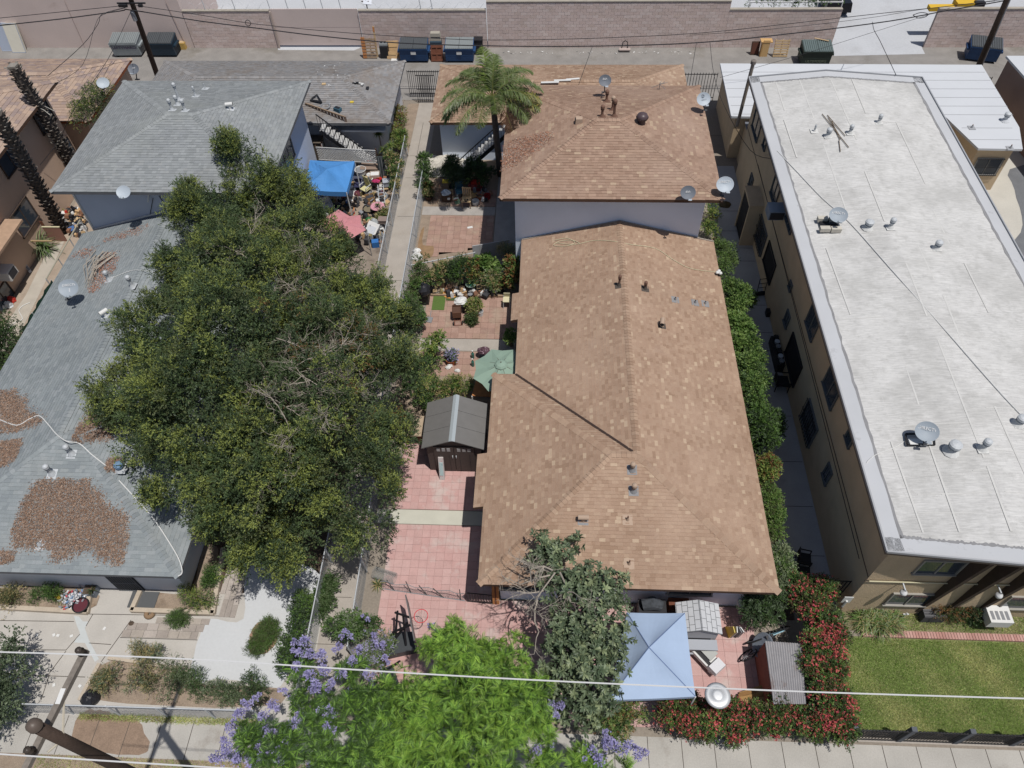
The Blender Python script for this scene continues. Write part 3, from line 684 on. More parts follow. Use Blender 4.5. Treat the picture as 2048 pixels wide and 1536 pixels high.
# awning roof low at the frame edge
p0, p1 = onX(30,470,-26.45), onX(2,512,-26.45)
mb = MB(); mb.box((-26.0, p0.y - 2.0,2.75),(.95,4.0,.12)); mb.build('porch_roof', M('porch_roofing', (188,158,134), n1=(4,.1)), T2)
window(T2,(-26.45,24.0,1.6), 1.5,1.2, 'X', 1)
AP = W('apartment_block', (14.4,22,0), 'tan stucco two storey apartment block with flat off-white coated roof at right', 'apartment building')
ax0, ax1, ay0, ay1, az, ar, axr = 10.15,18.75,10.02,36.0,5.5,5.85,13.9
ayf = 9.55
mb = MB(); th = .16
T = [(ax0, ay0, az),(axr, ayf, ar),(ax1, ay0, az),(ax1, ay1, az),(axr, ay1 + .05, ar),(ax0, ay1, az)]
mb.poly([T[0], T[1], T[4], T[5]], 0); mb.poly([T[1], T[2], T[3], T[4]], 0)
lo = [(x, y, z - th) for x, y, z in T]; mb.poly([lo[5], lo[4], lo[1], lo[0]], 1); mb.poly([lo[4], lo[3], lo[2], lo[1]], 1)
for i in range(6): j = (i + 1) % 6; mb.poly([T[i], T[j], lo[j], lo[i]], 1)
rAP = mb.build('roof', [white_roof, M('apartment_fascia', (120,108,96))], AP)
def apz(x): return az + (ar - az) * ((x - ax0) / (axr - ax0) if x < axr else (ax1 - x) / (ax1 - axr))
def ragged(p, q, wi, n, inner_sign, name, mat, amp=.05, lift=.012):
    """strip along p->q with a ragged inner edge"""
    mb = MB(); p = Vector(p); q = Vector(q); d = (q - p); s = Vector((-d.y, d.x, 0)).normalized() * inner_sign; pr = None
    for i in range(n + 1):
        a = p + d * (i / n); b = a + s * (wi + R_.uniform(-amp, amp)); a.z = apz(a.x) + lift; b.z = apz(b.x) + lift
        if pr: mb.poly([pr[0], a, b, pr[1]] if inner_sign > 0 else [pr[0], pr[1], b, a])
        pr = (a, b)
    return mb.build(name, mat, rAP, fixn=False)
for (p, q, sg) in (((ax0 + .02, ay0 + .02,0),(ax0 + .02, ay1 - .02,0), -1),((ax1 - .02, ay0,0),(ax1 - .02, ay1,0), 1),((ax0, ay0 + .02,0),(axr, ayf + .02,0), 1),((ax0, ay1 - .02,0),(axr, ay1 + .02,0), -1),((axr, ayf + .02,0),(ax1, ay0 + .02,0), 1),((axr, ay1 + .02,0),(ax1, ay1 - .02,0), -1)):
    ragged(p, q, .56,90, sg, 'sealant_line', patchgrey, .035,.010); ragged(p, q, .47,70, sg, 'edge_coating', edge_coat, .022,.016)
mb = MB()
for x, y0, y1 in ((ax0, ay0, ay1),(ax1, ay0, ay1)): mb.box((x, (y0 + y1) / 2, az + .03),(.05, y1 - y0,.1))
mb.bar((ax0, ay0, az + .03),(axr, ayf, ar + .03), .05,.1); mb.bar((ax1, ay0, az + .03),(axr, ayf, ar + .03), .05,.1); mb.bar((ax0, ay1, az + .03),(axr, ay1 + .05, ar + .03), .05,.1); mb.bar((ax1, ay1, az + .03),(axr, ay1 + .05, ar + .03), .05,.1)
mb.build('roof_edge_metal', M('edge_metal', (176,178,182), rough=.5), rAP)
# membrane laps: long faint ridges
mb = MB()
for x in (11.4, 12.5, 13.9, 14.8, 16.1, 17.5):
    y = ay0 + .6
    while y < ay1 - .7:
        y2 = min(y + R_.uniform(2,5), ay1 - .6); xo = R_.uniform(-.2, .2); xo2 = xo + R_.uniform(-.1, .1)
        mb.bar((x + xo, y, apz(x) + .001),(x + xo2, y2, apz(x) + .001), .06, .008); y = y2 + R_.uniform(.3, 2.5)
for k in range(26):
    y = R_.uniform(ay0 + 1, ay1 - 1); x = R_.uniform(ax0 + .7,16); x2 = min(x + R_.uniform(.5,2.2), ax1 - .6); 
    if x < axr < x2: x2 = axr
    mb.bar((x, y, apz(x) + .004),(x2, y + R_.uniform(-.05,.05), apz(x2) + .004), .03,.01)
mb.build('membrane_laps', M('lap_coating', (215, 214, 211), n1=(3,.05)), rAP)
wx0, wx1, wy0, wy1 = 10.6,18.3,10.35,35.6
wallbox(AP, wx0, wx1, wy0, wy1, az - .12, stucco_tan)
mb = MB(); mb.box((wx0 - .004,23,2.95),(.012, wy1 - wy0,.045)); mb.box((14.4, wy0 - .004,2.75),(7.7,.012,.045)); mb.build('wall_joint_line', trimdark, AP)
for (u, v, w_, h_, b, sp) in ((1515,247,1.5,1.2,0, True),(1531,285,.5,.6,0, False),(1552,380,1.1,1.1,0, True),(1583,430,1.2,1.1,0, True),(1503,364,.6,.7,0, True),(1523,470,1.6,1.3,8, True),(1582,572,.35,.35,0, False),(1627,642,1.1,1.2,0, True),(1575,638,.5,.7,0, True),(1665,772,1.3,1.2,0, True),(1620,846,1.5,1.2,9, True),(1656,948,.5,.8,0, True),(1702,873,.5,.7,0, False)):
    p = onX(u, v, wx0); window(AP, (wx0, p.y, p.z), w_, h_, 'X', -1, bars=b, split=sp, frame=M('dark_alu_frame', (110,112,112)))
for (u, v, w_, h_) in ((1540,525,1.7,1.2),(1588,719,1.9,1.3)):      # dark mesh screens over ground-floor windows
    p = onX(u, v, wx0); f = window(AP, (wx0, p.y, p.z), w_, h_, 'X', -1, frame=blackm, split=False, gl=interior)
# front wall: windows, beams, pipe with globes
for (c_, w_, h_) in (((12.45, wy0,3.9), 1.3,.95),((12.5, wy0,1.35), 1.35,.95),((16.6, wy0,1.35), 1.9,1.0),((16.6, wy0,3.9), 1.9,1.0)): window(AP, c_, w_, h_, 'Y', -1, frame=M('alu_frame_light', (168,164,156)))
for x in (13.2,14.15,15.15,18.2):
    mb = MB(); mb.poly([(x - .07, wy0,.2),(x + .07, wy0,.2),(x + .07, wy0 - .55, az - .15),(x - .07, wy0 - .55, az - .15)][::-1])
    mb.v += [(x - .07, wy0, az - .13),(x + .07, wy0, az - .13)]; b = len(mb.v) - 6
    mb.f += [(b, b + 3, b + 4),(b + 1, b + 5, b + 2),(b + 3, b + 2, b + 5, b + 4)]; mb.m += [0,0,0]
    mb.build('wall_beam', trimdark, AP, fixn=False)
mb = MB(); mb.tube([(10.65, wy0 - .06,2.82),(18, wy0 - .06,2.82)], .022,5); mb.build('conduit', offwhite, AP)
for x in (11.75,14.75):
    mb = MB(); mb.lathe([(.001,-.12),(.07,-.1),(.12,0),(.1,.07),(.04,.12),(.03,.16)], 12, c=(x, wy0 - .32,2.6)); lamp = mb.build('globe_lamp', M('globe_white', (240,240,240), rough=.3), AP, smooth=True)
    mb = MB(); mb.bar((x, wy0,2.74),(x, wy0 - .32,2.76), .04); mb.build('lamp_arm', galv, lamp)
# entrance porch on the side and low wing with parapet
p = onX(1492,420, wx0)
mb = MB(); mb.box((10.25,30.4,2.45),(.7,1.6,.12)); mb.box((10.25,31.15,1.2),(.7,.1,2.4)); mb.box((10.25,29.65,1.2),(.7,.1,2.4)); po = mb.build('entrance_porch', stucco_tan, AP)
mb = MB(); mb.box((9.98,30.4,1.2),(.05,1.4,2.2)); mb.build('security_door', interior, po)
mb = MB(); mb.bar((10.48,31.9,3.25),(10.46,11,2.95), .02,.02); mb.build('wall_cable', cable_b, AP)
# carport with white membrane roof
CPT = W('carport_wing', (18,38,0), 'low tan wing with white membrane roof wrapping behind the apartment block', 'building')
mb = MB()
out = [(10.1,42.45),(25.1,42.3),(24.9,36.0),(24.35,34.05),(22.15,34.1),(21.4,36.9),(18.4,36.9),(12.3,36.9),(9.98,36.95)]
mb.prism(out, 2.62,2.74); rCP = mb.build('roof', white_membrane, CPT)
mb = MB()
for v in (144,160,177,194,211,228,254,277): 
    a = at(1452, v, 2.745); b = at(2040, v, 2.745)
    y = a.y
    x0_, x1_ = 10.1,25.0
    if y < 36.9: x0_ = 21.9; x1_ = 24.5
    mb.box(((x0_ + x1_) / 2, y, 2.745),(x1_ - x0_, .03,.008))
mb.build('membrane_seams', seam, rCP)
mb = MB(); mb.prism([(10.35,42.2),(24.8,42.1),(24.6,36.0),(24.1,34.3),(22.35,34.35),(21.65,37.1),(10.3,37.1)], 0,2.61); mb.build('wall', stucco_tan, CPT)
window(CPT, (23.2,34.33,1.5), 1.3,1.0, 'Y', -1, bars=12, frame=winframe)
mb = MB(); mb.box((11.6,36.2,1.15),(1.5,1.5,2.3)); mb.build('stair_wing', stucco_tan, CPT)
mb = MB(); mb.box((11.6,36.2,2.34),(1.6,1.6,.08)); mb.build('stair_wing_roof', M('grey_roofing', (120,124,134), n1=(4,.1)), CPT)
vent = W('roof_stack', (10.9,36.4,0), 'tall galvanised vent stack rising from the small grey roof beside the apartment block', 'vent pipe')
mb = MB(); mb.tube([at(1474,252,2.4), at(1474,252,2.4) + Vector((0.05,0,3.6))], .09,10); mb.build('pipe', M('dull_pipe', (150,140,130), rough=.6), vent)
q = at(1474,252,2.4); mb = MB(); mb.lathe([(.1,0),(.14,0),(.14,.16),(.1,.2),(.02,.22)], 10, c=(q.x + .05, q.y, 5.95)); mb.build('cap', M('dull_pipe2', (130,122,116)), vent)
RB = W('right_edge_building', (30,38,0), 'low building with white roof at the right edge beyond the passage', 'building')
mb = MB(); mb.prism([(26.4,42.6),(45,42.6),(45,28),(27.2,33.5)], 3.0,3.12); mb.build('roof', white_membrane, RB)
mb = MB(); mb.prism([(26.5,42.4),(44,42.4),(44,28.2),(27.3,33.6)], 0,3.0); mb.build('wall', M('brown_grey_stucco', (150,128,120), n1=(.6,.12), stain=[(.8,(150,110,80), .58,.6)]), RB)

# ================================================================ ALLEY WALLS
def block_wall(name, x0, x1, h, label, y=49.5, bw=.41, bh=.2, th=.2, coping=True):
    e = W(name, ((x0 + x1) / 2, y, 0), label, 'wall', 'block walls along the alley')
    mb = MB(); mb.box(((x0 + x1) / 2, y + th / 2 + .012, h / 2),(x1 - x0, th, h)); core = mb.build('core', mortar, e)
    items = []; z = 0.0; row = 0
    while z < h - .05:
        hh = min(bh, h - z); x = x0 - (bw / 2 if row % 2 else 0)
        while x < x1 - .02:
            a = max(x, x0); b = min(x + bw, x1)
            if b - a > .03: items.append((Vector((a + .004, y + .012, z + .004)), EX_, Vector((0,0,1)), Vector((0,-1,0)), b - a - .01, hh - .01,.012 * R_.uniform(.7,1.3), R_.choices(range(4),(4,4,2,2))[0]))
            x += bw
        z += bh; row += 1
    pieces(core, 'wall_block', items, block_m)
    if coping:
        mb = MB(); mb.box(((x0 + x1) / 2, y + th / 2, h + .03),(x1 - x0, th + .06,.06)); mb.build('coping', M('wall_coping', (176,168,156), n1=(3,.1)), e)
    return e
wl = W('warehouse', (-42,55,0), 'pink stucco warehouse wall at the top left corner beyond the alley', 'building')
mb = MB(); mb.box((-45,52.5,2.2),(40.7,5.9,4.4)); mb.build('wall', stucco_pink, wl)
mb = MB(); mb.box((-45,52.5,4.45),(40.9,6.1,.1)); mb.build('roof', white_membrane, wl)
mb = MB(); mb.tube([onY(330,0,49.48), onY(372,90,49.48)], .02,4); mb.tube([onY(128,0,49.48), onY(168,90,49.48)], .015,4); mb.build('wall_conduit', M('conduit_pink', (196,176,168)), wl)
block_wall('block_wall', -24.6,-18.7,2.5, 'pinkish block wall section between the warehouse and the solid gate')
block_wall('block_wall', -12.7,-4.2,2.5, 'pinkish block wall section behind the two blue dumpsters')
block_wall('block_wall', -4.15,11.7,3.05, 'longest and tallest pinkish block wall section, behind the palm and brown garage')
block_wall('block_wall', 11.7,18.9,2.5, 'lower pinkish block wall section behind the pallets and green dumpster')
block_wall('block_wall', 25.0,52,2.5, 'pinkish block wall section behind the lone blue dumpster at right')
rg = W('rolling_gate', (-15.7,49.7,0), 'solid pinkish metal gate in the alley wall left of the pallets', 'gate')
for i in range(2):
    mb = MB(); mb.box((-15.7,49.62,.75 + i * 1.25),(5.9,.06,1.22)); mb.build('panel', stucco_pink, rg)
mb = MB(); mb.box((-18.62,49.45,1.25),(.1,.1,2.5)); mb.build('gate_post', M('pale_post', (196,180,170)), rg)
mb = MB()
for i in range(40): mb.box((-18.5 + i * .145,49.62,2.6),(.02,.02,.16), taper=.2)
mb.build('spikes', greyp, rg)
# razor wire posts behind the wall
for k_, (u, lab) in enumerate(((410, 'wire post above the short block wall section, the left one'),(470, 'wire post above the short block wall section, the right one'),(540, 'wire post at the left end of the solid gate'),(576, 'second wire post from the left above the solid gate'),(612, 'third wire post from the left above the solid gate'),(646, 'fourth wire post from the left above the solid gate'),(682, 'last wire post at the right end of the solid gate'),(842, 'left wire post of the pair above the two blue dumpsters'),(865, 'right wire post of the pair above the two blue dumpsters'))):
    p = onY(u, 16,49.62)
    mb = MB(); mb.bar((p.x, 49.62,2.4),(p.x - .1,49.7,3.3), .04,.04); o = mb.build('wire_post', galv); tag(o, 'thin steel ' + lab, 'post', 'wire posts on the alley wall')
mb = MB()
for (xa, xb, zb) in ((-24,-18.8,2.85),(-12.6,-4.3,2.85)):
    pts = []; t = 0
    while xa + t * .12 < xb: pts.append((xa + t * .12,49.6 + .16 * math.sin(t * .9), zb + .18 * math.cos(t * .9))); t += 1
    mb.tube(pts, .008,3, cap=False)
rz_ = mb.build('razor_wire', galv); tag(rz_, 'loose coils of razor wire running along the alley wall top', 'razor wire')

# ================================================================ TREES
dk = leafmat('leaf_dark_green', (66,82,56), k=.9); md = leafmat('leaf_mid_green', (88,106,68), k=.9); yg = leafmat('leaf_yellow_green', (138,148,78), k=.95); ol = leafmat('leaf_olive', (96,104,68), k=.9); brn = leafmat('leaf_rusty', (140,104,66))
lime1 = leafmat('leaf_lime', (116,152,64), trans=.3, k=1.1); lime2 = leafmat('leaf_lime_bright', (146,178,78), trans=.4, k=1.1); lime3 = leafmat('leaf_lime_deep', (84,116,54), trans=.3)
gg1 = leafmat('leaf_grey_green', (114,128,98), trans=.15, rough=.45); gg2 = leafmat('leaf_deep_grey_green', (88,104,78), trans=.15, rough=.45); gg3 = leafmat('leaf_pale_grey_green', (146,158,118), trans=.2, rough=.45)
viol1 = leafmat('violet_flower', (172,166,218), trans=.3, rough=.7, var=.12); viol2 = leafmat('pale_violet_flower', (200,195,232), trans=.3, rough=.7, var=.12)
red1 = leafmat('coral_flower', (226,118,110), trans=.3, rough=.7, var=.15); red2 = leafmat('pink_flower', (216,92,112), trans=.3, rough=.7, var=.15)
fresh = leafmat('leaf_fresh_green', (102,134,66)); fresh2 = leafmat('leaf_bright_green', (132,158,86)); shr = leafmat('leaf_shrub_green', (78,104,58)); straw = leafmat('leaf_straw', (170,156,110), trans=.2)
leaf_choc = leafmat('leaf_bronze', (104,92,64))

def big_tree(label, base, blobs, nsub, wt, tang, nout):
    """crown of many feathery plumes on big lobes, denser and darker inside, with bare twigs showing"""
    e = empty('spreading_tree', base, 0, label, 'tree'); bx = np.array(base)
    bl = [(b[0] - bx[0], b[1] - bx[1], b[2], b[3]) for b in px_blobs(blobs)]; B = np.array(bl); parts = []; 
    # inner mass: darker leaf colours paint in the shade between the clumps
    P, out, idx = crown_points([(*b[:3], b[3] * .66) for b in bl], nsub, (.35, .6), 15, fill=.3)
    V, F, k = spray_leaves(P, out, 9,.34,.1,.05,.1,.9); parts.append((V, F, rng.choice([0,1,3], len(F), p=[.6,.25,.15])))
    # plumes
    w_ = B[:, 3] ** 2; w_ /= w_.sum(); nl_ = nout // 11; lb_ = rng.choice(len(B), nl_, p=w_); dl = rnd_dirs(nl_, .6); li = rng.integers(0, nl_, nout); q = lb_[li]; ll_ = rng.uniform(.7, 1.08, nl_)[li]; d = unit(dl[li] + rng.normal(size=(nout, 3)) * .17)
    C = B[q, :3] + d * (B[q, 3] * (ll_ * rng.uniform(.85, 1.0, nout)))[:, None] * np.array([1,1,.8])
    ax = unit(d * .8 + np.array([0,0,.75]) + rng.normal(size=(nout, 3)) * .3); Ln = rng.uniform(.35,1.05, nout); m_ = 24
    # thin, brownish zone towards the middle right of the crown
    th = np.array([(at(640,740,6) - Vector((bx[0], bx[1], 0)))[:]])[0]; dist = np.linalg.norm((C - th)[:, :2], axis=1); thin = np.exp(-(dist / 1.9) ** 2)
    keep = rng.random(nout) > thin * .55; C, ax, Ln, thin = C[keep], ax[keep], Ln[keep], thin[keep]; n = len(C)
    t = rng.random((n, m_)) ** .8; pr = rng.normal(size=(n, m_, 3)); pr -= (pr * ax[:, None]).sum(-1, keepdims=True) * ax[:, None]; pr = unit(pr)
    rad = .29 * (1.05 - t) ** .6 * rng.uniform(.5,1.1,(n, m_)); P = C[:, None] + ax[:, None] * (t * Ln[:, None])[..., None] + pr * rad[..., None]; out = unit(ax[:, None] * 1.1 + pr * .8 + np.array([0,0,-.12]))
    yel = rng.random(n) < (.5 - .45 * thin) * (1 - .4 * (C[:, 1] > 3)); V, F, k = spray_leaves(P.reshape(-1,3), out.reshape(-1,3), 9,.24,.075,.034,.05,.75)
    tt = t.reshape(-1)[k]; pi = (k // m_); rr = rng.random(len(k)); brown = rng.random(n)[pi] < thin[pi] * .22
    base_m = rng.choice([0,1,3], n, p=[.38,.4,.22])[pi]
    mm = np.where((yel[pi]) & (tt > .3) & (rr < .75), 2, np.where(rr < .2,1, base_m)); mm = np.where(brown, rng.choice([4,3], len(mm)), mm); parts.append((V, F, mm))
    V, F, m = join_q(parts); npmesh('crown', V, F, m, [dk, md, yg, ol, brn], e)
    tg = [b[:3] for b in bl]; tg = tg[::max(1, len(tg) // 9)]; trunk_mesh(e, (0,0,0), tg, .25, bark, zf=.35)
    st = []
    for (u, v, z) in tang:
        for z2 in (z, z - .35): p = at(u + R_.uniform(-25,25), v + R_.uniform(-25,25), z2) - Vector(base); st.append((p, Vector((R_.uniform(-1,1), R_.uniform(-1,1), .3))))
    o = branch_tangle(e, st, 1.0,.02, twig, depth=3, kids=4); o['kind'] = 'stuff'
    return e
big_tree('big dense dark green tree spreading over the grey front house and the path', (-10.6,15.5,0),
    [(320,700,4.8,1.7),(470,690,6.2,2.5),(640,690,5.6,2.2),(770,690,4.0,1.3),(290,800,4.4,1.4),(430,820,5.8,2.4),(600,830,5.8,2.4),(745,790,4.2,1.7),(300,890,4.2,1.1),(400,960,4.4,1.6),(540,970,4.8,2.1),(680,950,4.4,1.7),(770,890,3.8,.9),(740,1040,3.6,1.0),(600,1075,3.4,1.1),(480,1050,3.4,1.2),(520,1120,3.0,.7)],
    480, None, [(600,690,7),(650,760,7),(560,730,7),(620,820,7),(700,700,6),(650,650,6.5),(520,790,7),(740,660,5.3),(600,900,6.5),(700,830,6),(560,860,7),(660,720,6.8),(620,760,7),(680,800,6),(720,730,5.4),(600,730,7)], 1850)
big_tree('finer leaved dark tree reaching over the blue canopy behind the big spreading tree', (-11.8,26.5,0),
    [(485,320,5.8,1.0),(440,330,5.4,.6),(430,430,5.2,1.5),(540,400,5.0,1.5),(575,350,4.2,.6),(378,412,5,.6),(610,500,4.6,1.6),(480,540,5.6,2.2),(378,535,5.2,1.3),(710,590,3.8,1.0),(640,600,4.6,1.6),(590,420,4.2,.8),(740,640,3.8,.9),(345,605,4.8,.8),(690,520,3.6,.6)],
    300, None, [(600,540,5.6),(560,470,5.8),(660,580,5.2),(500,500,6.8),(620,620,6),(600,500,5.8)], 1050)
# yellow-green tufts at the left and lower rim of the big tree are young leaves
leafy('tall_shrub', 'dark green shrub between the tan garage and the grey two storey roof', 'shrub', px_blobs([(185,205,3.2,.8),(175,235,2.8,.8),(195,190,3.4,.5),(165,222,2.6,.6),(205,182,3.2,.4)]), at(180,265), [dk, md, yg], 60,(.2,.4), 16,8,.25,.1,.03,(3,3,2))
leafy('round_bush', 'glossy dark green bush at the left edge beside the grey front house', 'shrub', px_blobs([(10,690,1.6,1.0),(-30,680,1.6,1.2),(25,715,1.3,.7),(0,745,1.2,.7),(5,650,1.3,.6),(-40,760,1.3,1.0)]), at(-5,715), [shr, dk, fresh], 100,(.2,.4), 22,9,.16,.075,.04,(4,3,1))
leafy('corner_bush', 'grey green bush at the lower left corner on the front concrete', 'shrub', px_blobs([(5,1330,1.7,.7),(-30,1350,1.8,1.0),(45,1355,1.3,.45),(20,1385,1.2,.5),(20,1290,1.4,.35),(-20,1420,1.3,.8),(0,1450,.8,.5)]), at(-10,1385), [gg2, gg1, dk], 80,(.15,.35), 20,7,.2,.1,.04,(3,3,2))

def fern_rosettes(P, N, nf, fl, mats, wts, parent, name, nl=9):
    """rosettes of pinnate fronds at P with axis N"""
    n = len(P); parts = []
    az = rng.uniform(0,2 * np.pi, (n, 1)) + np.linspace(0,2 * np.pi, nf, endpoint=False)[None] + rng.normal(size=(n, nf)) * .25
    a = unit(np.cross(N, np.array([.3,.2,1.])[None] + rng.normal(size=(n, 3)) * .1)); b = np.cross(N, a)
    ti = rng.uniform(.35,.95,(n, nf, 1))
    d = unit((a[:, None] * np.cos(az)[..., None] + b[:, None] * np.sin(az)[..., None]) * (1) + N[:, None] * (1.35 - ti * 1.2))
    L = fl * rng.uniform(.7,1.2,(n, nf, 1,1)); t = np.linspace(.05,1, nl)[None, None, :, None]
    base = P[:, None, None] + d[:, :, None] * L * t - np.array([0,0,1.]) * (L * .28 * t ** 2)
    up = unit(N[:, None] + rng.normal(size=(n, nf, 3)) * .3); s = unit(np.cross(d, up)); up = np.cross(s, d)
    ll = (L[...,0] * .19) * (1.05 - np.abs(np.linspace(-.7,1, nl))[None, None] ** 2 * .7)
    for sg in (-1,1):
        ld = s[:, :, None] * sg + d[:, :, None] * .35 + up[:, :, None] * .3; nn = np.broadcast_to(up[:, :, None] - s[:, :, None] * sg * .25, base.shape); ld = np.broadcast_to(ld, base.shape)
        V, F = leaf_quads(base.reshape(-1,3), ld.reshape(-1,3), nn.reshape(-1,3), ll.reshape(-1), ll.reshape(-1) * .55,.05)
        wm = rng.choice(len(mats),(n, nf), p=np.array(wts) / sum(wts)); parts.append((V, F, np.repeat(wm.ravel(), nl)))
    V, F, m = join_q(parts); return npmesh(name, V, F, m, mats, parent)
def panicles(parent, pts, mats, size=.26, nfl=70):
    P = []; D = []; 
    for (p, s) in pts:
        k = int(nfl * s); ax = unit(np.array([[R_.uniform(-.4,.4), R_.uniform(-.4,.4), 1]]))[0]
        t = rng.random(k) ** .8; d = rnd_dirs(k, 0); r = size * s * (1 - t * .75) * rng.uniform(.5,1, k)
        P.append(np.array(p) + ax * (t * size * 1.7 * s)[:, None] + d * r[:, None] * np.array([1,1,.6])); D.append(unit(d + rng.normal(size=(k, 3)) * .4))
    P = np.concatenate(P); D = np.concatenate(D); n = len(P); parts = []
    for q in range(2):
        nr = unit(rng.normal(size=(n, 3))); V, F = leaf_quads(P, D + rng.normal(size=(n, 3)) * .2, nr, rng.uniform(.05,.075, n), rng.uniform(.035,.05, n), .1); parts.append((V, F, rng.choice(len(mats), n)))
    V, F, m = join_q(parts); return npmesh('flower_clusters', V, F, m, mats, parent)
jb = W('jacaranda_tree', (-4.4,3.6,0), 'lime green ferny jacaranda with violet flower clusters at the bottom of the photo', 'tree')
jblobs = px_blobs([(930,1340,3.6,1.15),(1010,1330,3.4,.8),(890,1300,3.6,.8),(1000,1430,3.8,1.1),(880,1440,4.2,1.3),(780,1420,3.8,1.0),(720,1400,3.2,.7),(760,1500,4.2,1.1),(1060,1440,3.2,.7),(1080,1500,3.2,.6),(960,1540,4.0,1.3),(650,1440,3.2,.7),(560,1500,3.0,.8),(660,1530,3.4,.8),(620,1390,2.9,.5),(840,1560,4.3,1.2),(1040,1390,3.2,.8),(700,1340,2.8,.45),(1170,1520,2.6,.5),(1230,1545,2.4,.4),(600,1330,2.6,.35),(500,1480,2.6,.5)])
P, out, idx = crown_points(jblobs, 400,(.16,.34), 6, fill=.0); keep = out[:, 2] > -.25; P, out = P[keep], unit(out[keep] + np.array([0,0,.35]))
lx = np.array([at(790,1420,3.5)[0]]); left = P[:, 0] + rng.normal(size=len(P)) * .35 < lx
fern_rosettes(P[~left], out[~left], 10,.27, [lime1, lime2, lime3], (4,3,2.5), jb, 'crown', nl=8); fern_rosettes(P[left], out[left], 8,.23, [lime3, lime1, shr], (4,2,3), jb, 'crown_left', nl=9)
P, out, idx = crown_points([(*b[:3], b[3] * .72) for b in jblobs], 520,(.1,.2), 1, fill=.0)
fern_rosettes(P, unit(out + np.array([0,0,.3])), 9,.36, [lime3, lime1], (4,1), jb, 'crown_inner', nl=10)
fl = []
for (u, v, z, s) in [(612,1290,3.2,1.0),(625,1310,3.2,.9),(645,1320,3.3,1.2),(600,1310,3.0,.8),(593,1335,3.0,.7),(650,1345,3.3,.9),(625,1355,3.3,1.1),(632,1380,3.3,1.2),(660,1370,3.4,.8),(685,1345,3.2,.8),(715,1300,3.0,.8),(706,1325,3.1,.9),(676,1295,2.9,.7),(695,1270,2.7,.7),(750,1275,2.7,.6),(768,1290,2.7,.6),(770,1318,2.8,.5),(864,1255,3.6,.6),(655,1425,3.6,1.1),(657,1458,3.5,1.0),(545,1410,2.9,1.0),(530,1430,2.9,.9),(478,1435,2.8,.9),(470,1460,2.8,1.1),(455,1495,2.8,1.2),(440,1515,2.8,1.2),(475,1515,2.9,1.2),(500,1530,2.9,1.0),(535,1465,3.0,.9),(585,1450,3.1,1.2),(575,1480,3.1,.9),(550,1500,3.1,1.0),(525,1510,3.1,1.1),(560,1525,3.1,1.0),(605,1435,3.1,.7),(515,1395,2.7,.6),(570,1385,2.7,.5),(1075,1500,3.3,1.0),(1100,1490,3.1,.6),(1180,1505,2.9,1.1),(1215,1490,2.9,1.1),(1240,1500,2.9,1.2),(1200,1525,2.9,1.2),(1280,1510,2.8,1.1),(1260,1490,2.8,.8),(1170,1520,2.9,.9),(1215,1470,2.7,.8),(1050,1395,3.0,.5),(1100,1405,2.8,.6),(1120,1410,2.8,.7),(1110,1430,2.7,.5),(735,1350,2.9,.6),(745,1370,3,.5),(490,1410,2.7,.6),(700,1385,3.3,.6),(735,1240,2.6,.4),(590,1285,2.9,.6),(620,1530,3.2,.6)]:
    fl.append((at(u, v, z), s * 1.05)); fl.append((at(u + R_.uniform(-12,12), v + R_.uniform(-12,12), z - .15), s * .6)); 
    if R_.random() < .6: fl.append((at(u + R_.uniform(-14,14), v + R_.uniform(-10,10), z), s * .5))
panicles(jb, fl, [viol1, viol2, viol1], .2,85)
trunk_mesh(jb, (-4.4,3.6,0), [b[:3] for b in jblobs[:16:2]], .2, bark, 'trunk', zf=.35)

def whorls(P, N, nl, L, Wd, mats, wts, parent, name, curl=.1, lift=.35):
    n = len(P); az = rng.uniform(0,2 * np.pi, (n, 1)) + np.linspace(0,2 * np.pi, nl, endpoint=False)[None] + rng.normal(size=(n, nl)) * .2
    a = unit(np.cross(N, np.array([.3,.2,1.])[None] + rng.normal(size=(n, 3)) * .1)); b = np.cross(N, a)
    lf = rng.uniform(lift - .25, lift + .5,(n, nl, 1))
    d = unit(a[:, None] * np.cos(az)[..., None] + b[:, None] * np.sin(az)[..., None] + N[:, None] * lf)
    nn = unit(np.broadcast_to(N[:, None], d.shape) + rng.normal(size=(n, nl, 3)) * .25)
    LL = rng.uniform(.75,1.15, n * nl) * L; base = (P[:, None] + rng.normal(size=(n, nl, 3)) * .01).reshape(-1,3); d = d.reshape(-1,3); nn = nn.reshape(-1,3)
    s = unit(np.cross(d, nn)); up = np.cross(s, d); W2 = LL * Wd / L; LLc = LL[:, None]
    p1 = base + d * LLc * .25 - s * (W2 * .32)[:, None] + up * LLc * .05; p2 = base + d * LLc * .65 - s * (W2 * .5)[:, None] + up * LLc * .06
    q1 = base + d * LLc * .25 + s * (W2 * .32)[:, None] + up * LLc * .05; q2 = base + d * LLc * .65 + s * (W2 * .5)[:, None] + up * LLc * .06
    mid = base + d * LLc * .62 + up * LLc * .01; tip = base + d * LLc - up * LLc * curl
    V = np.stack([base, p1, p2, tip, q2, q1, mid], 1).reshape(-1,3); k = len(base); o = (7 * np.arange(k))[:, None]
    F = np.concatenate([np.array([[0,6,2,1]]) + o, np.array([[6,3,3,2]]) + o, np.array([[0,5,4,6]]) + o, np.array([[6,4,4,3]]) + o])
    F = np.concatenate([np.array([[0,6,2,1]]) + o, np.array([[0,5,4,6]]) + o, np.array([[6,4,3,2]]) + o])
    m = np.repeat(rng.choice(len(mats), n, p=np.array(wts) / sum(wts)), nl); one = rng.choice(len(mats), n * nl, p=np.array(wts) / sum(wts)); m = np.where(rng.random(n * nl) < .6, m, one)
    return npmesh(name, V, F, np.tile(m, 3), mats, parent)
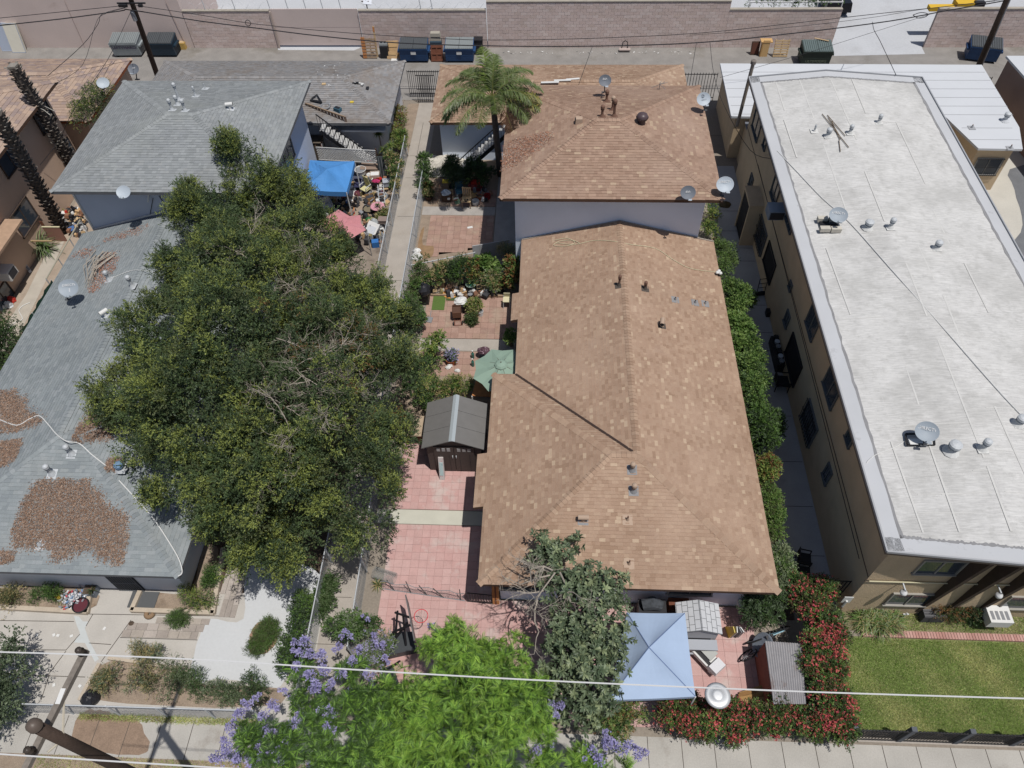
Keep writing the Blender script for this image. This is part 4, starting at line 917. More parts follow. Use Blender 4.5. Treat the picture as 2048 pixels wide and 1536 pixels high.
lq = W('broadleaf_tree', (1.2,7.6,0), 'grey green broad leaved tree with a bare grey branch between jacaranda and blue canopy', 'tree')
lb = px_blobs([(1110,1110,3.8,.6),(1150,1090,3.6,.35),(1085,1090,3.8,.45),(1180,1170,3.8,.8),(1130,1180,3.8,.8),(1225,1170,3.5,.55),(1190,1250,3.8,.95),(1130,1260,3.4,.7),(1080,1130,3.4,.45),(1190,1330,3.4,.9),(1130,1340,3.0,.8),(1215,1290,3.4,.6),(1160,1400,2.6,.7),(1110,1300,2.9,.5),(1210,1390,2.5,.5),(1100,1370,2.5,.6),(1240,1320,3.2,.4),(1150,1290,3.6,.75),(1245,1260,3.3,.35),(1110,1420,2.0,.5),(1240,1210,3.4,.35),(1180,1440,2.0,.45)])
P, out, idx = crown_points(lb, 820,(.08,.2), 1, fill=.0); whorls(P, unit(out + np.array([0,0,.55])), 9,.19,.07, [gg1, gg2, gg3], (4,3,1.6), lq, 'crown')
P, out, idx = crown_points([(*b[:3], b[3] * .65) for b in lb], 330,(.08,.2), 1, fill=.0); whorls(P, unit(out + np.array([0,0,.3])), 8,.2,.08, [gg2, gg1], (4,1), lq, 'crown_inner')
trunk_mesh(lq, (1.2,7.6,0), [b[:3] for b in lb[::2]], .12, bark)
branch_tangle(lq, [(at(1105,1140,4.4),(-1,.3,.2)),(at(1110,1145,4.4),(-.6,-.8,0)),(at(1120,1145,4.4),(.6,-1,0)),(at(1100,1150,4.3),(-1,-.4,.1)),(at(1090,1180,4.0),(-1,-.6,0)),(at(1075,1200,3.8),(-.4,-1,0)),(at(1090,1140,4.3),(-.8,.1,-.2))], 1.0,.028, twig, depth=4, kids=3)

def frond(p0, d0, L, nl, ll, drop, parent, name, mats, rach, wl=.03, hang=.5, seg=14):
    """feather frond: rachis + drooping leaflets"""
    p = np.array(p0, float); d = unit(np.array(d0, float)); pts = [p.copy()]; ds = [d.copy()]
    for i in range(seg):
        p = p + d * L / seg; d = unit(d + np.array([0,0,-drop / seg * (1 + i * .12)])); pts.append(p.copy()); ds.append(d.copy())
    pts = np.array(pts); ds = np.array(ds)
    t = np.linspace(.12,.995, nl) * seg; k = t.astype(int); k = np.minimum(k, seg - 1); fr_ = (t - k)[:, None]
    P = pts[k] * (1 - fr_) + pts[k + 1] * fr_; D = ds[k]; s = unit(np.cross(D, np.array([0,0,1.]))); parts = []
    u = t / seg; lens = ll * np.sin(np.clip(u * 1.05,.05,1) * np.pi) ** .55 
    for sg in (-1,1):
        ld = unit(s * sg + D * .55 + np.array([0,0,.1]) + rng.normal(size=P.shape) * .16)
        mid = P + ld * (lens * .5)[:, None]; ld2 = unit(ld + np.array([0,0,-hang])); tip = mid + ld2 * (lens * .5)[:, None]
        w_ = unit(np.cross(ld, np.array([0,0,1.]) + s * sg * .4)) * wl / 2
        V = np.stack([P - w_ * .6, mid - w_, tip, mid + w_, P + w_ * .6], 1); n = len(P); o = (5 * np.arange(n))[:, None]
        F = np.concatenate([np.array([[0,1,3,4]]) + o, np.array([[1,2,2,3]]) + o])[:n]
        F2 = np.array([[1,2,3,3]]) + o
        V2 = np.stack([mid - w_, tip - w_ * .2, tip + w_ * .2, mid + w_], 1).reshape(-1,3)
        V1 = np.stack([P - w_ * .6, mid - w_, mid + w_, P + w_ * .6], 1).reshape(-1,3)
        q = np.arange(n * 4).reshape(-1,4); m = rng.choice(len(mats), n)
        parts += [(V1, q, m),(V2, q, m)]
    V, F, m = join_q(parts); return (V, F, m), pts
def palm(name, label, base, top, fronds, L, ll, mats, r0, cat='palm tree', tr=None, nl=55):
    e = W(name, base, label, cat)
    mb = MB(); n = 10; b = Vector(base); tp = Vector(top); mb.tube([b.lerp(tp, i / n) for i in range(n + 1)], [r0 * (1.2 - .35 * i / n) for i in range(n + 1)], 10); mb.build('trunk', tr or palmbark, e, smooth=True)
    for (az_, el, ls, dr, mi) in fronds:
        d = (math.cos(az_) * math.cos(el), math.sin(az_) * math.cos(el), math.sin(el))
        (V, F, m), pts = frond(tp, d, L * ls, nl, ll, dr * .72, e, 'frond', mats[mi], None)
        o = npmesh('frond', V, F, m, mats[mi], e)
        mb = MB(); mb.tube([tuple(q) for q in pts[::2]], [.03 * (1 - .11 * i) for i in range(len(pts[::2]))], 4); mb.build('frond_stalk', leafmat('palm_stalk', (130,134,74)), o)
    return e
pg1 = leafmat('palm_leaflet', (112,130,74), rough=.4); pg2 = leafmat('palm_leaflet_grey', (136,148,108), rough=.4); pg3 = leafmat('palm_leaflet_yellow', (168,160,88)); pg4 = leafmat('palm_leaflet_dead', (112,84,66)); pg5 = leafmat('palm_leaflet_bright', (136,160,76))
G_, Y_, D_, B_ = [pg1, pg2, pg1], [pg1, pg3, pg3], [pg4, pg4], [pg5, pg1]
ptop = at(985,196,6.4)
palm('queen_palm', 'feathery green queen palm standing over the brown garage and the outside stair', at(1001,350), ptop,
     [(3.0,.55,1.0,1.7,0),(2.6,.6,1.05,1.6,0),(3.35,.35,1.0,1.6,0),(2.2,.7,.9,1.4,0),(1.9,1.05,.8,.7,3),(1.6,.8,.9,1.3,0),(1.2,.6,1.0,1.5,0),(.85,.7,1.05,1.6,0),(.5,.55,1.05,1.7,0),(.2,.4,1.0,1.6,1),(-.1,.25,1.0,1.3,1),(-.5,.3,.9,1.7,0),(-1.0,.25,.8,1.8,2),(-1.9,.5,.75,1.8,0),(-2.4,.3,.95,1.7,0),(-2.9,.3,1.0,1.7,0),(3.6,.7,1.0,1.8,0),(-1.4,.8,.6,1.8,0),(.3,.9,.8,1.8,0),(2.5,1.0,.8,1.9,0),(1.5,1.2,.7,1.3,0),(-.3,.8,.8,1.9,0)], 3.1,.62, [G_, Y_, D_, B_], .16, nl=110)
def bare_palm(label, base, top, r):
    e = W('bare_palm_trunk', base, label, 'palm trunk'); b = Vector(base); t = Vector(top); n = 30
    mb = MB(); mb.tube([b.lerp(t, i / n) for i in range(n + 1)], [r * .8 * (1 + R_.uniform(-.08,.08)) for i in range(n + 1)], 9); mb.build('trunk', palmbark, e)
    items = MB(); H_ = (t - b).length; k = 0; z = 0
    while z < H_ - .05:
        for j in range(6):
            a = j * 2 * math.pi / 6 + k * .5 + R_.uniform(-.2,.2); c = b.lerp(t, z / H_); d = Vector((math.cos(a), math.sin(a), 0))
            q = c + d * r * .75; up = Vector((0,0,1)); Lb = R_.uniform(.12,.26)
            items.bar(q, q + d * Lb * .75 + up * Lb * .55,.12,.03, R_.choice((0,0,1)))
        z += .16; k += 1
    items.build('leaf_bases', [palmbark, boot_m], e)
    mb = MB(); mb.box((t.x, t.y, t.z),(r * 1.3, r * 1.3,.1)); mb.build('cut_top', boot_m, e); return e
bt1 = bare_palm('bare shaggy palm trunk whose sawn top shows in the frame, at upper left', (-26.0,33.9,0), at(26,132,7.6), .3)
p = at(-8,225,8.2); bare_palm('bare shaggy palm trunk nearer the barred window, running off the left edge', (-25.9,30.2,0), p, .3)
mb = MB(); mb.tube([onX(70,205,-25.9), onX(95,215,-25.6), onX(108,222,-25.4)], .02,4); mb.tube([onX(70,212,-25.9), onX(88,220,-25.6), onX(100,230,-25.4)], .02,4); mb.build('pale_stalks', M('pale_stalk', (200,196,186)), bt1)

def flower_hedge(label, lst, base, nsub):
    e = leafy('flowering_hedge', label, 'hedge', px_blobs(lst), base, [shr, fresh, leaf_choc, dk, fresh2], nsub, (.14,.28), 26,9,.15,.055,.032,(3,3,3,1,1.5), fill=.15)
    bx = Vector(base); bl = [(p[0] - bx.x, p[1] - bx.y, p[2] - bx.z, p[3]) for p in px_blobs(lst)]
    P, out, idx = crown_points(bl, int(nsub * 1.7),(.18,.3), 6, fill=.0); keep = out[:, 2] > -.1; P, out = P[keep], out[keep]
    n = len(P); parts = []
    for q in range(5):
        d = unit(rng.normal(size=(n, 3)) + out * .5); V, F = leaf_quads(P + rng.normal(size=(n, 3)) * .016 + out * .03, d, unit(out + rng.normal(size=(n, 3)) * .5), rng.uniform(.04,.07, n), rng.uniform(.04,.06, n), .1); parts.append((V, F, rng.choice(2, n, p=(.7,.3))))
    V, F, m = join_q(parts); npmesh('flowers', V, F, m, [red1, red2], e); return e
flower_hedge('tall coral flowered hedge running from the iron gate down to the pavement beside the lawn', [(1600,1170,1.4,.32),(1640,1180,1.4,.38),(1625,1220,1.5,.42),(1650,1250,1.5,.42),(1635,1290,1.5,.42),(1665,1270,1.4,.32),(1625,1330,1.4,.35),(1655,1340,1.4,.42),(1645,1390,1.4,.42),(1680,1410,1.3,.38),(1650,1435,1.2,.42),(1595,1205,1.3,.22),(1680,1450,1.1,.35),(1660,1310,1.4,.4)], at(1640,1380), 420)
flower_hedge('long low coral flowered hedge along the pavement in front of the tiled patio', [(1345,1425,1.0,.36),(1380,1440,1.0,.36),(1420,1440,1.0,.36),(1460,1430,1.1,.4),(1500,1435,1.0,.36),(1545,1440,1.0,.36),(1590,1440,1.0,.38),(1630,1445,.9,.34),(1370,1405,1.0,.3),(1470,1460,.8,.3),(1560,1415,1.1,.25),(1410,1460,.8,.25)], at(1480,1460), 320)
leafy('mixed_shrub', 'pale green and reddish shrub on the fence below the large pale blue canopy', 'shrub', px_blobs([(1215,1420,1.4,.4),(1255,1425,1.3,.4),(1235,1455,1.1,.35),(1280,1425,1.2,.25),(1200,1440,1.2,.3)]), at(1235,1460), [shr, fresh2, straw, brn], 70,(.12,.22), 14,7,.16,.07,.03,(3,3,1,.7))
side = [('leafy bright green shrub beside the white floodlights at the brown roof edge', [(1440,500,1.6,.45),(1455,520,1.6,.4),(1445,540,1.5,.4),(1460,500,1.4,.25)], [fresh, fresh2, md], .06,.03),
        ('rounded glossy shrub in the side passage just below the floodlights', [(1480,590,2.0,.5),(1470,610,1.9,.5),(1490,600,1.7,.4),(1460,580,1.6,.4)], [fresh, shr, fresh2], .09,.05),
        ('broad leaved light green shrub in the upper middle of the side passage', [(1480,660,2.1,.5),(1470,645,2.0,.45),(1475,690,2.1,.4)], [fresh2, fresh], .14,.07),
        ('long dense box like green hedge against the brown house in the side passage', [(1500,690,2.1,.5),(1495,730,2.2,.55),(1510,720,1.9,.45),(1500,770,2.2,.55),(1515,760,1.9,.4),(1510,800,2.1,.5)], [shr, fresh, fresh2], .07,.045),
        ('dark glossy shrub with pointed leaves in the middle of the side passage', [(1520,850,2.1,.5),(1540,840,1.9,.35),(1530,880,1.9,.45),(1515,830,2.1,.4),(1550,860,1.6,.25)], [shr, dk, fresh], .13,.04),
        ('small yellow and red tinged shrub in the lower part of the side passage', [(1535,930,1.7,.3),(1530,945,1.7,.28)], [yg, brn, fresh], .07,.04),
        ('thin light green shrub low in the side passage above the lowest bushes', [(1540,1000,1.5,.3),(1545,1030,1.4,.3),(1545,1060,1.3,.28),(1538,980,1.5,.22)], [fresh2, fresh, ol], .07,.035),
        ('grey green feathery bush at the bottom end of the side passage beside the black chairs', [(1560,1110,1.4,.32),(1565,1140,1.4,.34),(1560,1165,1.3,.3)], [gg1, gg3, fresh], .08,.03)]
for lab, bl, ms, LL, WW in side:
    bl = [(u_, v_, z_, r_ * .82) for u_, v_, z_, r_ in bl]
    u = sum(b[0] for b in bl) / len(bl); v = sum(b[1] for b in bl) / len(bl); leafy('passage_shrub', lab, 'shrub', px_blobs(bl), Vector((at(u, v, 1.6).x, at(u, v, 1.6).y, 0)), ms, 26 + 14 * len(bl),(.14,.28), 20,7,.16, LL, WW, fill=.15)
leafy('dark_patio_shrub', 'dark green rosette leaved shrub between the play hut and the flowering hedge', 'shrub', px_blobs([(1515,1205,1.3,.4),(1535,1225,1.2,.35),(1500,1225,1.1,.3),(1545,1200,1.2,.3)]), at(1525,1235), [gg2, dk, shr], 60,(.14,.26), 14,8,.16,.12,.03)
def bush(label, pb, ms, LL=.09, WW=.04, n=40, per=14, sub=(.12,.25), cat='plant', name='yard_plant', weights=None, tw=.16):
    bl = px_blobs(pb); c = bl[0]; return leafy(name, label, cat, bl, Vector((c[0], c[1], 0)), ms, n, sub, per, 7, tw, LL, WW, weights, fill=.15)
bush('leafy green plant left of the sawn tree stump along the tilted fence', [(880,545,.9,.35),(862,560,.8,.3),(895,535,.9,.25)], [fresh, shr, straw])
bush('green spiky plant cluster behind the forked tree stump', [(912,540,1.0,.35),(925,530,1.0,.3),(908,552,.8,.25)], [shr, dk, fresh], .14,.03)
bush('mixed green plants in the middle of the planting row by the fence', [(940,540,1.0,.35),(955,530,1.0,.3),(945,555,.8,.3)], [shr, yg, brn, dk], .11,.05)
bush('large leaved bright green plant by the leaning grey board', [(965,530,1.1,.25),(975,522,1.1,.25),(985,535,1.0,.25)], [fresh2, fresh], .24,.12,16,6)
bush('pale variegated plant below the leaning grey board', [(980,555,.8,.25),(992,550,.9,.25),(985,572,.6,.2)], [gg3, fresh, straw], .1,.025)
bush('lime green plant against the brown house wall at the planting row end', [(1022,528,1.2,.25),(1028,545,1.1,.25),(1020,560,.9,.22)], [fresh2, shr, brn], .14,.07)
bush('green shrub on the path fence beside the planting row', [(838,545,1.1,.3),(830,570,1.0,.3),(820,600,.9,.3),(842,525,1.0,.25)], [fresh, shr, ol])
bush('bright green plant with a red bloom in a terracotta pot by the path fence', [(825,625,1.0,.35),(832,640,.9,.3),(820,615,1.0,.25)], [fresh, shr], .12,.06)
bush('young round leaved sapling on the concrete strip beside the pots', [(868,690,1.3,.28),(880,680,1.3,.25),(870,710,1.0,.25),(856,700,1.1,.2)], [fresh, fresh2, yg], .1,.06,26,8)
bush('small bright green plant in the shade beside the brown house eave', [(1022,665,.9,.14),(1024,675,.9,.14),(1018,680,.8,.12)], [fresh, fresh2], .12,.06,10,8,(.08,.14))
bush('tangled low plants in front of the dark storage shed', [(905,775,.5,.4),(925,770,.5,.35),(885,780,.6,.35),(870,765,.7,.35),(850,785,.8,.35)], [straw, yg, shr, fresh], .1,.03,60)
bush('leafy plants under the big tree edge between sapling and shed', [(845,740,1.0,.5),(860,725,1.0,.4),(830,770,1.0,.5),(848,800,.8,.4)], [shr, dk, fresh], .08,.04,60)
bush('small shrub on the left fence beside the grey garage wall', [(800,240,.9,.3),(798,225,1.0,.25),(796,262,.9,.3)], [fresh, yg, brn], .08,.035)
bush('yellow green leafy shrub at the corner of the grey garage by the path', [(797,275,.9,.35),(800,290,.9,.3)], [yg, fresh, ol], .14,.035,30)
bush('dense shrub growing through the wire fence beside the rubbish yard', [(792,330,1.0,.3),(788,350,1.0,.3),(782,320,1.3,.3),(790,375,.9,.25)], [shr, straw, fresh])
bush('ivy covered fence corner at the top of the tiled yard', [(848,340,1.0,.35),(845,365,1.0,.3),(850,320,1.1,.3),(860,350,.8,.3)], [shr, dk, fresh])
bush('tall dark spiky plant in front of the outside stair', [(905,330,1.2,.3),(910,350,1.0,.35),(900,345,.8,.3)], [dk, gg2, shr], .26,.035,30)
bush('dark shade plants under the outside stair beside the two storey house', [(950,340,.8,.5),(970,350,.8,.45),(930,350,.7,.4)], [dk, shr], .12,.05,50)
bush('weedy patch growing beside the white plaster slab', [(1020,505,1.0,.25),(1008,500,1.0,.2)], [straw, gg1], .06,.02)
bush('small green plants in pots at the brown two storey house corner', [(1425,415,.8,.2),(1427,430,.7,.2),(1420,455,.7,.28),(1425,465,.6,.2)], [fresh, shr, yg], .07,.035)
# left front garden weeds
for lab, pb, ms in (('grey green weeds beside the black bag in the front bed', [(215,1365,.3,.35),(225,1345,.3,.3),(195,1370,.2,.25)], [gg1, ol, straw]),
                    ('dry weedy clump in the middle of the front bed', [(290,1345,.4,.45),(310,1365,.3,.4),(275,1365,.3,.35)], [ol, straw, gg1]),
                    ('green and brown weeds beside the fresh concrete slab', [(350,1340,.5,.4),(340,1380,.3,.35),(365,1355,.4,.35)], [ol, gg1, md]),
                    ('dark green weeds at the lower edge of the fresh slab', [(385,1360,.4,.3),(400,1375,.3,.28),(420,1385,.3,.25)], [md, shr, gg1]),
                    ('bushy dark green shrub at the lower edge of the fresh white slab', [(508,1365,.5,.32),(515,1385,.4,.35),(500,1350,.5,.2),(495,1390,.3,.28)], [shr, md, dk]),
                    ('small weeds between the slab shrubs and the wire fence', [(450,1390,.3,.3),(470,1385,.3,.25),(435,1380,.3,.25)], [gg1, md]),
                    ('tall dry seed stalks at the edge of the front concrete', [(275,1295,.5,.15),(282,1310,.5,.15),(310,1310,.4,.2)], [straw, gg1]),
                    ('leafy plants at the right end of the planter bed by the barred door house', [(375,1190,.3,.3),(400,1200,.3,.3),(385,1212,.2,.25),(425,1200,.3,.2)], [fresh, yg, md]),
                    ('small weeds in the planter bed beside the side wall', [(425,1150,.3,.25),(420,1165,.2,.2)], [fresh, shr]),
                    ('green weed in the left planter bed beside the heap of cans', [(105,1182,.3,.25),(72,1195,.2,.2),(115,1190,.2,.15)], [fresh, shr]),
                    ('dry weed clump at the far left of the planter bed', [(15,1200,.3,.4),(25,1190,.3,.3)], [ol, straw]),
                    ('short plant by the kerb below the planter bed', [(355,1237,.2,.2),(365,1240,.15,.15)], [fresh, md])):
    bush(lab, pb, ms, .05,.022,34,14,(.1,.2), 'weeds', 'weed_clump')
bush('juniper like green ground shrub in the round hole of the white slab', [(533,1270,.25,.32),(520,1285,.25,.3),(540,1255,.25,.25),(512,1295,.2,.22),(545,1275,.2,.2)], [md, fresh, ol], .06,.014,110,22,(.08,.16), 'shrub', 'ground_shrub')
sheet('planting_hole', wob([A2(502,1265), A2(520,1243), A2(548,1248), A2(555,1280), A2(535,1305), A2(505,1308), A2(498,1290)], .02,4), M('red_soil', (160,130,110), n1=(3,.2)), .012)
bush('green hedge plants along the wire fence beside the fresh slab', [(590,1270,1.0,.35),(582,1300,1.0,.35),(575,1330,.9,.3),(600,1240,.9,.3),(608,1212,.7,.25)], [shr, dk, fresh], .07,.04,70)
bush('fan leaved plant by the fence above the slab hedge', [(615,1200,.5,.25),(612,1220,.5,.2)], [fresh, fresh2], .2,.02,12,14)
bush('dark green weeds in the strip between the fence and the path', [(655,1180,.4,.25),(650,1200,.4,.25),(660,1165,.4,.2),(640,1225,.3,.2)], [shr, md])
bush('round leaved shrub on the path between the jacaranda and the fence', [(702,1245,1.2,.28),(690,1260,1.2,.25),(720,1262,1.3,.3),(740,1255,1.4,.25),(668,1252,1.0,.2)], [shr, gg1, fresh], .08,.045,50)
bush('light wispy shrub with pale blooms beside the basketball hoop', [(745,1290,2.0,.3),(760,1300,2.0,.3),(770,1280,2.0,.25),(730,1310,2.0,.28),(755,1330,1.9,.25)], [gg1, fresh, fresh2, gg3, viol2], .06, .02, 60)
# grassy / strappy plants
def strappy(label, c, n, L, wd, ms, spread=1., name='strap_leaf_plant', cat='plant', z0=.05):
    e = W(name, c, label, cat); n_ = n; az_ = rng.uniform(0,2 * np.pi, n_); el = rng.uniform(.5,1.4, n_); rr = rng.uniform(0, spread, n_) ** .7 * spread
    ph = rng.uniform(0,2 * np.pi, n_); base = np.array([c[0], c[1], c[2] + z0]) + np.stack([np.cos(ph) * rr * SX, np.sin(ph) * rr * SY, 0 * rr], 1); parts = []
    d = np.stack([np.cos(az_) * np.cos(el), np.sin(az_) * np.cos(el), np.sin(el)], 1); LL = L * rng.uniform(.6,1.15, n_); p = base; m = rng.choice(len(ms), n_); seg = 5
    for k in range(seg):
        s = unit(np.cross(d, np.array([0,0,1.]))); q = p + d * (LL / seg)[:, None]; w0 = wd * (1 - k / seg) / 2 + .003; w1 = wd * (1 - (k + 1) / seg) / 2 + .002
        V = np.stack([p - s * w0, q - s * w1, q + s * w1, p + s * w0], 1).reshape(-1,3); parts.append((V, np.arange(n_ * 4).reshape(-1,4), m)); p = q; d = unit(d + np.array([0,0,-.42]))
    V, F, m = join_q(parts); npmesh('leaves', V, F, m, ms, e); return e
SX, SY = 1.,.6
strappy('arching grassy clump at the corner of the apartment block beside the iron gate', at(1752,1242), 2000,.62,.036, [fresh2, fresh, gg3, straw], .78, 'grass_clump', 'grass')
SX, SY = 1.,1.
strappy('tall strap leaved plant beside the wooden pickets at the left edge', at(88,500), 130,1.25,.07, [gg3, fresh, gg1], .45)
strappy('small agave like plant beside the coiled wire on the pink patio edge', at(757,1172), 40,.4,.04, [shr, straw], .05)
strappy('variegated spiky plant beside the green umbrella', at(942,768), 60,.45,.04, [gg3, straw, shr], .06)
for (u, v, lab) in ((757,268, 'spiky dracaena standing highest behind the blue canopy yard'),(780,292, 'spiky dracaena leaning over the wire fence near the white lattice'),(768,300, 'short spiky dracaena beside the white lattice')):
    b = at(u, v, 1.4); e = strappy(lab, Vector((b.x, b.y, 0)), 90,.42,.045, [fresh, yg, dk], .06, 'dracaena', z0=1.35)
    mb = MB(); mb.tube([(b.x, b.y, 0),(b.x + .03, b.y, 1.4)], .03,5); mb.build('stem', bark, e)
# lawn blades and bed cover
def grass(name, label, area, n, L, ms, zbase, wts=None):
    pts = np.stack([rng.uniform(area[0], area[1], n), rng.uniform(area[2], area[3], n), np.full(n, zbase)], 1); d = rnd_dirs(n, 1.1); d[:, 2] = np.abs(d[:, 2]); d = unit(d)
    q = .42 + .3 * np.sin(pts[:, 0] * 1.1 + 1) * np.sin(pts[:, 1] * 1.6 + .5) + .25 * np.sin(pts[:, 0] * 2.9 + pts[:, 1] * 2.1) + rng.normal(size=n) * .3; m = np.clip((q * len(ms)).astype(int), 0, len(ms) - 1)
    V, F = leaf_quads(pts, d, unit(rng.normal(size=(n, 3))), L * rng.uniform(.6,1.3, n), L * .16 * np.ones(n), .0); o = npmesh(name, V, F, m, ms, None); tag(o, label, 'grass', kind='stuff'); return o
gr1, gr2, gr3 = leafmat('grass_deep', (108,132,66), k=1.5, var=.12), leafmat('grass_mid', (128,146,82), k=1.5, var=.12), leafmat('grass_dry', (166,166,116), k=1.5, var=.1)
grass('lawn', 'short patchy green lawn in front of the apartment block', (9.95,19.5,6.4,9.42), 120000,.075, [gr3, gr2, gr1, gr2], .02)
grass('bed_grass', 'sparse grass growing in the bed below the apartment wall', (12.2,19,9.75,10.35), 9000,.09, [gr3, gr2, gr1], .03)
grass('fence_weeds', 'dry weeds along the foot of the front wire fence', (-15.2,-9.2,5.9,6.1), 5000,.1, [gr3, gr2, straw], .0)
grass('parkway_grass', 'dry grass along the parkway strip below the pavement', (-16,-8,4.2,4.8), 6000,.08, [gr3, straw, gr2], .0)
bush('bronze leaved shrub at the foot of the apartment wall beside the wall box', [(1885,1215,.6,.25),(1905,1222,.5,.3),(1925,1220,.5,.25)], [leaf_choc, shr, brn], .06,.03)
bush('bronze leaved shrub farther along the apartment wall near the air conditioner', [(1945,1222,.5,.25),(1960,1228,.4,.2)], [leaf_choc, shr, dk], .06,.03)

# ================================================================ ROOF FITTINGS
def text_mesh(txt, size, mat, parent, name='lettering', M4=None):
    cu = bpy.data.curves.new('lettering', 'FONT'); cu.body = txt; cu.size = size; cu.align_x = 'CENTER'; cu.align_y = 'CENTER'; cu.extrude = .001; cu.resolution_u = 2
    ob = bpy.data.objects.new('lettering', cu); me = bpy.data.meshes.new_from_object(ob); bpy.data.objects.remove(ob); me.materials.clear(); me.materials.append(mat)
    o = bpy.data.objects.new(name, me); COL.objects.link(o); o.parent = parent
    if M4: o.matrix_basis = M4
    return o
letter_w = M('white_lettering', (236,236,236)); letter_d = M('dark_lettering', (60,66,80))
def frame_z(n, up=Vector((0,0,1))):
    n = n.normalized(); y = (up - n * up.dot(n)).normalized(); x = y.cross(n); return Matrix((x, y, n)).transposed()
def dish(label, c, r, mat, txt=None, n=(.2,-.75,.62), foot=None, base=None, roll=0., letter=letter_w, extra=None):
    """satellite dish: c = centre of the reflector (world), foot = where its mast stands"""
    c = Vector(c); n = Vector(n).normalized(); foot = Vector(foot) if foot is not None else Vector((c.x - n.x * .3, c.y + .25, c.z - .75))
    e = W('satellite_dish', foot, label, 'satellite dish', 'satellite dishes on the roofs'); R = frame_z(n)
    mb = MB(); seg = 24
    prof = [(0,-.07),(.35,-.058),(.7,-.025),(1,.02),(1.02,.025),(1.0,.008),(.7,-.04),(.35,-.073),(0,-.085)]
    for pr, pz in prof:
        for k in range(seg):
            a = 2 * math.pi * k / seg; q = c + R @ Vector((math.cos(a) * pr * r, math.sin(a) * pr * r * .88, pz * r / .43)); mb.v.append(tuple(q))
    for i in range(len(prof) - 1):
        for k in range(seg): mb.f.append((i * seg + k, i * seg + (k + 1) % seg, (i + 1) * seg + (k + 1) % seg, (i + 1) * seg + k)); mb.m.append(0)
    rf = mb.build('reflector', mat, e, smooth=True)
    back = c - n * .08; low = c + R @ Vector((0,-r * .9,0)); lnb = c + R @ Vector((r * .12,-r * .98, r * .62))
    mb = MB(); mb.bar(back, low - n * .04,.04,.03); mb.bar(low - n * .04, lnb, .035,.03); mb.build('feed_arm', galv, e)
    mb = MB(); mb.box(lnb, (.2 * r / .43,.07,.09), R=R); mb.box(lnb + R @ Vector((-.05,0,.05)),(.06,.06,.06), R=R); mb.build('feed_horn', mat if mat is not dish_d else dish_l, e)
    mb = MB(); mb.tube([foot, foot + Vector((0,0,.12)), Vector((back.x, back.y + .06, back.z - .18)), back - n * .03], .03,6); mb.bar(foot + Vector((-.14,.02,.03)), foot + Vector((.14,.02,.03)), .1,.03); mb.build('mast', M('mast_dark', (90,92,96)), e)
    if txt:
        for t_, s_, dx, dy in txt:
            p = c + R @ Vector((dx * r, dy * r, .004 - .05 * r)); M4 = R.to_4x4(); M4.translation = p; text_mesh(t_, s_, letter, rf, M4=M4)
    if extra: extra(e, c, R, r)
    return e
dish('grey dish with white lettering standing alone on the slate grey front roof', at(137,576,4.15), .41, dish_g, [('DIRECTV', .14,.05,.3)], n=(.1,-.6,.78), foot=onPlane(137,600, pGF['left']))
dish('dark dish with a pale logo high on the back slope of the rosy brown roof', at(1210,161,6.75), .3, dish_d, [('dish', .14,0,.25)], foot=onPlane(1209,186, pB2['back']), n=(.1,-.8,.6))
dish('pale dish with dark round logo at the upper right of the rosy brown roof', at(1407,198,6.3), .34, dish_l, [('D', .2,0,.38),('DIRECTV', .06,.1,-.1)], foot=onPlane(1408,222, pB2['right']), letter=letter_d)
dish('dark dish with pale logo overhanging the front eave of the rosy brown roof', at(1376,385,6.0), .32, dish_d, [('dish', .13,0,.1)], foot=onPlane(1372,395, pB2['front']), n=(.05,-.75,.65))
dish('light lettered dish just outside the lower right corner of the rosy brown roof', at(1450,369,6.1), .37, dish_l, [('DIRECTV', .13,.02,.3)], foot=onPlane(1441,393, pB2['right']), n=(.05,-.7,.7))
dish('light dish hanging at the front eave of the grey two storey house', at(247,384,5.7), .32, dish_l, [('dish', .11,0,-.7)], foot=onPlane(250,378, pG2['front']), n=(.0,-.6,.8))
dish('dark dish with white logo behind the tan garage roof beside the wooden utility pole', at(267,138,3.2), .34, dish_d, [('dish', .13,0,.2)], foot=at(275,160,2.3), n=(-.05,-.7,.7))
dish('plain light grey dish peeping over the shrub beside the tan garage roof', at(206,166,4.2), .33, dish_l, None, foot=onPlane(205,185, pTL['right']), n=(.3,-.6,.7))
def blocks_under(e, c, R, r):
    for (u, v) in ((1645,438),(1668,440),(1650,458),(1672,459)):
        p = at(u, v, 5.78); mb = MB(); mb.box((p.x, p.y, p.z),(.4,.2,.18)); mb.build('ballast_block', M('ballast', (206,200,188), n1=(5,.08)), e)
    mb = MB(); a, b = at(1640,448,5.72), at(1675,449,5.72); mb.bar(a, b, .5,.05); mb.build('ballast_tray', blackm, e)
dish('grey lettered dish on concrete ballast blocks on the white apartment roof', at(1677,430,6.2), .36, dish_g, [('DIRECTV', .13,0,.25)], foot=at(1664,448,5.72), n=(-.1,-.55,.83), extra=blocks_under)
def tray(e, c, R, r):
    mb = MB(); q = [at(1811,868,5.74), at(1867,866,5.74), at(1869,890,5.74), at(1814,890,5.74)]
    for a, b in zip(q, q[1:] + q[:1]): mb.bar(a, b, .05,.05)
    mb.build('tray_frame', blackm, e)
    mb = MB(); a, b = at(1818,884,5.75), at(1862,884,5.75); mb.bar(a, b, .22,.06); mb.build('ballast_tray', whitep, e)
dish('grey lettered dish on a low black frame near the front of the white apartment roof', at(1854,863,6.2), .36, dish_g, [('DIRECTV', .14,0,.25)], foot=at(1845,892,5.74), n=(-.15,-.55,.82), extra=tray)

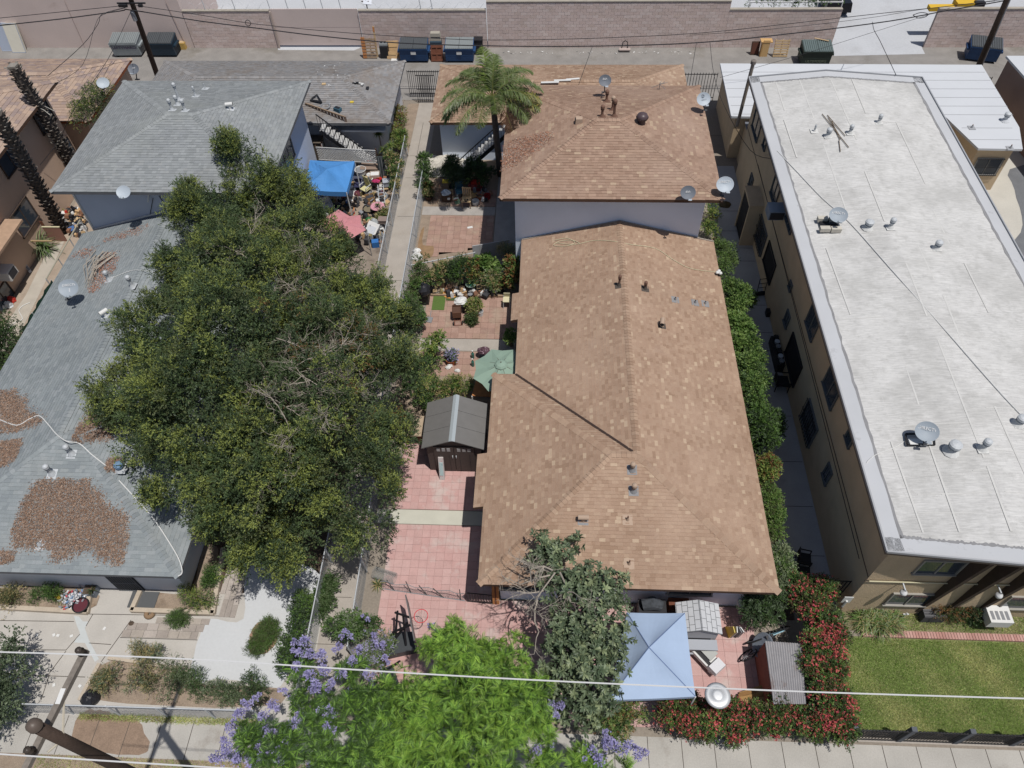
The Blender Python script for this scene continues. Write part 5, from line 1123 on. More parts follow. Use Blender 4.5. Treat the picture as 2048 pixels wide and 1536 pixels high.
def vent_pipe(label, base, h, r, mat, cap=True, flash=galv, group='vent pipes on the roofs', nrm=None, tip=None):
    e = W('vent_pipe', base, label, 'roof vent', group); b = Vector(base)
    mb = MB(); mb.tube([b - Vector((0,0,.06)), b + Vector((0,0, h))], r, 10); p = mb.build('pipe', mat, e, smooth=False)
    if cap: mb = MB(); mb.lathe([(r * .9,-.02),(r * 1.6,0),(r * 1.6,.1),(r * 1.1,.14),(.005,.17)], 12, c=(b.x, b.y, b.z + h)); mb.lathe([(r * 1.5,-.06),(r * 1.3,-.1),(r * 1.1,-.05)], 12, c=(b.x, b.y, b.z + h)); mb.build('rain_cap', tip or mat, e)
    n = nrm or Vector((0,0,1)); R = frame_z(n, Vector((0,1,.01)))
    mb = MB(); mb.box(b + n * .018,(.34,.36,.012), R=R); mb.build('flashing', flash, e)
    mb = MB(); mb.lathe([(r * 2.2,0),(r * 1.25,.12),(r * 1.02,.16)], 10, c=(b.x, b.y, b.z + .01)); mb.build('collar', flash, e); return e
def tee_vent(label, base, mat, rz_=0., flash=galv, L=.34, h=.2, r=.09, nrm=None):
    e = W('tee_vent', base, label, 'roof vent', 'vent pipes on the roofs'); b = Vector(base)
    mb = MB(); mb.tube([b - Vector((0,0,.05)), b + Vector((0,0, h))], r * .7,10); mb.build('pipe', mat, e)
    d = rz_vec(rz_) * L / 2; c = b + Vector((0,0, h + r * .6)); mb = MB(); mb.tube([c - d, c + d], r, 12, cap=False); mb.tube([c - d * .98, c - d * .9], r * .85,12,1); mb.tube([c + d * .9, c + d * .98], r * .85,12,1); mb.build('hood', [mat, interior], e)
    n = nrm or Vector((0,0,1)); R = frame_z(n, Vector((0,1,.01))); mb = MB(); mb.box(b + n * .018,(.36,.3,.012), R=R); mb.build('flashing', flash, e); return e
NG2, NGF, NB2, NBF = pG2, pGF, pB2, pBF
for (u, v, h, lab) in ((359,200,.75, 'tallest capped vent of the cluster on the grey two storey roof'),(356,210,.35, 'middle capped vent of the cluster on the grey two storey roof'),(345,221,.45, 'leftmost capped vent of the cluster on the grey two storey roof'),(371,222,.45, 'lowest right capped vent of the cluster on the grey two storey roof'),(392,193,.4, 'slim vent standing apart to the right of the grey roof cluster')):
    vent_pipe(lab, onPlane(u, v, pG2['back']), h, .055 if h != .4 else .035, galv, nrm=pG2['back'][1])
tee_vent('white tee shaped vent on the right slope of the grey two storey roof', onPlane(461,218, pG2['right']), whitep, .2, nrm=pG2['right'][1])
vent_pipe('small galvanised antenna vent near the far edge of the grey two storey roof', onPlane(411,178, pG2['back']), .3,.02, galv, cap=False, nrm=pG2['back'][1])
vent_pipe('capped vent beside the bundle of dead branches on the slate grey roof', onPlane(219,560, pGF['left']), .38,.06, galv, nrm=pGF['left'][1])
vent_pipe('capped vent near the ridge touching the big tree on the slate grey roof', onPlane(266,574, pGF['left']), .5,.065, galv, nrm=pGF['left'][1])
tee_vent('white tee vent in the middle of the slate grey left slope', onPlane(212,632, pGF['left']), whitep, .9, nrm=pGF['left'][1])
vent_pipe('capped vent right below the white hose at the hip of the slate grey roof', onPlane(144,908, pGF['front']), .4,.065, galv, nrm=pGF['front'][1])
vent_pipe('capped vent just above the large leaf pile on the slate grey roof', onPlane(105,948, pGF['front']), .42,.065, galv, nrm=pGF['front'][1])
vent_pipe('blue grey vent half under the big tree on the slate grey roof', onPlane(243,938, pGF['front']), .2,.1, M('blue_grey_vent', (120,150,180)), nrm=pGF['front'][1])
vent_pipe('short open vent stub at the lower edge of the large leaf pile', onPlane(80,1090, pGF['front']), .12,.04, galv, cap=False, nrm=pGF['front'][1])
for (u, v, h, lab) in ((1213,203,.45, 'brown vent pipe nearest the dark dish on the rosy brown roof'),(1225,220,.55, 'brown vent pipe with a pale cap behind the tallest one on the rosy brown roof'),(1228,233,.7, 'tallest brown vent pipe above the rosy brown roof peak'),(1204,234,.45, 'brown vent pipe left of the tallest one above the rosy brown roof peak')):
    vent_pipe(lab, onPlane(u, v, pB2['back']), h, .06, brownpipe, flash=brownpipe, nrm=pB2['back'][1], tip=tanpipe if h == .55 else None)
b = onPlane(1283,247, pB2['right']); e = W('turbine_vent', b, 'round dark turbine ventilator on the right slope of the rosy brown roof', 'roof vent')
mb = MB(); mb.lathe([(.17,-.05),(.17,.15),(.2,.2),(.26,.28),(.27,.36),(.22,.46),(.1,.52),(.001,.53)], 20, c=tuple(b)); mb.build('turbine', M('dark_turbine', (92,78,82), rough=.4), e, smooth=True)
mb = MB()
for k in range(18):
    a = 2 * math.pi * k / 18; mb.bar((b.x + .2 * math.cos(a), b.y + .2 * math.sin(a), b.z + .2),(b.x + .275 * math.cos(a + .15), b.y + .275 * math.sin(a + .15), b.z + .34), .012,.04); mb.bar((b.x + .275 * math.cos(a + .15), b.y + .275 * math.sin(a + .15), b.z + .34),(b.x + .1 * math.cos(a + .3), b.y + .1 * math.sin(a + .3), b.z + .51), .012,.03)
mb.build('vanes', M('turbine_vane', (70,60,64), rough=.4), e)
b = onPlane(1157,245, pB2['front']); e = W('box_vent', onPlane(1157,245, pB2['left']), 'squat tan square vent hood near the left hip of the rosy brown roof', 'roof vent'); b = onPlane(1157,245, pB2['left'])
mb = MB(); mb.box(b + Vector((.02,0,.12)),(.34,.3,.24), taper=.86); mb.build('hood', tanpipe, e); mb = MB(); mb.box(b + Vector((-.15,0,.1)),(.04,.24,.16)); mb.build('opening', interior, e)
for (u, v, h, lab) in ((1238,571,.45, 'brown capped vent left of the ridge on the long brown roof'),(1290,578,.3, 'brown capped vent right of the ridge near the rope on the long brown roof')):
    vent_pipe(lab, onPlane(u, v, pBF['right'] if u > 1242 else pBF['left']), h, .045, brownpipe, flash=felt, nrm=pBF['right'][1] if u > 1242 else pBF['left'][1])
for (u, v, lab) in ((1350,600, 'flat flashing stub farthest left on the right slope of the long brown roof'),(1390,606, 'small dark pipe stub in the middle of the right slope of the long brown roof'),(1410,608, 'small dark pipe stub closest to the right eave of the long brown roof')):
    vent_pipe(lab, onPlane(u, v, pBF['right']), .1,.025, brownpipe, cap=False, flash=patchgrey, nrm=pBF['right'][1])
tee_vent('brown tee vent in the middle of the right slope of the long brown roof', onPlane(1323,652, pBF['right']), tanpipe, 1.4, flash=felt, nrm=pBF['right'][1])
for (u, v, lab) in ((1264,940, 'upper brown capped vent below the ridge end of the long brown roof'),(1267,982, 'second brown capped vent below the ridge end of the long brown roof')):
    vent_pipe(lab, onPlane(u, v, pBF['front']), .3,.06, tanpipe, flash=patchgrey, nrm=pBF['front'][1])
tee_vent('tan tee vent on the front slope of the long brown roof beside the tree top', onPlane(1166,1042, pBF['front']), tanpipe, 0., flash=patchgrey, L=.36, nrm=pBF['front'][1])
for (u, v, lab) in ((1255,1040, 'short brown pipe stub in the middle of the front slope of the long brown roof'),(1258,1128, 'short brown pipe stub near the front eave of the long brown roof')):
    vent_pipe(lab, onPlane(u, v, pBF['front']), .26,.028, brownpipe, cap=False, flash=tanpipe, nrm=pBF['front'][1])
for (u, v, h, r, lab) in ((1628,264,.25,.04, 'smallest white stub pipe at the far left of the apartment roof'),(1654,276,.35,.11, 'wide capped vent left of the crossed sticks on the apartment roof'),(1697,273,.35,.085, 'capped vent right of the crossed sticks on the apartment roof'),(1756,248,.35,.085, 'capped vent farthest right in the back row of the apartment roof'),(1733,460,.3,.15, 'wide drum vent beside the ballasted dish on the apartment roof'),(1777,462,.4,.1, 'narrower capped vent right of the wide drum vent near the ballasted dish'),(1871,500,.3,.12, 'solitary capped vent in the middle of the right half of the apartment roof'),(1899,906,.38,.17, 'largest white drum vent beside the framed dish near the front of the apartment roof'),(1959,904,.42,.11, 'slimmer capped vent right of the largest drum vent near the apartment roof front'),(2034,850,.3,.14, 'capped vent at the right edge of the frame on the apartment roof')):
    b = at(u, v, 5.68); vent_pipe(lab, Vector((b.x, b.y, apz(b.x))), h * .85, r * .72, galv, flash=M('white_flash', (220,220,218)))
vent_pipe('lone capped vent on the white membrane roof behind the apartment block', at(2009,242,2.74), .35,.1, galv, flash=white_membrane)
vent_pipe('small dark bent pipe at the inner corner of the white membrane roof', at(1943,256,2.74), .2,.03, brownpipe, cap=False, flash=seam)
vent_pipe('small dark bent pipe at the front edge of the white membrane roof', at(2020,297,2.74), .22,.03, brownpipe, cap=False, flash=seam)
# antenna on B2 back slope, floodlights at the eave
b = onPlane(1318,180, pB2['back']); e = W('roof_antenna', b, 'tangle of thin antenna rods on the back slope of the rosy brown roof', 'antenna')
mb = MB(); mb.tube([b, b + Vector((0,0,.4))], .015,4); [mb.bar(b + Vector((0,0,.3)), b + Vector((R_.uniform(-.4,.4), R_.uniform(-.2,.2), R_.uniform(.1,.5))), .015) for _ in range(7)]; mb.build('rods', greyp, e)
b = at(1437,549,2.75); e = W('floodlight', b, 'pair of round white floodlights on the right eave of the long brown roof', 'lamp')
for dx, dy in ((0,.08),(.05,-.06),(-.08,-.02)): mb = MB(); mb.lathe([(.001,.06),(.06,.05),(.09,0),(.05,-.06),(.001,-.08)], 12, c=(b.x + dx, b.y + dy, b.z + .14)); mb.build('lamp_head', whitep, e, smooth=True)
mb = MB(); mb.box((b.x, b.y, b.z + .04),(.1,.1,.08)); mb.build('bracket', blackp, e)
# hoses, cables and rope lying on roofs
def on_roof(pts, pl, off=.03): return [onPlane(u, v, pl) + pl[1] * off for u, v in pts]
def cable(label, pts, r, mat, name='cable', cat='cable', n=5):
    out = []
    for i in range(len(pts) - 1):
        p0, p1, p2, p3 = pts[max(i - 1,0)], pts[i], pts[i + 1], pts[min(i + 2, len(pts) - 1)]
        for j in range(4):
            t = j / 4; out.append(.5 * ((2 * p1) + (-p0 + p2) * t + (2 * p0 - 5 * p1 + 4 * p2 - p3) * t * t + (-p0 + 3 * p1 - 3 * p2 + p3) * t ** 3))
    out.append(pts[-1]); mb = MB(); mb.tube(out, r, n); o = mb.build(name, mat); tag(o, label, cat); return o
cable('white hose running over the slate grey roof from the left edge down past the hip', on_roof([(0,840),(35,852),(60,840),(80,833),(98,850),(115,870),(135,884)], pGF['left'], .05) + on_roof([(160,888),(185,910),(213,932)], pGF['front'], .05), .02, whitep, 'hose', 'hose')
cable('white hose along the right hip of the slate grey roof down to its corner', on_roof([(240,962),(275,1000),(310,1040),(340,1085),(360,1120),(366,1145),(358,1153)], pGF['front'], .07), .02, whitep, 'hose', 'hose')
cable('thin white cable from the capped vent towards the big tree on the slate grey roof', on_roof([(208,563),(228,556),(250,547),(275,541),(312,546)], pGF['left'], .04), .012, whitep)
cable('pale rope lying across the top of the long brown roof', on_roof([(1113,487),(1150,490),(1190,482),(1230,484)], pBF['left'], .04) + on_roof([(1260,490),(1310,498),(1345,520),(1380,538),(1430,545)], pBF['right'], .04), .012, offwhite, 'rope', 'rope')
cable('looped end of the pale rope at the upper left of the long brown roof', on_roof([(1110,482),(1135,478),(1150,487),(1130,494),(1108,492),(1120,484),(1145,482),(1160,488)], pBF['left'], .05), .012, offwhite, 'rope', 'rope')
def apr(u, v, off=.03): p = at(u, v, 5.7); return Vector((p.x, p.y, apz(p.x) + off))
cable('long pale cable running diagonally across the white apartment roof', [apr(*q) for q in ((1556,296),(1600,345),(1645,395),(1700,448),(1790,555),(1900,680),(2000,790),(2060,850))], .018, whitep)
cable('white cable from the framed dish over the left edge of the apartment roof', [apr(1815,878),(apr(1790,893)), apr(1755,905), apr(1737,920), at(1727,940,5.3)], .012, whitep)
mb = MB()
for a, b in (((1643,232),(1695,301)),((1653,235),(1688,278)),((1662,248),(1678,285)),((1676,285),(1679,308)),((1655,240),(1680,282))): mb.bar(apr(*a, .05), apr(*b, .05), .025)
o = mb.build('stick_pile', M('stick', (120,106,90))); tag(o, 'few crossed thin sticks lying on the back of the white apartment roof', 'sticks')

def litter(label, outline, pl, n, mats, name='leaf_litter', L=.065, wts=None, dense=1., thick=.03, z=None):
    """flakes scattered inside a photo outline projected on a plane"""
    po = np.array([(onPlane(u, v, pl) if pl else at(u, v, z or 0))[:] for u, v in outline]); mn, mx = po.min(0), po.max(0)
    P = rng.uniform(mn, mx, (n * 4,3)); x, y = P[:, 0], P[:, 1]; ins = np.zeros(len(P), bool); m = len(po)
    soft = rng.exponential(.08, len(x)) * rng.choice([-1,1], len(x)); soft2 = rng.exponential(.08, len(x)) * rng.choice([-1,1], len(x)); wobx = soft + x + .06 * np.sin(y * 9) + .05 * np.sin(y * 23 + 2) + rng.normal(size=len(x)) * .035; woby = soft2 + y + .06 * np.sin(x * 8 + 1) + .05 * np.sin(x * 27) + rng.normal(size=len(x)) * .035
    for i in range(m):
        x0, y0 = po[i, :2]; x1, y1 = po[(i + 1) % m, :2]; c = ((y0 > woby) != (y1 > woby)) & (wobx < (x1 - x0) * (woby - y0) / (y1 - y0 + 1e-9) + x0); ins ^= c
    P = P[ins][:n]
    if pl:
        p0, nn = pl; P[:, 2] = p0.z - ((P[:, 0] - p0.x) * nn.x + (P[:, 1] - p0.y) * nn.y) / nn.z + .02
    else: P[:, 2] = (z or 0) + .01
    P[:, 2] += rng.random(len(P)) * thick
    d = rnd_dirs(len(P), 0); d[:, 2] *= .25; nr = unit(rng.normal(size=P.shape) * .5 + np.array([0,0,1.])); LL = L * rng.uniform(.5,1.4, len(P))
    V, F = leaf_quads(P, d, nr, LL, LL * .4,.05); o = npmesh(name, V, F, rng.choice(len(mats), len(P), p=wts), mats); tag(o, label, 'leaf litter', kind='stuff'); return o
litter('largest pile of brown leaves on the front slope of the slate grey roof', [(55,985),(85,962),(130,957),(180,962),(195,985),(210,1010),(235,1020),(255,1040),(258,1080),(250,1120),(235,1135),(210,1120),(190,1105),(165,1098),(140,1110),(118,1125),(100,1100),(75,1092),(40,1098),(22,1070),(30,1040),(48,1010)], pGF['front'], 24000, litter_m)
litter('brown leaf pile at the left edge of the slate grey roof above the hose', [(0,782),(25,782),(45,800),(58,830),(92,838),(70,848),(20,868),(0,860)], pGF['left'], 7000, litter_m)
litter('lower brown leaf pile at the left edge of the slate grey roof', [(0,885),(25,880),(42,890),(35,912),(10,932),(0,938)], pGF['left'], 3500, litter_m)
litter('brown leaf drift in the valley beside the big tree', [(140,884),(150,865),(175,838),(200,822),(240,815),(250,850),(215,875),(170,884)], pGF['right'], 7000, litter_m)
litter('small brown leaf scatter at the lower left edge of the slate grey roof', [(0,1105),(18,1100),(30,1115),(22,1128),(0,1128)], pGF['front'], 700, litter_m)
litter('brown leaves below the white hose at the big tree edge', [(213,930),(218,915),(240,918),(242,935),(232,945),(215,945)], pGF['front'], 900, litter_m)
litter('reddish leaves under the dead branches on the slate grey roof', [(178,585),(190,545),(205,512),(228,503),(235,520),(228,545),(212,562),(195,582),(180,588)], pGF['left'], 1700, litter_r)
litter('thin reddish leaf scatter above the dead branches', [(145,508),(165,498),(195,495),(190,506),(175,516),(150,518)], pGF['left'], 350, litter_r)
litter('reddish leaf scatter near the top of the slate grey roof', [(205,480),(235,468),(262,460),(285,452),(300,450),(285,465),(250,478),(215,484)], pGF['left'], 500, litter_r)
litter('reddish palm debris on the left slope of the rosy brown roof', [(1004,300),(1030,278),(1070,270),(1104,264),(1108,275),(1085,292),(1062,308),(1040,325),(1018,335),(1002,345)], pB2['left'], 3000, litter_r)
mb = MB(); 
for k in range(16):
    a = onPlane(212 + R_.uniform(-22,22), 506 + R_.uniform(-4,8), pGF['left']); b = onPlane(182 + R_.uniform(-12,12), 560 + R_.uniform(-18,20), pGF['left']); m_ = a.lerp(b, .5) + Vector((-.25 + R_.uniform(-.1,.1), 0,.12)); z_ = Vector((0,0,.07))
    mb.tube([a + z_, m_ + z_ * .5, b + z_], [.022,.018,.008], 4)
o = mb.build('dead_branches', twig); tag(o, 'bundle of dead grey branches lying on the slate grey roof', 'branches')
litter('white scraps strewn on the ridge side of the grey garage roof', [(640,128),(690,128),(715,175),(700,210),(650,215),(630,150)], pGG['front'], 40, [whitep], 'paper_scraps', .12)
litter('pale scraps along the foot of the tall alley wall', [(935,103),(1390,103),(1390,108),(935,108)], None, 70, [whitep], 'paper_scraps', .16)
litter('dry leaves in the planter strip beside the grey garage', [(790,200),(806,200),(800,300),(785,300)], None, 400, litter_m)

# ================================================================ ALLEY THINGS
def cyl(mb, c, r, h, n=14, mi=0, r2=None): return mb.lathe([(.001,0),(r, 0),(r2 if r2 else r, h),(.001, h)], n, mi, c=c)
def dumpster(label, c, rz_, body_m, lid_m, w=1.85, d=1.1, h=1.2, lid=True, lidang=0., tag_txt=None, side_m=None):
    e = empty('dumpster', c, rz_, label, 'dumpster', 'dumpsters in the alley')
    P = [(-w / 2,-d / 2 * .82,.14),(w / 2,-d / 2 * .82,.14),(w / 2, d / 2,.14),(-w / 2, d / 2,.14),(-w / 2,-d / 2, h * .82),(w / 2,-d / 2, h * .82),(w / 2, d / 2, h),(-w / 2, d / 2, h)]
    mb = MB(); mb.v = P; mb.f = [(3,2,1,0),(0,1,5,4),(1,2,6,5),(2,3,7,6),(3,0,4,7)]; mb.m = [0] * 5; body = mb.build('body', body_m, e)
    mb = MB(); mb.bar((-w / 2 - .03,-d / 2 - .01, h * .82),(w / 2 + .03,-d / 2 - .01, h * .82), .05,.06); mb.bar((-w / 2,-d / 2, h * .82),(-w / 2, d / 2, h), .05,.06); mb.bar((w / 2,-d / 2, h * .82),(w / 2, d / 2, h), .05,.06); mb.bar((-w / 2,-d / 2 * .88, h * .45),(w / 2,-d / 2 * .88, h * .45), .03,.05)
    for sx in (-1,1): mb.box((sx * (w / 2 + .08), 0, h * .62),(.14, d * .7,.12))
    mb.build('rim', body_m, e)
    for sx in (-1,1):
        L_ = w / 2 - .02; mb = MB(); a = Vector((0,-d / 2 - .03, h * .82 + .06)); b = Vector((0, d / 2, h + .05)); dd = (b - a).normalized(); up = Vector((0,-dd.z, dd.y)); R = Matrix(((1,0,0), tuple(dd), tuple(up))).transposed()
        mid = (a + b) / 2 + Vector((sx * (w / 4), 0,0)); mb.box(mid, (L_, (b - a).length, .025), R=R)
        for k in range(7): mb.box(mid + Vector((-L_ / 2 + L_ * (k + .5) / 7,0,0)) + up * .025,(L_ / 14,(b - a).length * .94,.035), R=R)
        mb.build('lid', lid_m, e)
    for sx in (-1,1):
        for sy in (-1,1): mb = MB(); mb.tube([(sx * (w / 2 - .15) - .03, sy * d * .33,.07),(sx * (w / 2 - .15) + .03, sy * d * .33,.07)], .07,10); mb.build('wheel', rubber, e)
    if tag_txt is not None:
        mb = MB(); mb.box((0,-d / 2 * .945 - .02, h * .6),(.34,.012,.2)); lb = mb.build('label_plate', whitep, e)
    return e
dumpster('grey graffiti marked dumpster left of the wooden pole in the alley', at(262,108), .02, dump_w, lid_g)
g_ = [o for o in bpy.data.objects if o.name == 'dumpster'][0]
t_ = text_mesh('LEFTYNARO', .3, M('graffiti_purple', (96,70,110)), g_, 'graffiti', Matrix.Translation((0,-.53,.72)) @ Matrix.Rotation(math.radians(95), 4, 'X'))
dumpster('dark dumpster with pale paint splash right of the wooden pole in the alley', at(332,108), .0, M('black_blue_paint', (42,62,78), rough=.5, n1=(3,.15)), lid_d)
dumpster('blue dumpster beside the cardboard pile, left of the two in the middle of the alley', at(831,119), 0, dump_b, lid_d, tag_txt=1)
dumpster('blue dumpster beside the black bin, right of the two in the middle of the alley', at(921,119), 0, dump_b, lid_g, tag_txt=1)
dumpster('dark green dumpster with a board on its lid beside the pale pallet', at(1625,125), 0, dump_g, M('lid_green_grey', (104,118,118), rough=.6))
g_ = [o for o in bpy.data.objects if o.name.startswith('dumpster')][-1]
text_mesh('ULTIMODFG', .24, M('graffiti_pale', (140,150,130)), g_, 'graffiti', Matrix.Translation((0,-.5,.35)) @ Matrix.Rotation(math.radians(95), 4, 'X'))
dumpster('lone blue dumpster against the right wall behind the right utility pole', at(1958,118), -.25, dump_b, lid_d)
mb = MB(); mb.bar(at(1629,76,1.35), at(1658,82,1.3), .08,.03); o = mb.build('loose_board', wood_l); tag(o, 'pale board lying on the lid of the dark green dumpster', 'board')
def box_thing(name, label, cat, c, d, mat, rz_=0., R=None, parts=None):
    e = empty(name, c, rz_, label, cat); mb = MB(); mb.box((0,0, d[2] / 2), d); mb.build('body', mat, e)
    if parts: parts(e, d)
    return e
def leaning(name, label, cat, c, w, h, t, mat, tilt=.2, rz_=0., parts=None):
    e = empty(name, c, rz_, label, cat); R = Matrix.Rotation(-tilt, 3, 'X'); mb = MB(); mb.box(R @ Vector((0,0, h / 2)),(w, t, h), R=R); mb.build('body', mat, e)
    if parts: parts(e, R, w, h, t)
    return e
def piping(e, R, w, h, t):
    mb = MB()
    for a, b in (((-w / 2,0),(w / 2,0)),((w / 2,0),(w / 2, h)),((w / 2, h),(-w / 2, h)),((-w / 2, h),(-w / 2,0))): mb.tube([R @ Vector((a[0], -t / 2, a[1])), R @ Vector((b[0], -t / 2, b[1]))], .02,5)
    mb.build('piping', M('mattress_edge', (176,186,204)), e)
leaning('mattress', 'cream mattress leaning on the pink wall at the top left', 'mattress', at(40,104), .95,1.85,.2, M('mattress_cloth', (226,222,208), n1=(3,.04)), .25, parts=piping)
leaning('box_spring', 'pale blue edged box spring behind the cream mattress at the top left', 'box spring', at(20,101), 1.0,1.8,.18, M('box_spring_cloth', (186,196,214)), .2, parts=piping)
box_thing('yellow_box', 'small yellow wooden box beside the dark dumpster', 'box', at(368,97),(.4,.35,.45), M('yellow_wood', (214,178,104)), 0, parts=lambda e, d: MB().box((0,0,.465),(.3,.25,.02)).build('lid', wood_l, e))
def pallet(label, c, w, h, mat, tilt, rz_=0., n=7):
    e = empty('pallet', c, rz_, label, 'pallet', 'pallets in the alley'); R = Matrix.Rotation(-tilt, 3, 'X')
    for i in range(n): mb = MB(); mb.box(R @ Vector((0,-.05, h * (i + .5) / n)),(w, .02, h / n * .6), R=R); mb.build('slat', mat, e)
    for x in (-w / 2 + .04,0, w / 2 - .04): mb = MB(); mb.box(R @ Vector((x, 0, h / 2)),(.05,.09, h), R=R); mb.build('stringer', mat, e)
    return e
pallet('orange wooden pallet seen edge-on at the end of the gate', at(731,117), .25,1.4, wood_o, .1)
pallet('weathered grey pallet leaning beside the orange one', at(744,117), .75,1.35, wood, .16)
pallet('new pale pallet beside the dark green dumpster', at(1559,114), .95,1.1, wood_l, .22)
leaning('timber_board', 'tall pale timber board standing beside the dark barbecue', 'board', at(755,114), .12,2.0,.05, wood_l, .12, parts=lambda e, R, w, h, t: MB().box(R @ Vector((0,-.03, h * .9)),(w, .02,.3), R=R).build('stained_end', wood_o, e))
def bbq(e, d):
    mb = MB(); mb.tube([(-d[0] / 2,0, d[2] + .06),(d[0] / 2,0, d[2] + .06)], .18,12); mb.build('hood', M('hood_grey', (130,134,136), rough=.4), e)
    for sx in (-.12,.12): mb = MB(); mb.lathe([(.001,0),(.08,0),(.08,.02)], 10, c=(sx, -.02, d[2] + .25)); mb.build('burner', blackp, e)
box_thing('barbecue', 'dark barbecue with pale hood between the timber board and cardboard', 'barbecue', at(771,114),(.55,.45,.8), blackp, parts=bbq)
for i, (u, v, w_, d_, z_, r_, lab) in enumerate(((787,112,.8,.6,.0,.1, 'largest flattened cardboard box leaning left of the blue dumpster'),(785,118,.7,.4,.02,-.1, 'smaller flattened cardboard box below the largest one'))):
    leaning('cardboard_box', lab, 'cardboard', at(u, v), w_, .95 - i * .5,.12, card, .35, r_, parts=lambda e, R, w, h, t: MB().box(R @ Vector((0,-.08, h * .75)),(w * .8,.02, h * .3), R=R).build('flap', M('cardboard_flap', (216,180,132)), e))
mb = MB(); mb.box((0,0,.03),(.5,.3,.06)); mb.box((.1,-.1,.08),(.3,.2,.05)); o = mb.build('paper_scraps', whitep, loc=at(790,121)); tag(o, 'white paper lying in front of the cardboard pile', 'paper', kind='stuff')
# stacked armchair and crate between the two blue dumpsters
e = empty('armchair', at(874,112), 0, 'upturned armchair with grey cushions and orange base between the two blue dumpsters', 'armchair')
for z in (1.15,1.42): mb = MB(); mb.box((0,.2, z),(.72,.4,.22), taper=.85); mb.build('cushion', M('cushion_grey', (176,170,158)), e)
mb = MB(); mb.box((0,.1,.75),(.75,.5,.55)); mb.build('seat', M('chair_navy', (60,80,96)), e); mb = MB(); mb.box((0,-.1,.45),(.7,.35,.25)); mb.build('base', M('orange_base', (196,92,56)), e)
leaning('wooden_crate', 'reddish brown wooden crate front leaning below the armchair', 'crate', at(875,123), .8,1.0,.08, wood_r, .3, parts=lambda e, R, w, h, t: [MB().box(R @ Vector((sx * w * .44,-.06, h / 2)),(.08,.05, h), R=R).build('side_rail', wood_r, e) for sx in (-1,0,1)] + [MB().box(R @ Vector((0,-.07, h * q)),(w, .05,.1), R=R).build('cross_rail', wood_r, e) for q in (.08,.5,.92)])
box_thing('black_bin', 'black plastic bin right of the blue dumpster beside the palm top', 'bin', at(958,106),(.55,.5,.95), blackp, parts=lambda e, d: MB().box((0,0, d[2] + .03),(.6,.55,.06)).build('lid', blackp, e))
e = empty('wall_heater', at(1249,103), 0, 'small pale bench like stand with a dark hoop against the tall wall', 'stand'); mb = MB(); mb.box((0,0,.15),(.75,.3,.08)); mb.build('shelf', M('pinkish_board', (190,174,168)), e); mb = MB(); mb.tube([(-.2,.1,.2),(-.15,.1,.6),(0,.1,.7),(.15,.1,.6),(.2,.1,.2)], .03,6); mb.build('hoop', blackp, e)
e = empty('desk', at(1527,113), 0, 'orange laminate desk on end beside a dark board and the pale pallet', 'desk'); mb = MB(); mb.box((0,0,.55),(.42,.06,1.1)); mb.build('top', M('laminate_orange', (222,184,130)), e); mb = MB(); mb.box((0,.2,.98),(.75,.5,.06)); mb.box((-.25,.1,.45),(.05,.3,.9)); mb.build('frame', M('laminate_orange2', (214,172,116)), e)
leaning('dark_board', 'dark brown board leaning on the wall left of the orange desk', 'board', at(1508,110), .55,.85,.05, wood_d, .25, parts=lambda e, R, w, h, t: MB().box(R @ Vector((0,-.03, h * .5)),(w * .8,.02, h * .8), R=R).build('inner_panel', M('red_dark', (96,60,48)), e))
# upper edge beyond the wall
for (u, lab) in ((1480, 'white trough planter with greenery, left half behind the right wall'),(1560, 'white trough planter with greenery, right half behind the right wall')):
    b = at(u + 30,8,0); e = W('trough_planter', (b.x, 51.4,0), lab, 'planter', 'planters beyond the wall'); mb = MB()
    for y in (51.0,51.35,51.7,52.05): mb.bar((b.x - 1.6, y, 2.3),(b.x + 1.6, y, 2.3), .06,.06)
    for x in (-1.6,0,1.6): mb.bar((b.x + x, 51.0,2.3),(b.x + x, 52.05,2.3), .06,.06); mb.bar((b.x + x, 51.0,0),(b.x + x, 51.0,2.3), .05,.05)
    mb.build('frame', whitep, e); P, out, idx = crown_points([(b.x + q, 51.4,2.2,.45) for q in (-1.2,-.4,.4,1.2)], 26,(.12,.25), 14); V, F, k = spray_leaves(P, out, 6,.15,.1,.04); npmesh('greenery', V, F, rng.choice(2, len(F)), [fresh, shr], e)
b = onY(1940,12,50.6); e = W('mini_excavator', (b.x, 50.8,0), 'part of a yellow machine behind the fence at the top right', 'machine'); mb = MB(); mb.box((b.x, 51.2,2.0),(1.4,.8,.5)); mb.box((b.x - 1.6,51.0,1.9),(1.6,.5,.25)); mb.build('boom', M('machine_yellow', (228,186,60)), e); mb = MB(); mb.box((b.x, 51.2,1.0),(1.6,1.0,1.4)); mb.box((b.x + .7,50.9,2.2),(.6,.4,.3)); mb.build('engine_block', blackp, e)
b = onY(733,10,50); e = W('solar_light', (b.x, 50,0), 'small tilted solar panel light on a post above the alley wall', 'lamp'); mb = MB(); mb.box((b.x + .1,50,2.9),(.55,.05,.4), R=Matrix.Rotation(-.9,3, 'X') @ Matrix.Rotation(.2,3, 'Z')); mb.build('panel', M('solar_blue', (120,134,160), rough=.3), e); mb = MB(); mb.bar((b.x, 50.05,0),(b.x, 50.05,3.0), .06,.06); mb.bar((b.x - .3,50,2.9),(b.x + .2,50,2.9), .05); mb.build('post', wood_d, e)
e = W('parked_car', (20.4,53.0,0), 'dark car whose rear just reaches into the frame at the top beyond the driveway', 'car'); mb = MB(); mb.box((20.2,55.7,.65),(1.8,4.2,.6), taper=.94); mb.build('body', M('car_black', (34,34,38), rough=.25), e); mb = MB(); mb.box((20.2,55.9,1.15),(1.5,2.2,.5), taper=.8); mb.build('cabin', glass, e)
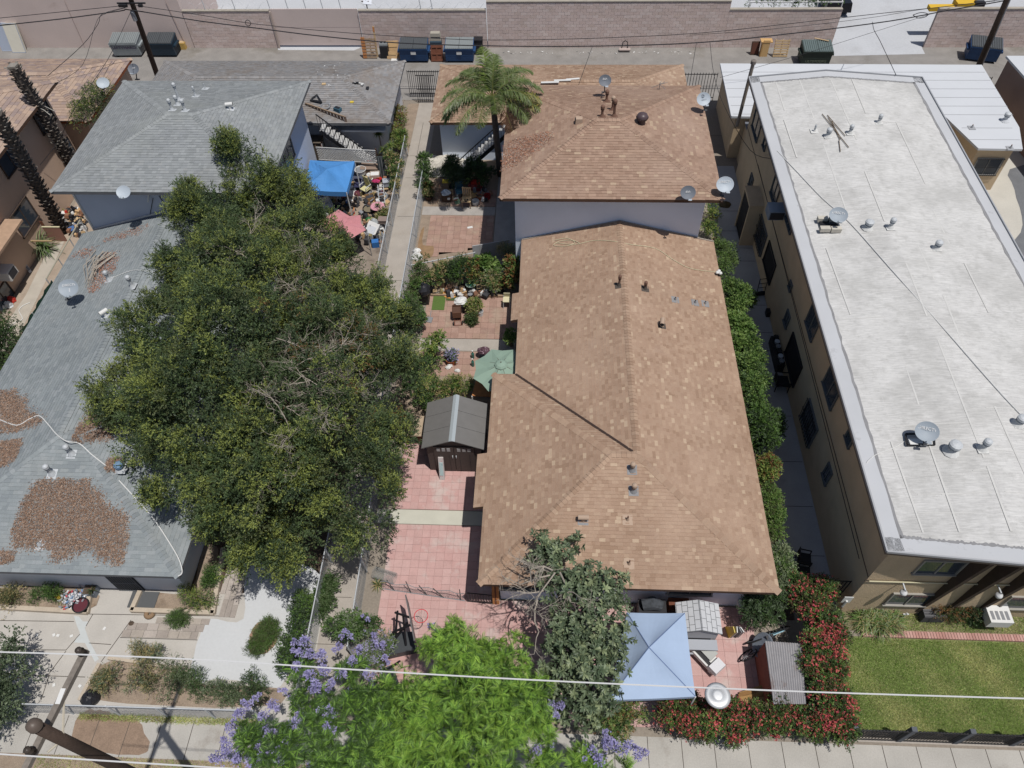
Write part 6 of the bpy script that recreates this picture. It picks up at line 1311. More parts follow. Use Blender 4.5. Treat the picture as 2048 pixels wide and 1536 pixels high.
for sx in (-.8,.8):
    for y in (54.4,57.1): mb = MB(); mb.tube([(20.2 + sx - .1, y, .32),(20.2 + sx + .1, y, .32)], .32,14); mb.build('wheel', rubber, e)
# iron fence and gate at the end of the path
def bars_fence(name, label, a, b, h, n, cat='fence', tips=True, rails=(.15,.95), mat=blackm, th=.028):
    a = Vector(a); b = Vector(b); e = W(name, (a + b) / 2, label, cat)
    for k in range(n + 1): p = a.lerp(b, k / n); mb = MB(); mb.bar(p + Vector((0,0,.04)), p + Vector((0,0, h)), th, th); mb.build('bar', mat, e)
    for r_ in rails: mb = MB(); mb.bar(a + Vector((0,0, h * r_)), b + Vector((0,0, h * r_)), .035,.035); mb.build('rail', mat, e)
    return e
bars_fence('iron_fence', 'black iron bar fence closing the passage beside the grey garage', (-8.75,43.35,0),(-6.5,43.35,0), 1.8,19)
bars_fence('iron_gate', 'black iron gate leaf standing at the head of the path', (-8.15,42.7,0),(-6.98,42.7,0), 1.85,9, cat='gate', rails=(.06,.5,.99))
bars_fence('iron_fence', 'black railing between the brown garage and the white roofed wing', (8.1,42.9,0),(10.2,42.9,0), 1.9,12)
bars_fence('iron_fence', 'black railing between the white roofed wing and the right edge building', (25.1,43.0,0),(26.5,43.0,0), 1.6,9)
bars_fence('iron_gate', 'black iron gate closing the side passage beside the apartment block', (9.2,10.75,0),(10.55,10.75,0), 1.75,11, cat='gate', rails=(.06,.5,.98))
# outside stairs
def stairs(label, x0, z0, x1, z1, y, w, n, rail_m, name='outside_stair'):
    e = W(name, ((x0 + x1) / 2, y, 0), label, 'stairs')
    for i in range(n):
        t = (i + .5) / n; mb = MB(); mb.box((x0 + (x1 - x0) * t, y, z0 + (z1 - z0) * t),(abs(x1 - x0) / n * 1.15, w, .05)); mb.build('step', M('step_grey', (190,190,190)), e)
    for sy in (-1,1):
        mb = MB(); mb.bar((x0, y + sy * w / 2, z0 - .1),(x1, y + sy * w / 2, z1 - .1), .05,.2); mb.build('stringer', blackm, e)
    yy = y - w / 2 - .03; mb = MB(); mb.bar((x0, yy, z0 + .95),(x1, yy, z1 + .95), .045,.045); mb.build('handrail', rail_m, e)
    k = int(abs(x1 - x0) / .14)
    for i in range(k + 1): t = i / k; x = x0 + (x1 - x0) * t; z = z0 + (z1 - z0) * t; mb = MB(); mb.bar((x, yy, z + .02),(x, yy, z + .95), .018,.018); mb.build('baluster', rail_m, e)
    return e
stairs('dark railed outside stair rising left beside the grey two storey house', -9.7,.1,-12.4,2.75,36.0,.95,13, blackm)
stairs('dark railed outside stair rising right towards the rosy brown two storey house', -4.9,.1,-2.2,2.75,35.7,.95,13, blackm)
e = W('landing_screen', (-12.0,36.6,2.7), 'slatted wooden guard at the head of the stair between the grey roofs', 'railing')
a, b = at(612,208,3.1), at(690,235,3.0)
for i in range(13): p = a.lerp(b, i / 12); mb = MB(); mb.box((p.x, p.y, p.z - .35 + i * .015),(.13,.03,.8 - i * .03)); mb.build('slat', M('slat_brown', (140,118,104)), e)
mb = MB(); mb.bar(a + Vector((0,-.02,.05)), b + Vector((0,-.02,.05)), .05,.07); mb.build('top_rail', wood, e)
# rubbish on the grey garage roof
def ring(label, c, r, mat, name='tyre', cat='tyre', z=.05, n=16, t=.05):
    pts = [(r * math.cos(a), r * math.sin(a), z) for a in np.linspace(0,2 * math.pi, n + 1)]; mb = MB(); mb.tube(pts, t, 6, cap=False); o = mb.build(name, mat, loc=c, smooth=True); tag(o, label, cat); return o
c = onPlane(651,214, pGG['front']); ring('grey white tyre lying on the grey garage roof beside the slatted guard', c, .26, greyp)
c = onPlane(676,222, pGG['front']); box_thing('blue_crate', 'blue green crate on the grey garage roof below the tyre', 'crate', c, (.4,.25,.2), M('teal_plastic', (70,110,130)), -.5, parts=lambda e, d: MB().box((0,0, d[2] + .01),(d[0] * .8, d[1] * .7,.02)).build('contents', blackp, e))
c = onPlane(714,169, pGG['right']) ; mb = MB(); mb.bar((-.3,0,.05),(.1,.05,.08), .12,.08); mb.bar((.1,.05,.06),(.4,0,.05), .06,.04,1); mb.box((.3,-.08,.04),(.12,.1,.06), 1); o = mb.build('broken_toy', [blackp, whitep], loc=c); tag(o, 'black and white broken object on the right slope of the grey garage roof', 'rubbish')
c = onPlane(735,178, pGG['right']); mb = MB(); mb.box((0,0,.04),(.16,.28,.08)); o = mb.build('dark_bag', blackp, loc=c, ); tag(o, 'small black object beside the broken toy on the grey garage roof', 'rubbish')
for (u, v, m_, lab, s_) in ((648,169, wood_l, 'tan square scrap near the ridge of the grey garage roof', .22),(704,205, yellowp, 'yellow scrap in the middle of the grey garage roof', .2)):
    c = onPlane(u, v, pGG['front']); mb = MB(); mb.box((0,0,.03),(s_, s_ * .8,.05)); o = mb.build('scrap', m_, loc=c); tag(o, lab, 'rubbish')
c = onPlane(634,200, pGG['front']); mb = MB(); mb.tube([(-.3,0,.08),(0,.2,.2),(.2,-.1,.1),(.35,-.35,.06)], .045,5); mb.tube([(-.35,-.1,.05),(.1,-.25,.08),(.3,-.3,.08)], .06,5); o = mb.build('bent_pipe', blackp, loc=c); tag(o, 'black bent tube lying beside the slatted guard on the grey garage roof', 'rubbish')
# utility poles and cables
def pole_thing(label, base, top, r, extra=None):
    e = W('utility_pole', base, label, 'utility pole'); mb = MB(); b = Vector(base); t = Vector(top); mb.tube([b.lerp(t, i / 6) for i in range(7)], [r * (1.15 - .3 * i / 6) for i in range(7)], 12); mb.build('pole', pole_w, e, smooth=True)
    if extra: extra(e, b, t)
    return e
pb = at(318,160); pt = at(262,0,5.9); dirv = (pt - pb) / 5.9
def boxes(e, b, t):
    p = b + dirv * 5.0; mb = MB(); mb.lathe([(.001,-.3),(.12,-.3),(.13,.2),(.05,.3)], 10, c=(p.x - .05, p.y - .25, p.z)); mb.build('grey_canister', M('canister', (150,152,158)), e)
    p = b + dirv * 5.8; mb = MB(); mb.bar(p + Vector((-.8,-.2,0)), p + Vector((.9,-.2,0)), .07,.07); mb.box(p + Vector((-.45,-.3,-.1)),(.5,.14,.14)); mb.box(p + Vector((.6,-.3,-.1)),(.25,.14,.14)); mb.build('cable_junctions', blackp, e)
pole_thing('dark wooden utility pole between the two left dumpsters, upper left', pb, pb + dirv * 9.5,.15, boxes)
pb2 = at(1945,160); pt2 = at(2013,0,5.9); dir2 = (pt2 - pb2) / 5.9
def guard(e, b, t): mb = MB(); mb.tube([b + Vector((.17,-.05,0)), b + dir2 * 7 + Vector((.16,-.05,0))], .04,6); mb.build('cable_guard', M('guard_grey', (150,152,158), rough=.5), e)
pole_thing('dark wooden utility pole with grey cable guard at the upper right', pb2, pb2 + dir2 * 9.5,.15, guard)
def wire(label, a, b, sag, r, mat, cat='cable', name='overhead_cable', n=24):
    a = Vector(a); b = Vector(b); pts = [a.lerp(b, i / n) - Vector((0,0,4 * sag * (i / n) * (1 - i / n))) for i in range(n + 1)]; mb = MB(); mb.tube(pts, r, 5); o = mb.build(name, mat); tag(o, label, cat); return o
def thru(px, Y): return [onY(u, v, Y) for u, v in px]
def wire_px(label, px, Y, r, mat=cable_b):
    pts = thru(px, Y); return cable(label, pts, r, mat, 'overhead_cable', 'cable')
wire_px('thick black overhead cable swagged between the two alley poles', [(-40,55),(120,38),(240,22),(262,20),(400,42),(512,56),(640,72),(800,86),(1000,92),(1200,92),(1400,85),(1600,65),(1780,42),(1900,20),(2000,3),(2080,-15)], 43.6,.032)
wire_px('thinner upper black cable swagged between the two alley poles', [(-40,40),(120,24),(240,12),(262,10),(400,30),(512,48),(700,66),(900,78),(1024,80),(1200,76),(1400,66),(1600,45),(1750,28),(1900,12),(2060,-8)], 43.8,.018)
wire_px('second thin cable above the right alley and driveway', [(1380,70),(1500,62),(1640,48),(1750,34),(1850,18),(1990,2)], 43.7,.012)
wire_px('cable loop hanging in the span over the driveway gap', [(1826,30),(1836,36),(1850,34),(1856,28),(1842,25),(1826,30)], 43.6,.02)
ring('coil of spare cable hung on the span above the alley near the left wall end', Vector(onY(496,46,43.7)), .16, cable_b, 'cable_coil', 'cable coil', 0,14,.02).rotation_euler = (1.2,0,0)
cable('service cable dropping from the left pole to the tan garage roof', [onY(255,14,43.6), at(205,28,6.0), at(196,48,5.7), at(165,90,5.0), at(95,152,4.0)], .016, cable_b)
cable('second service cable dropping from the left pole past the tan roofs', [onY(250,16,43.6), at(205,30,5.9), at(190,52,5.7), at(165,130,5.0), at(107,170,5.6)], .012, cable_b)
cable('service cable from the left pole down to the peach house wall', [onY(262,22,43.6), at(215,120,6), at(150,215,5.6), at(118,280,4.0), onX(80,330,-26.3)], .014, cable_b)
cable('twin service cable from the span down to the brown garage ridge', [onY(1185,92,43.6), at(1160,162,3.7)], .014, cable_b)
cable('service cable from the span down to the passage behind the rosy brown house', [onY(1393,85,43.6), at(1378,175,3.2)], .014, cable_b)
cable('service cable from the span to the side of the white roofed wing', [onY(1420,84,43.6), at(1428,150,3.2), at(1450,215,3.0), at(1500,300,3.2), onX(1545,318,10.5)], .014, cable_b)
cable('service cable from the driveway span down to the rear eave of the apartment block', [onY(1745,44,43.6), at(1748,60,5.8), at(1760,82,5.9), at(1792,150,5.7)], .016, cable_b)
cable('thin cable crossing from the white roof corner up to the right span', [at(1440,155,3.2), at(1600,110,4.2), at(1760,60,5.2), onY(1900,16,43.6)], .01, cable_b)
# front utility pole with crossarm and white wires
def arm(e, b, t):
    mb = MB(); a1, a2 = at(172,1300,10.5), at(20,1600,10.5); mb.bar(a1, a2,.12,.12); ar_ = mb.build('crossarm', arm_w, e)
    mb = MB(); p = a1.lerp(a2,.34); mb.box(p + Vector((0,0,.07)),(.1,.3,.01)); mb.build('label_plate', whitep, ar_)
    for q in (.03,.71): p = a1.lerp(a2, q); mb = MB(); mb.lathe([(.001,0),(.09,0),(.06,.05),(.09,.1),(.05,.15),(.07,.2),(.001,.22)], 12, c=(p.x, p.y, p.z + .06)); mb.build('insulator', M('insulator_dark', (80,72,66), rough=.3), e, smooth=True)
    mb = MB(); mb.tube([at(128,1400,10.45), at(126,1470,10.1), at(118,1485,10.0), at(95,1505,10.0)], .025,6); mb.build('ground_cable', M('pale_cable', (196,188,172)), e)
    mb = MB(); mb.lathe([(.14,-.02),(.13,.1),(.06,.16),(.001,.17)], 14, c=(t.x, t.y, t.z)); mb.build('pole_cap', M('metal_cap', (104,92,84), rough=.45), e, smooth=True)
fb = at(70,1452,11.0); pole_thing('brown utility pole with grey crossarm rising from below the lower left corner', (fb.x, fb.y, 0),(fb.x, fb.y, 11.0), .135, arm)
wp_ = [at(-60,1302,10.75), at(0,1304,10.75), at(160,1309,10.75), at(430,1321,10.7), at(800,1345,10.65), at(1150,1364,10.6), at(1600,1383,10.65), at(2048,1397,10.75), at(2200,1401,10.8)]
cable('long white overhead wire crossing the whole front from the crossarm end', wp_, .015, wire_w, 'overhead_wire', 'wire')
cable('white overhead wire along the bottom edge at the lower left', [at(-60,1504,10.75), at(60,1512,10.75), at(250,1524,10.7), at(460,1537,10.7), at(700,1552,10.7)], .015, wire_w, 'overhead_wire', 'wire')

# ================================================================ YARD FENCES
def mesh_fence(label, a, b, h, posts=4, name='wire_fence', mat=meshwire, sp=.13, toprail=True, lean=(0,0)):
    a = Vector((a[0], a[1], 0)); b = Vector((b[0], b[1], 0)); e = W(name, (a + b) / 2, label, 'fence'); d = b - a; L_ = d.length; d.normalize(); up = Vector((lean[0], lean[1], 1)) * h
    for k in range(posts): p = a + d * (L_ * k / (posts - 1)); mb = MB(); mb.tube([p, p + up * 1.03], .028,6); mb.build('post', galv, e)
    if toprail: mb = MB(); mb.tube([a + up, b + up], .022,6); mb.build('top_rail', galv, e)
    mb = MB(); n = int(L_ / sp)
    for s_ in (-1,1):
        for i in range(-int(h / sp), n + int(h / sp)):
            t0 = i * sp; t1 = t0 + s_ * h; z0, z1 = 0.,1.
            if s_ > 0:
                if t0 < 0: z0 = -t0 / h; t0 = 0
                if t1 > L_: z1 = 1 - (t1 - L_) / h; t1 = L_
            else:
                if t0 > L_: z0 = (t0 - L_) / h; t0 = L_
                if t1 < 0: z1 = 1 - (0 - t1) / h; t1 = 0
            if z1 - z0 < .03: continue
            p, q = a + d * t0 + up * z0, a + d * t1 + up * z1; mb.tube([p, q], .0035,3, cap=False)
    mb.build('wire_mesh', mat, e); return e
mesh_fence('chain link fence on the left side of the path beside the rubbish yard', (-8.15,37.2),(-8.1,26.6), 1.25,6)
mesh_fence('chain link fence on the right side of the path along the tiled yards', (-6.78,34.6),(-6.72,18.5), 1.25,8)
mesh_fence('chain link fence left of the path beside the fresh white slab', (-7.78,13.5),(-7.74,6.2), 1.2,5)
mesh_fence('chain link fence right of the path beside the pink patio', (-6.45,14.5),(-6.35,8.2), 1.2,5)
mesh_fence('chain link fence along the pavement in front of the left garden bed', (-17.0,6.05),(-9.0,6.1), 1.1,6)
mesh_fence('tilted wire fence rail between the tiled yard and planting row', A2(828,560), A2(952,535), 1.0,4)
e1_, e2_ = at(862,592), at(1015,595)
mb = MB(); mb.bar(e1_ + Vector((0,0,.07)), e2_ + Vector((0,0,.07)), .09,.14); o = mb.build('edging_board', wood); tag(o, 'long weathered board edging the planting row above the clay tiles', 'board')
e = W('grey_board_screen', at(985,520), 'leaning weathered grey board between planting row and shaded walk', 'board screen'); a, b = at(947,525,0), at(1020,512,0)
for i in range(5): p = a.lerp(b, (i + .5) / 5); mb = MB(); mb.box((p.x, p.y, .55),((b - a).length / 5 * .97,.04,1.1), rz=math.atan2(b.y - a.y, b.x - a.x)); mb.build('board', M('grey_board', (186,186,188), n1=(4,.1)), e)
# bent wire fence across the pink patio
e = W('sagging_wire_fence', at(860,1195), 'sagging old wire fence with leaning stakes across the pink patio', 'fence')
q = [at(765,1178,0), at(800,1200,0), at(860,1200,0), at(930,1202,0)]
for i, (dx, z) in enumerate(((-.1,.7),(.0,.8),(-.15,.65),(-.25,.6),(.1,.75))): p = q[0].lerp(q[3], .15 + i * .2); mb = MB(); mb.tube([p, p + Vector((dx - .1,.1, z))], .018,5); mb.build('stake', M('stake_dark', (90,92,90)), e)
mb = MB(); tp_ = [p + Vector((0,.05,.55 + .12 * math.sin(i * 2.1))) for i, p in enumerate([q[0].lerp(q[3], t / 12) for t in range(13)])]; bt_ = [q[0].lerp(q[3], t / 12) + Vector((0,0,.03)) for t in range(13)]
mb.tube(tp_, .012,4); mb.tube(bt_, .018,4)
for i in range(12):
    for k in range(4): s_ = k / 4; mb.tube([bt_[i].lerp(bt_[i + 1], s_), tp_[i].lerp(tp_[i + 1], min(1, s_ + .3))], .004,3, cap=False); mb.tube([tp_[i].lerp(tp_[i + 1], s_), bt_[i].lerp(bt_[i + 1], min(1, s_ + .3))], .004,3, cap=False)
mb.build('wire_mesh', meshwire, e)
e = W('wire_roll', at(765,1150), 'roll of old chicken wire lying by the pink patio corner', 'wire roll'); a, b = at(748,1144,.22), at(790,1157,.22); ax = (b - a).normalized(); s1 = ax.cross(Vector((0,0,1))).normalized(); mb = MB()
for i in range(15): c = a.lerp(b, i / 14); mb.tube([c + (s1 * math.cos(t) + Vector((0,0,1)) * math.sin(t)) * .2 for t in np.linspace(0,2 * math.pi, 13)], .005,3, cap=False)
for k in range(26): t = k * 2 * math.pi / 26; o_ = (s1 * math.cos(t) + Vector((0,0,1)) * math.sin(t)) * .2; mb.tube([a + o_, b + o_], .005,3, cap=False)
mb.build('wire', M('old_wire', (150,152,150)), e)
e = bars_fence('metal_bed_frame', 'low black metal frame gate beside the brown house corner', at(935,1203), at(985,1208), .8,9, cat='gate', rails=(.05,.97))
leaning('orange_board', 'orange brown board leaning on the corner of the brown house', 'board', at(992,1208), .25,1.1,.05, wood_o, .2, parts=lambda e, R, w, h, t: MB().box(R @ Vector((0,-.03, h * .5)),(w * .2,.02, h), R=R).build('batten', wood_r, e))
# front iron fence with lattice backing
def front_fence():
    ya = 6.2; x0 = 9.75
    e = W('front_iron_fence', (13, ya, 0), 'black iron fence with white lattice behind it along the lawn and pavement', 'fence')
    for i in range(90): x = x0 + .13 + i * .1; mb = MB(); mb.bar((x, ya - .05,.05),(x, ya - .05,1.35), .015,.015); mb.build('bar', blackm, e)
    for i in range(6): mb = MB(); mb.box((x0 + i * 1.75, ya, .68),(.16,.14,1.36)); mb.build('post', M('grey_post', (98,102,108)), e)
    for z in (.12,1.22): mb = MB(); mb.bar((x0, ya - .05, z),(x0 + 9, ya - .05, z), .03,.03); mb.build('rail', blackm, e)
    mb = MB(); n = 80
    for i in range(-10,80):
        for s_ in (-1,1):
            xa = x0 + i * .115; a = Vector((xa, ya + .03,.08)); b = Vector((xa + s_ * .95, ya + .03,1.03))
            if min(a.x, b.x) < x0 or max(a.x, b.x) > x0 + 9: continue
            mb.bar(a, b, .008, .016)
    mb.build('lattice', M('black_lattice', (60,62,64)), e)
    mb = MB(); mb.box((x0 + 4.5, ya + .12,.08),(9.2,.14,.16)); mb.build('kerb', kc, e)
front_fence()
# white lattice in the rubbish yard
e = W('white_lattice', (-11.2,35.2,0), 'white diagonal lattice panel behind the blue canopy', 'lattice'); mb = MB(); a, b = Vector((-12.8,35.3,1.0)), Vector((-9.4,35.0,1.0)); n = 22
for i in range(-7, n + 7):
    for s_ in (-1,1):
        t0, t1 = i / n, (i + s_ * 6.5) / n; z0, z1 = 0,.8
        if t1 < 0: z1 = .8 * (t0 / (t0 - t1)) if t0 > 0 else 0; t1 = 0
        if t1 > 1: z1 = .8 * ((1 - t0) / (t1 - t0)) if t0 < 1 else 0; t1 = 1
        if not (0 <= t0 <= 1) or z1 <= .02: continue
        mb.bar(a.lerp(b, t0) + Vector((0,0, z0)), a.lerp(b, t1) + Vector((0,0, z1)), .01,.045)
mb.bar(a, b, .03,.04); mb.bar(a + Vector((0,0,.8)), b + Vector((0,0,.8)), .03,.04); mb.build('panel', whitep, e)
for p in (a, b): mb = MB(); mb.bar((p.x, p.y + .03,0),(p.x, p.y + .03,1.9), .07,.07); mb.build('post', wood_d, e)

# ================================================================ CANOPIES, SHED, HUTS
def canopy(name, label, corners, peak, legs_z0, mat, drop=.18, pm=whitep, cat='canopy', seamm=None, wrinkle=0.):
    c = [Vector(q) for q in corners]; pk = Vector(peak); e = W(name, ((c[0].x + c[2].x) / 2,(c[0].y + c[2].y) / 2,0), label, cat); mb = MB(); N = 8
    for i in range(4):
        a, b = c[i], c[(i + 1) % 4]
        grid = []
        for r_ in range(N + 1):
            t = r_ / N; row = []
            for k in range(N + 1):
                s_ = k / N; p = a.lerp(b, s_).lerp(pk, t); sagv = math.sin(t * math.pi) * math.sin(s_ * math.pi) * .07 + math.sin(s_ * math.pi) * (1 - t) * .05; p = p - Vector((0,0, sagv)); p.z += wrinkle * (math.sin(p.x * 9 + p.y * 5) + math.sin(p.x * 3 - p.y * 11)) * math.sin(t * math.pi); row.append(p)
            grid.append(row)
        bidx = len(mb.v)
        for row in grid: mb.v += [tuple(p) for p in row]
        for r_ in range(N):
            for k in range(N): q0 = bidx + r_ * (N + 1) + k; mb.f.append((q0, q0 + 1, q0 + N + 2, q0 + N + 1)); mb.m.append(0)
        for k in range(N): mb.poly([grid[0][k], grid[0][k] - Vector((0,0, drop)), grid[0][k + 1] - Vector((0,0, drop)), grid[0][k + 1]])
    mb.build('cloth', mat, e)
    if seamm: mb = MB(); [mb.bar(q + Vector((0,0,.008)), pk + Vector((0,0,.008)), .022,.012) for q in c]; mb.build('seams', seamm, e)
    for q in c: mb = MB(); mb.bar((q.x, q.y, 0),(q.x, q.y, q.z - .02), .04,.04); mb.build('leg', pm, e)
    return e
canopy('pale_blue_canopy', 'large pale blue square canopy over the front patio beside the tree', [at(1217,1400,2.2), at(1391,1393,2.2), at(1370,1226,2.2), at(1254,1225,2.2)], at(1298,1295,2.9), 0, canvas_p, seamm=M('seam_blue', (110,130,170)))
canopy('blue_canopy', 'bright blue square pop-up canopy in the rubbish yard', [at(606,378,2.1), at(693,384,2.1), at(709,322,2.1), at(620,320,2.1)], at(654,338,2.75), 0, canvas_b, drop=.28, wrinkle=.012)
e = W('pink_sheet', at(690,460), 'faded pink cloth awning stretched over the lower rubbish yard', 'awning'); qs = [at(677,419,1.9), at(699,432,1.7), at(721,430,1.8), at(722,446,1.6), at(732,460,1.7), at(700,478,1.6), at(672,470,1.6), at(646,452,1.7), at(640,440,1.8)]; pk = at(688,448,2.1); mb = MB()
for i in range(len(qs)): mb.poly([qs[i], qs[(i + 1) % len(qs)], pk])
mb.build('cloth', canvas_k, e)
for q in (qs[0], qs[4], qs[7]): mb = MB(); mb.bar((q.x, q.y, 0), q, .03,.03); mb.build('leg', greyp, e)
e = W('patio_umbrella', at(1000,770), 'pale green octagonal patio umbrella beside the brown eave', 'umbrella'); hub = at(1002,727,2.45); mb = MB(); n = 8; rim = [Vector((hub.x + 1.22 * math.cos(2 * math.pi * (k + .5) / n), hub.y + 1.22 * math.sin(2 * math.pi * (k + .5) / n), 2.02)) for k in range(n)]
for k in range(n):
    a, b = rim[k], rim[(k + 1) % n]; m_ = (a + b) / 2 + Vector((0,0,-.02)); m_ = m_.lerp(hub, .06); mm_ = ((a + b) / 2).lerp(hub, .5) - Vector((0,0,.05)); aa, bb = a.lerp(hub, .5), b.lerp(hub, .5)
    for t in ((a, m_, mm_, aa),(m_, b, bb, mm_),(aa, mm_, hub, hub),(mm_, bb, hub, hub)): mb.poly([p for i_, p in enumerate(t) if i_ < 3 or t[2] != t[3]])
cl = mb.build('cloth', canvas_g, e); mb = MB(); [mb.bar(hub, r_, .015,.012) for r_ in [q - Vector((0,0,.02)) for q in rim]]; mb.build('ribs', wood_d, e); mb = MB(); mb.bar((hub.x, hub.y, 0), hub + Vector((0,0,.1)), .04,.04); mb.build('pole', wood_d, e)
mb = MB(); mb.lathe([(.28,.0),(.2,.07),(.05,.12),(.001,.14)], 8, c=(hub.x, hub.y, hub.z - .06)); mb.build('vent_cap', canvas_g, e)
e = W('patio_table', at(975,785), 'orange wooden table under the green umbrella', 'table'); q = [at(944,791,.8), at(983,793,.8), at(995,765,.8), at(952,760,.8)]; mb = MB(); mb.prism([p[:2] for p in q], .76,.8); mb.build('top', wood_o, e)
for p in q: mb = MB(); mb.bar((p.x, p.y, 0),(p.x, p.y, .76), .05,.05); mb.build('leg', whitep, e)
# dark storage shed
sx0, sx1, sy0, sy1 = -4.55,-2.3,15.75,17.75
e = W('storage_shed', ((sx0 + sx1) / 2,16.7,0), 'dark brown plastic storage shed with grey gable roof and clear ridge strip', 'shed')
mb = MB(); mb.box(((sx0 + sx1) / 2 , (sy0 + sy1) / 2,.92),(sx1 - sx0 - .12, sy1 - sy0 - .1,1.84)); mb.poly([(sx0 + .06, sy0 + .05,1.84),(sx1 - .06, sy0 + .05,1.84),((sx0 + sx1) / 2, sy0 + .05,2.3)]); mb.build('wall', shed_d, e)
xm = (sx0 + sx1) / 2; mb = MB()
for k in range(3):
    y0 = sy0 - .12 + k * (sy1 - sy0 + .2) / 3; y1 = y0 + (sy1 - sy0 + .2) / 3 - .012
    for sg in (-1,1):
        xe = xm + sg * 1.22; P = [(xm + sg * .1, y0,2.4),(xe, y0,1.88),(xe, y1,1.88),(xm + sg * .1, y1,2.4)]
        mb = MB(); mb.poly(P if sg > 0 else P[::-1]); mb.poly([(p[0], p[1], p[2] - .05) for p in (P[::-1] if sg > 0 else P)]); [mb.poly([P[a_], P[(a_ + 1) % 4], (P[(a_ + 1) % 4][0], P[(a_ + 1) % 4][1], P[(a_ + 1) % 4][2] - .05),(P[a_][0], P[a_][1], P[a_][2] - .05)]) for a_ in range(4)]
        mb.build('roof_panel', shed_r, e)
mb = MB(); mb.v = [(xm - .12, sy0 - .13,2.4),(xm, sy0 - .13,2.46),(xm + .12, sy0 - .13,2.4),(xm - .12, sy1 + .08,2.4),(xm, sy1 + .08,2.46),(xm + .12, sy1 + .08,2.4)]; mb.f = [(0,1,4,3),(1,2,5,4),(0,2,1)]; mb.m = [0,0,0]; mb.build('ridge_skylight', skyl, e)
for sg in (-1,1):
    mb = MB(); mb.box((xm + sg * .4, sy0 + .03,.95),(.78,.06,1.7)); d_ = mb.build('door', shed_d, e)
    for k in range(3): mb = MB(); mb.box((xm + sg * .4 - .2 + k * .2, sy0 - .005,1.62),(.13,.02,.2)); mb.build('pane', M('door_pane', (176,176,176), rough=.3), d_)
    mb = MB(); mb.box((xm + sg * .07, sy0 - .02,1.15),(.03,.04,.14)); mb.build('handle', galv, d_)
    mb = MB(); [mb.box((xm + sg * .4 + q, sy0 - .003,.7),(.012,.012,1.2)) for q in (-.2,.2)]; mb.build('groove', blackp, d_)
leaning('wrapped_toy_box', 'long white and red box leaning on the shed doors', 'box', at(885,957), .2,1.15,.16, M('red_white_box', (214,206,204), stain=[(7,(190,80,90), .56,.8)]), -.0, parts=lambda e, R, w, h, t: MB().box((0,-t / 2 - .005, h * .5),(w * .7,.01, h * .6)).build('label', M('teal_print', (190,214,216), stain=[(9,(70,130,140), .55,.8)]), e)).rotation_euler = (-.3,0,0)
e = W('dog_house', at(828,880), 'flat brown wooden kennel with a dark opening left of the shed', 'kennel'); mb = MB(); b = at(830,888); mb.box((b.x, b.y + .35,.35),(.85,.7,.7)); mb.build('wall', wood_r, e); mb = MB(); mb.box((b.x, b.y + .4,.73),(.95,.95,.05), R=Matrix.Rotation(.12,3, 'X')); mb.build('roof', M('kennel_roof', (184,164,140), n1=(4,.1)), e); mb = MB(); mb.box((b.x, b.y - .005,.3),(.34,.02,.35)); mb.build('opening', interior, e)
# play hut and corrugated shelter by the front patio
e = W('play_hut', at(1425,1250), 'pale grey plastic play house with brick patterned roof beside the blue canopy', 'play house')
q = [at(1376,1236,1.35), at(1424,1240,1.45), at(1474,1240,1.35)]; r_ = [at(1379,1189,1.4), at(1424,1184,1.55), at(1476,1188,1.4)]
P0, P1, P2 = Vector((4.62,8.95,1.3)), Vector((5.35,8.95,1.6)), Vector((6.08,8.95,1.3)); dy = Vector((0,1.05,0)); its = []
for a, b in ((P0, P1),(P2, P1)):
    pts = [a, a + dy, b + dy, b] ; mb = MB(); mb.poly(pts if _nz(pts) > 0 else pts[::-1]); mb.poly([p - Vector((0,0,.05)) for p in (pts[::-1] if _nz(pts) > 0 else pts)]); rf = mb.build('roof', M('hut_joint', (120,122,126)), e); pieces(rf, 'roof_tile', field([a, a + dy, b + dy, b], EY_, .19,.2,.34,.02,1, lap=0, off=.003, gap=.018), [M('hut_roof', (206,208,212), n1=(2,.04))])
mb = MB(); mb.box((5.35,9.45,.62),(1.25,.9,1.24)); mb.poly([(4.73,9.0,1.24),(5.97,9.0,1.24),(5.35,9.0,1.5)]); mb.build('wall', M('hut_wall', (196,196,200)), e)
mb = MB(); mb.box((5.35,8.78,.72),(1.3,.35,.06)); mb.box((5.35,8.62,.3),(1.2,.05,.08)); mb.build('counter', M('hut_counter', (178,182,190)), e); mb = MB(); mb.box((5.35,8.85,.45),(1.1,.1,.12)); mb.build('shelf', offwhite, e); mb = MB(); mb.box((5.35,8.99,.5),(.9,.03,.5)); mb.build('opening', interior, e)
e = W('corrugated_shelter', at(1570,1350), 'low shelter with rusty corrugated roof and red side beside the flowering hedge', 'shelter'); c = [at(1530,1282,1.5), at(1603,1287,1.5), at(1612,1408,1.5), at(1547,1408,1.5)]; mb = MB(); nx = 60
for i in range(nx + 1):
    t = i / nx; z = .022 * math.sin(t * math.pi * 2 * 15); a = c[0].lerp(c[1], t) + Vector((0,0, z)); b = c[3].lerp(c[2], t) + Vector((0,0, z)); mb.v += [tuple(a), tuple(b), tuple(a - Vector((0,0,.012))), tuple(b - Vector((0,0,.012)))]
    if i: k = i * 4; mb.f += [(k - 4, k - 3, k + 1, k),(k - 2, k + 2, k + 3, k - 1)]; mb.m += [0,0]
mb.build('roof', rusty, e)
mb = MB(); xs_, ys_ = sorted([c[0].x, c[1].x]),(c[3].y, c[0].y); mb.box(((c[0].x + c[3].x) / 2 + .38,(c[0].y + c[2].y) / 2,.7),(.7, abs(c[0].y - c[3].y) - .08,1.4)); mb.build('wall', M('red_painted_board', (158,96,82), n1=(3,.1)), e)
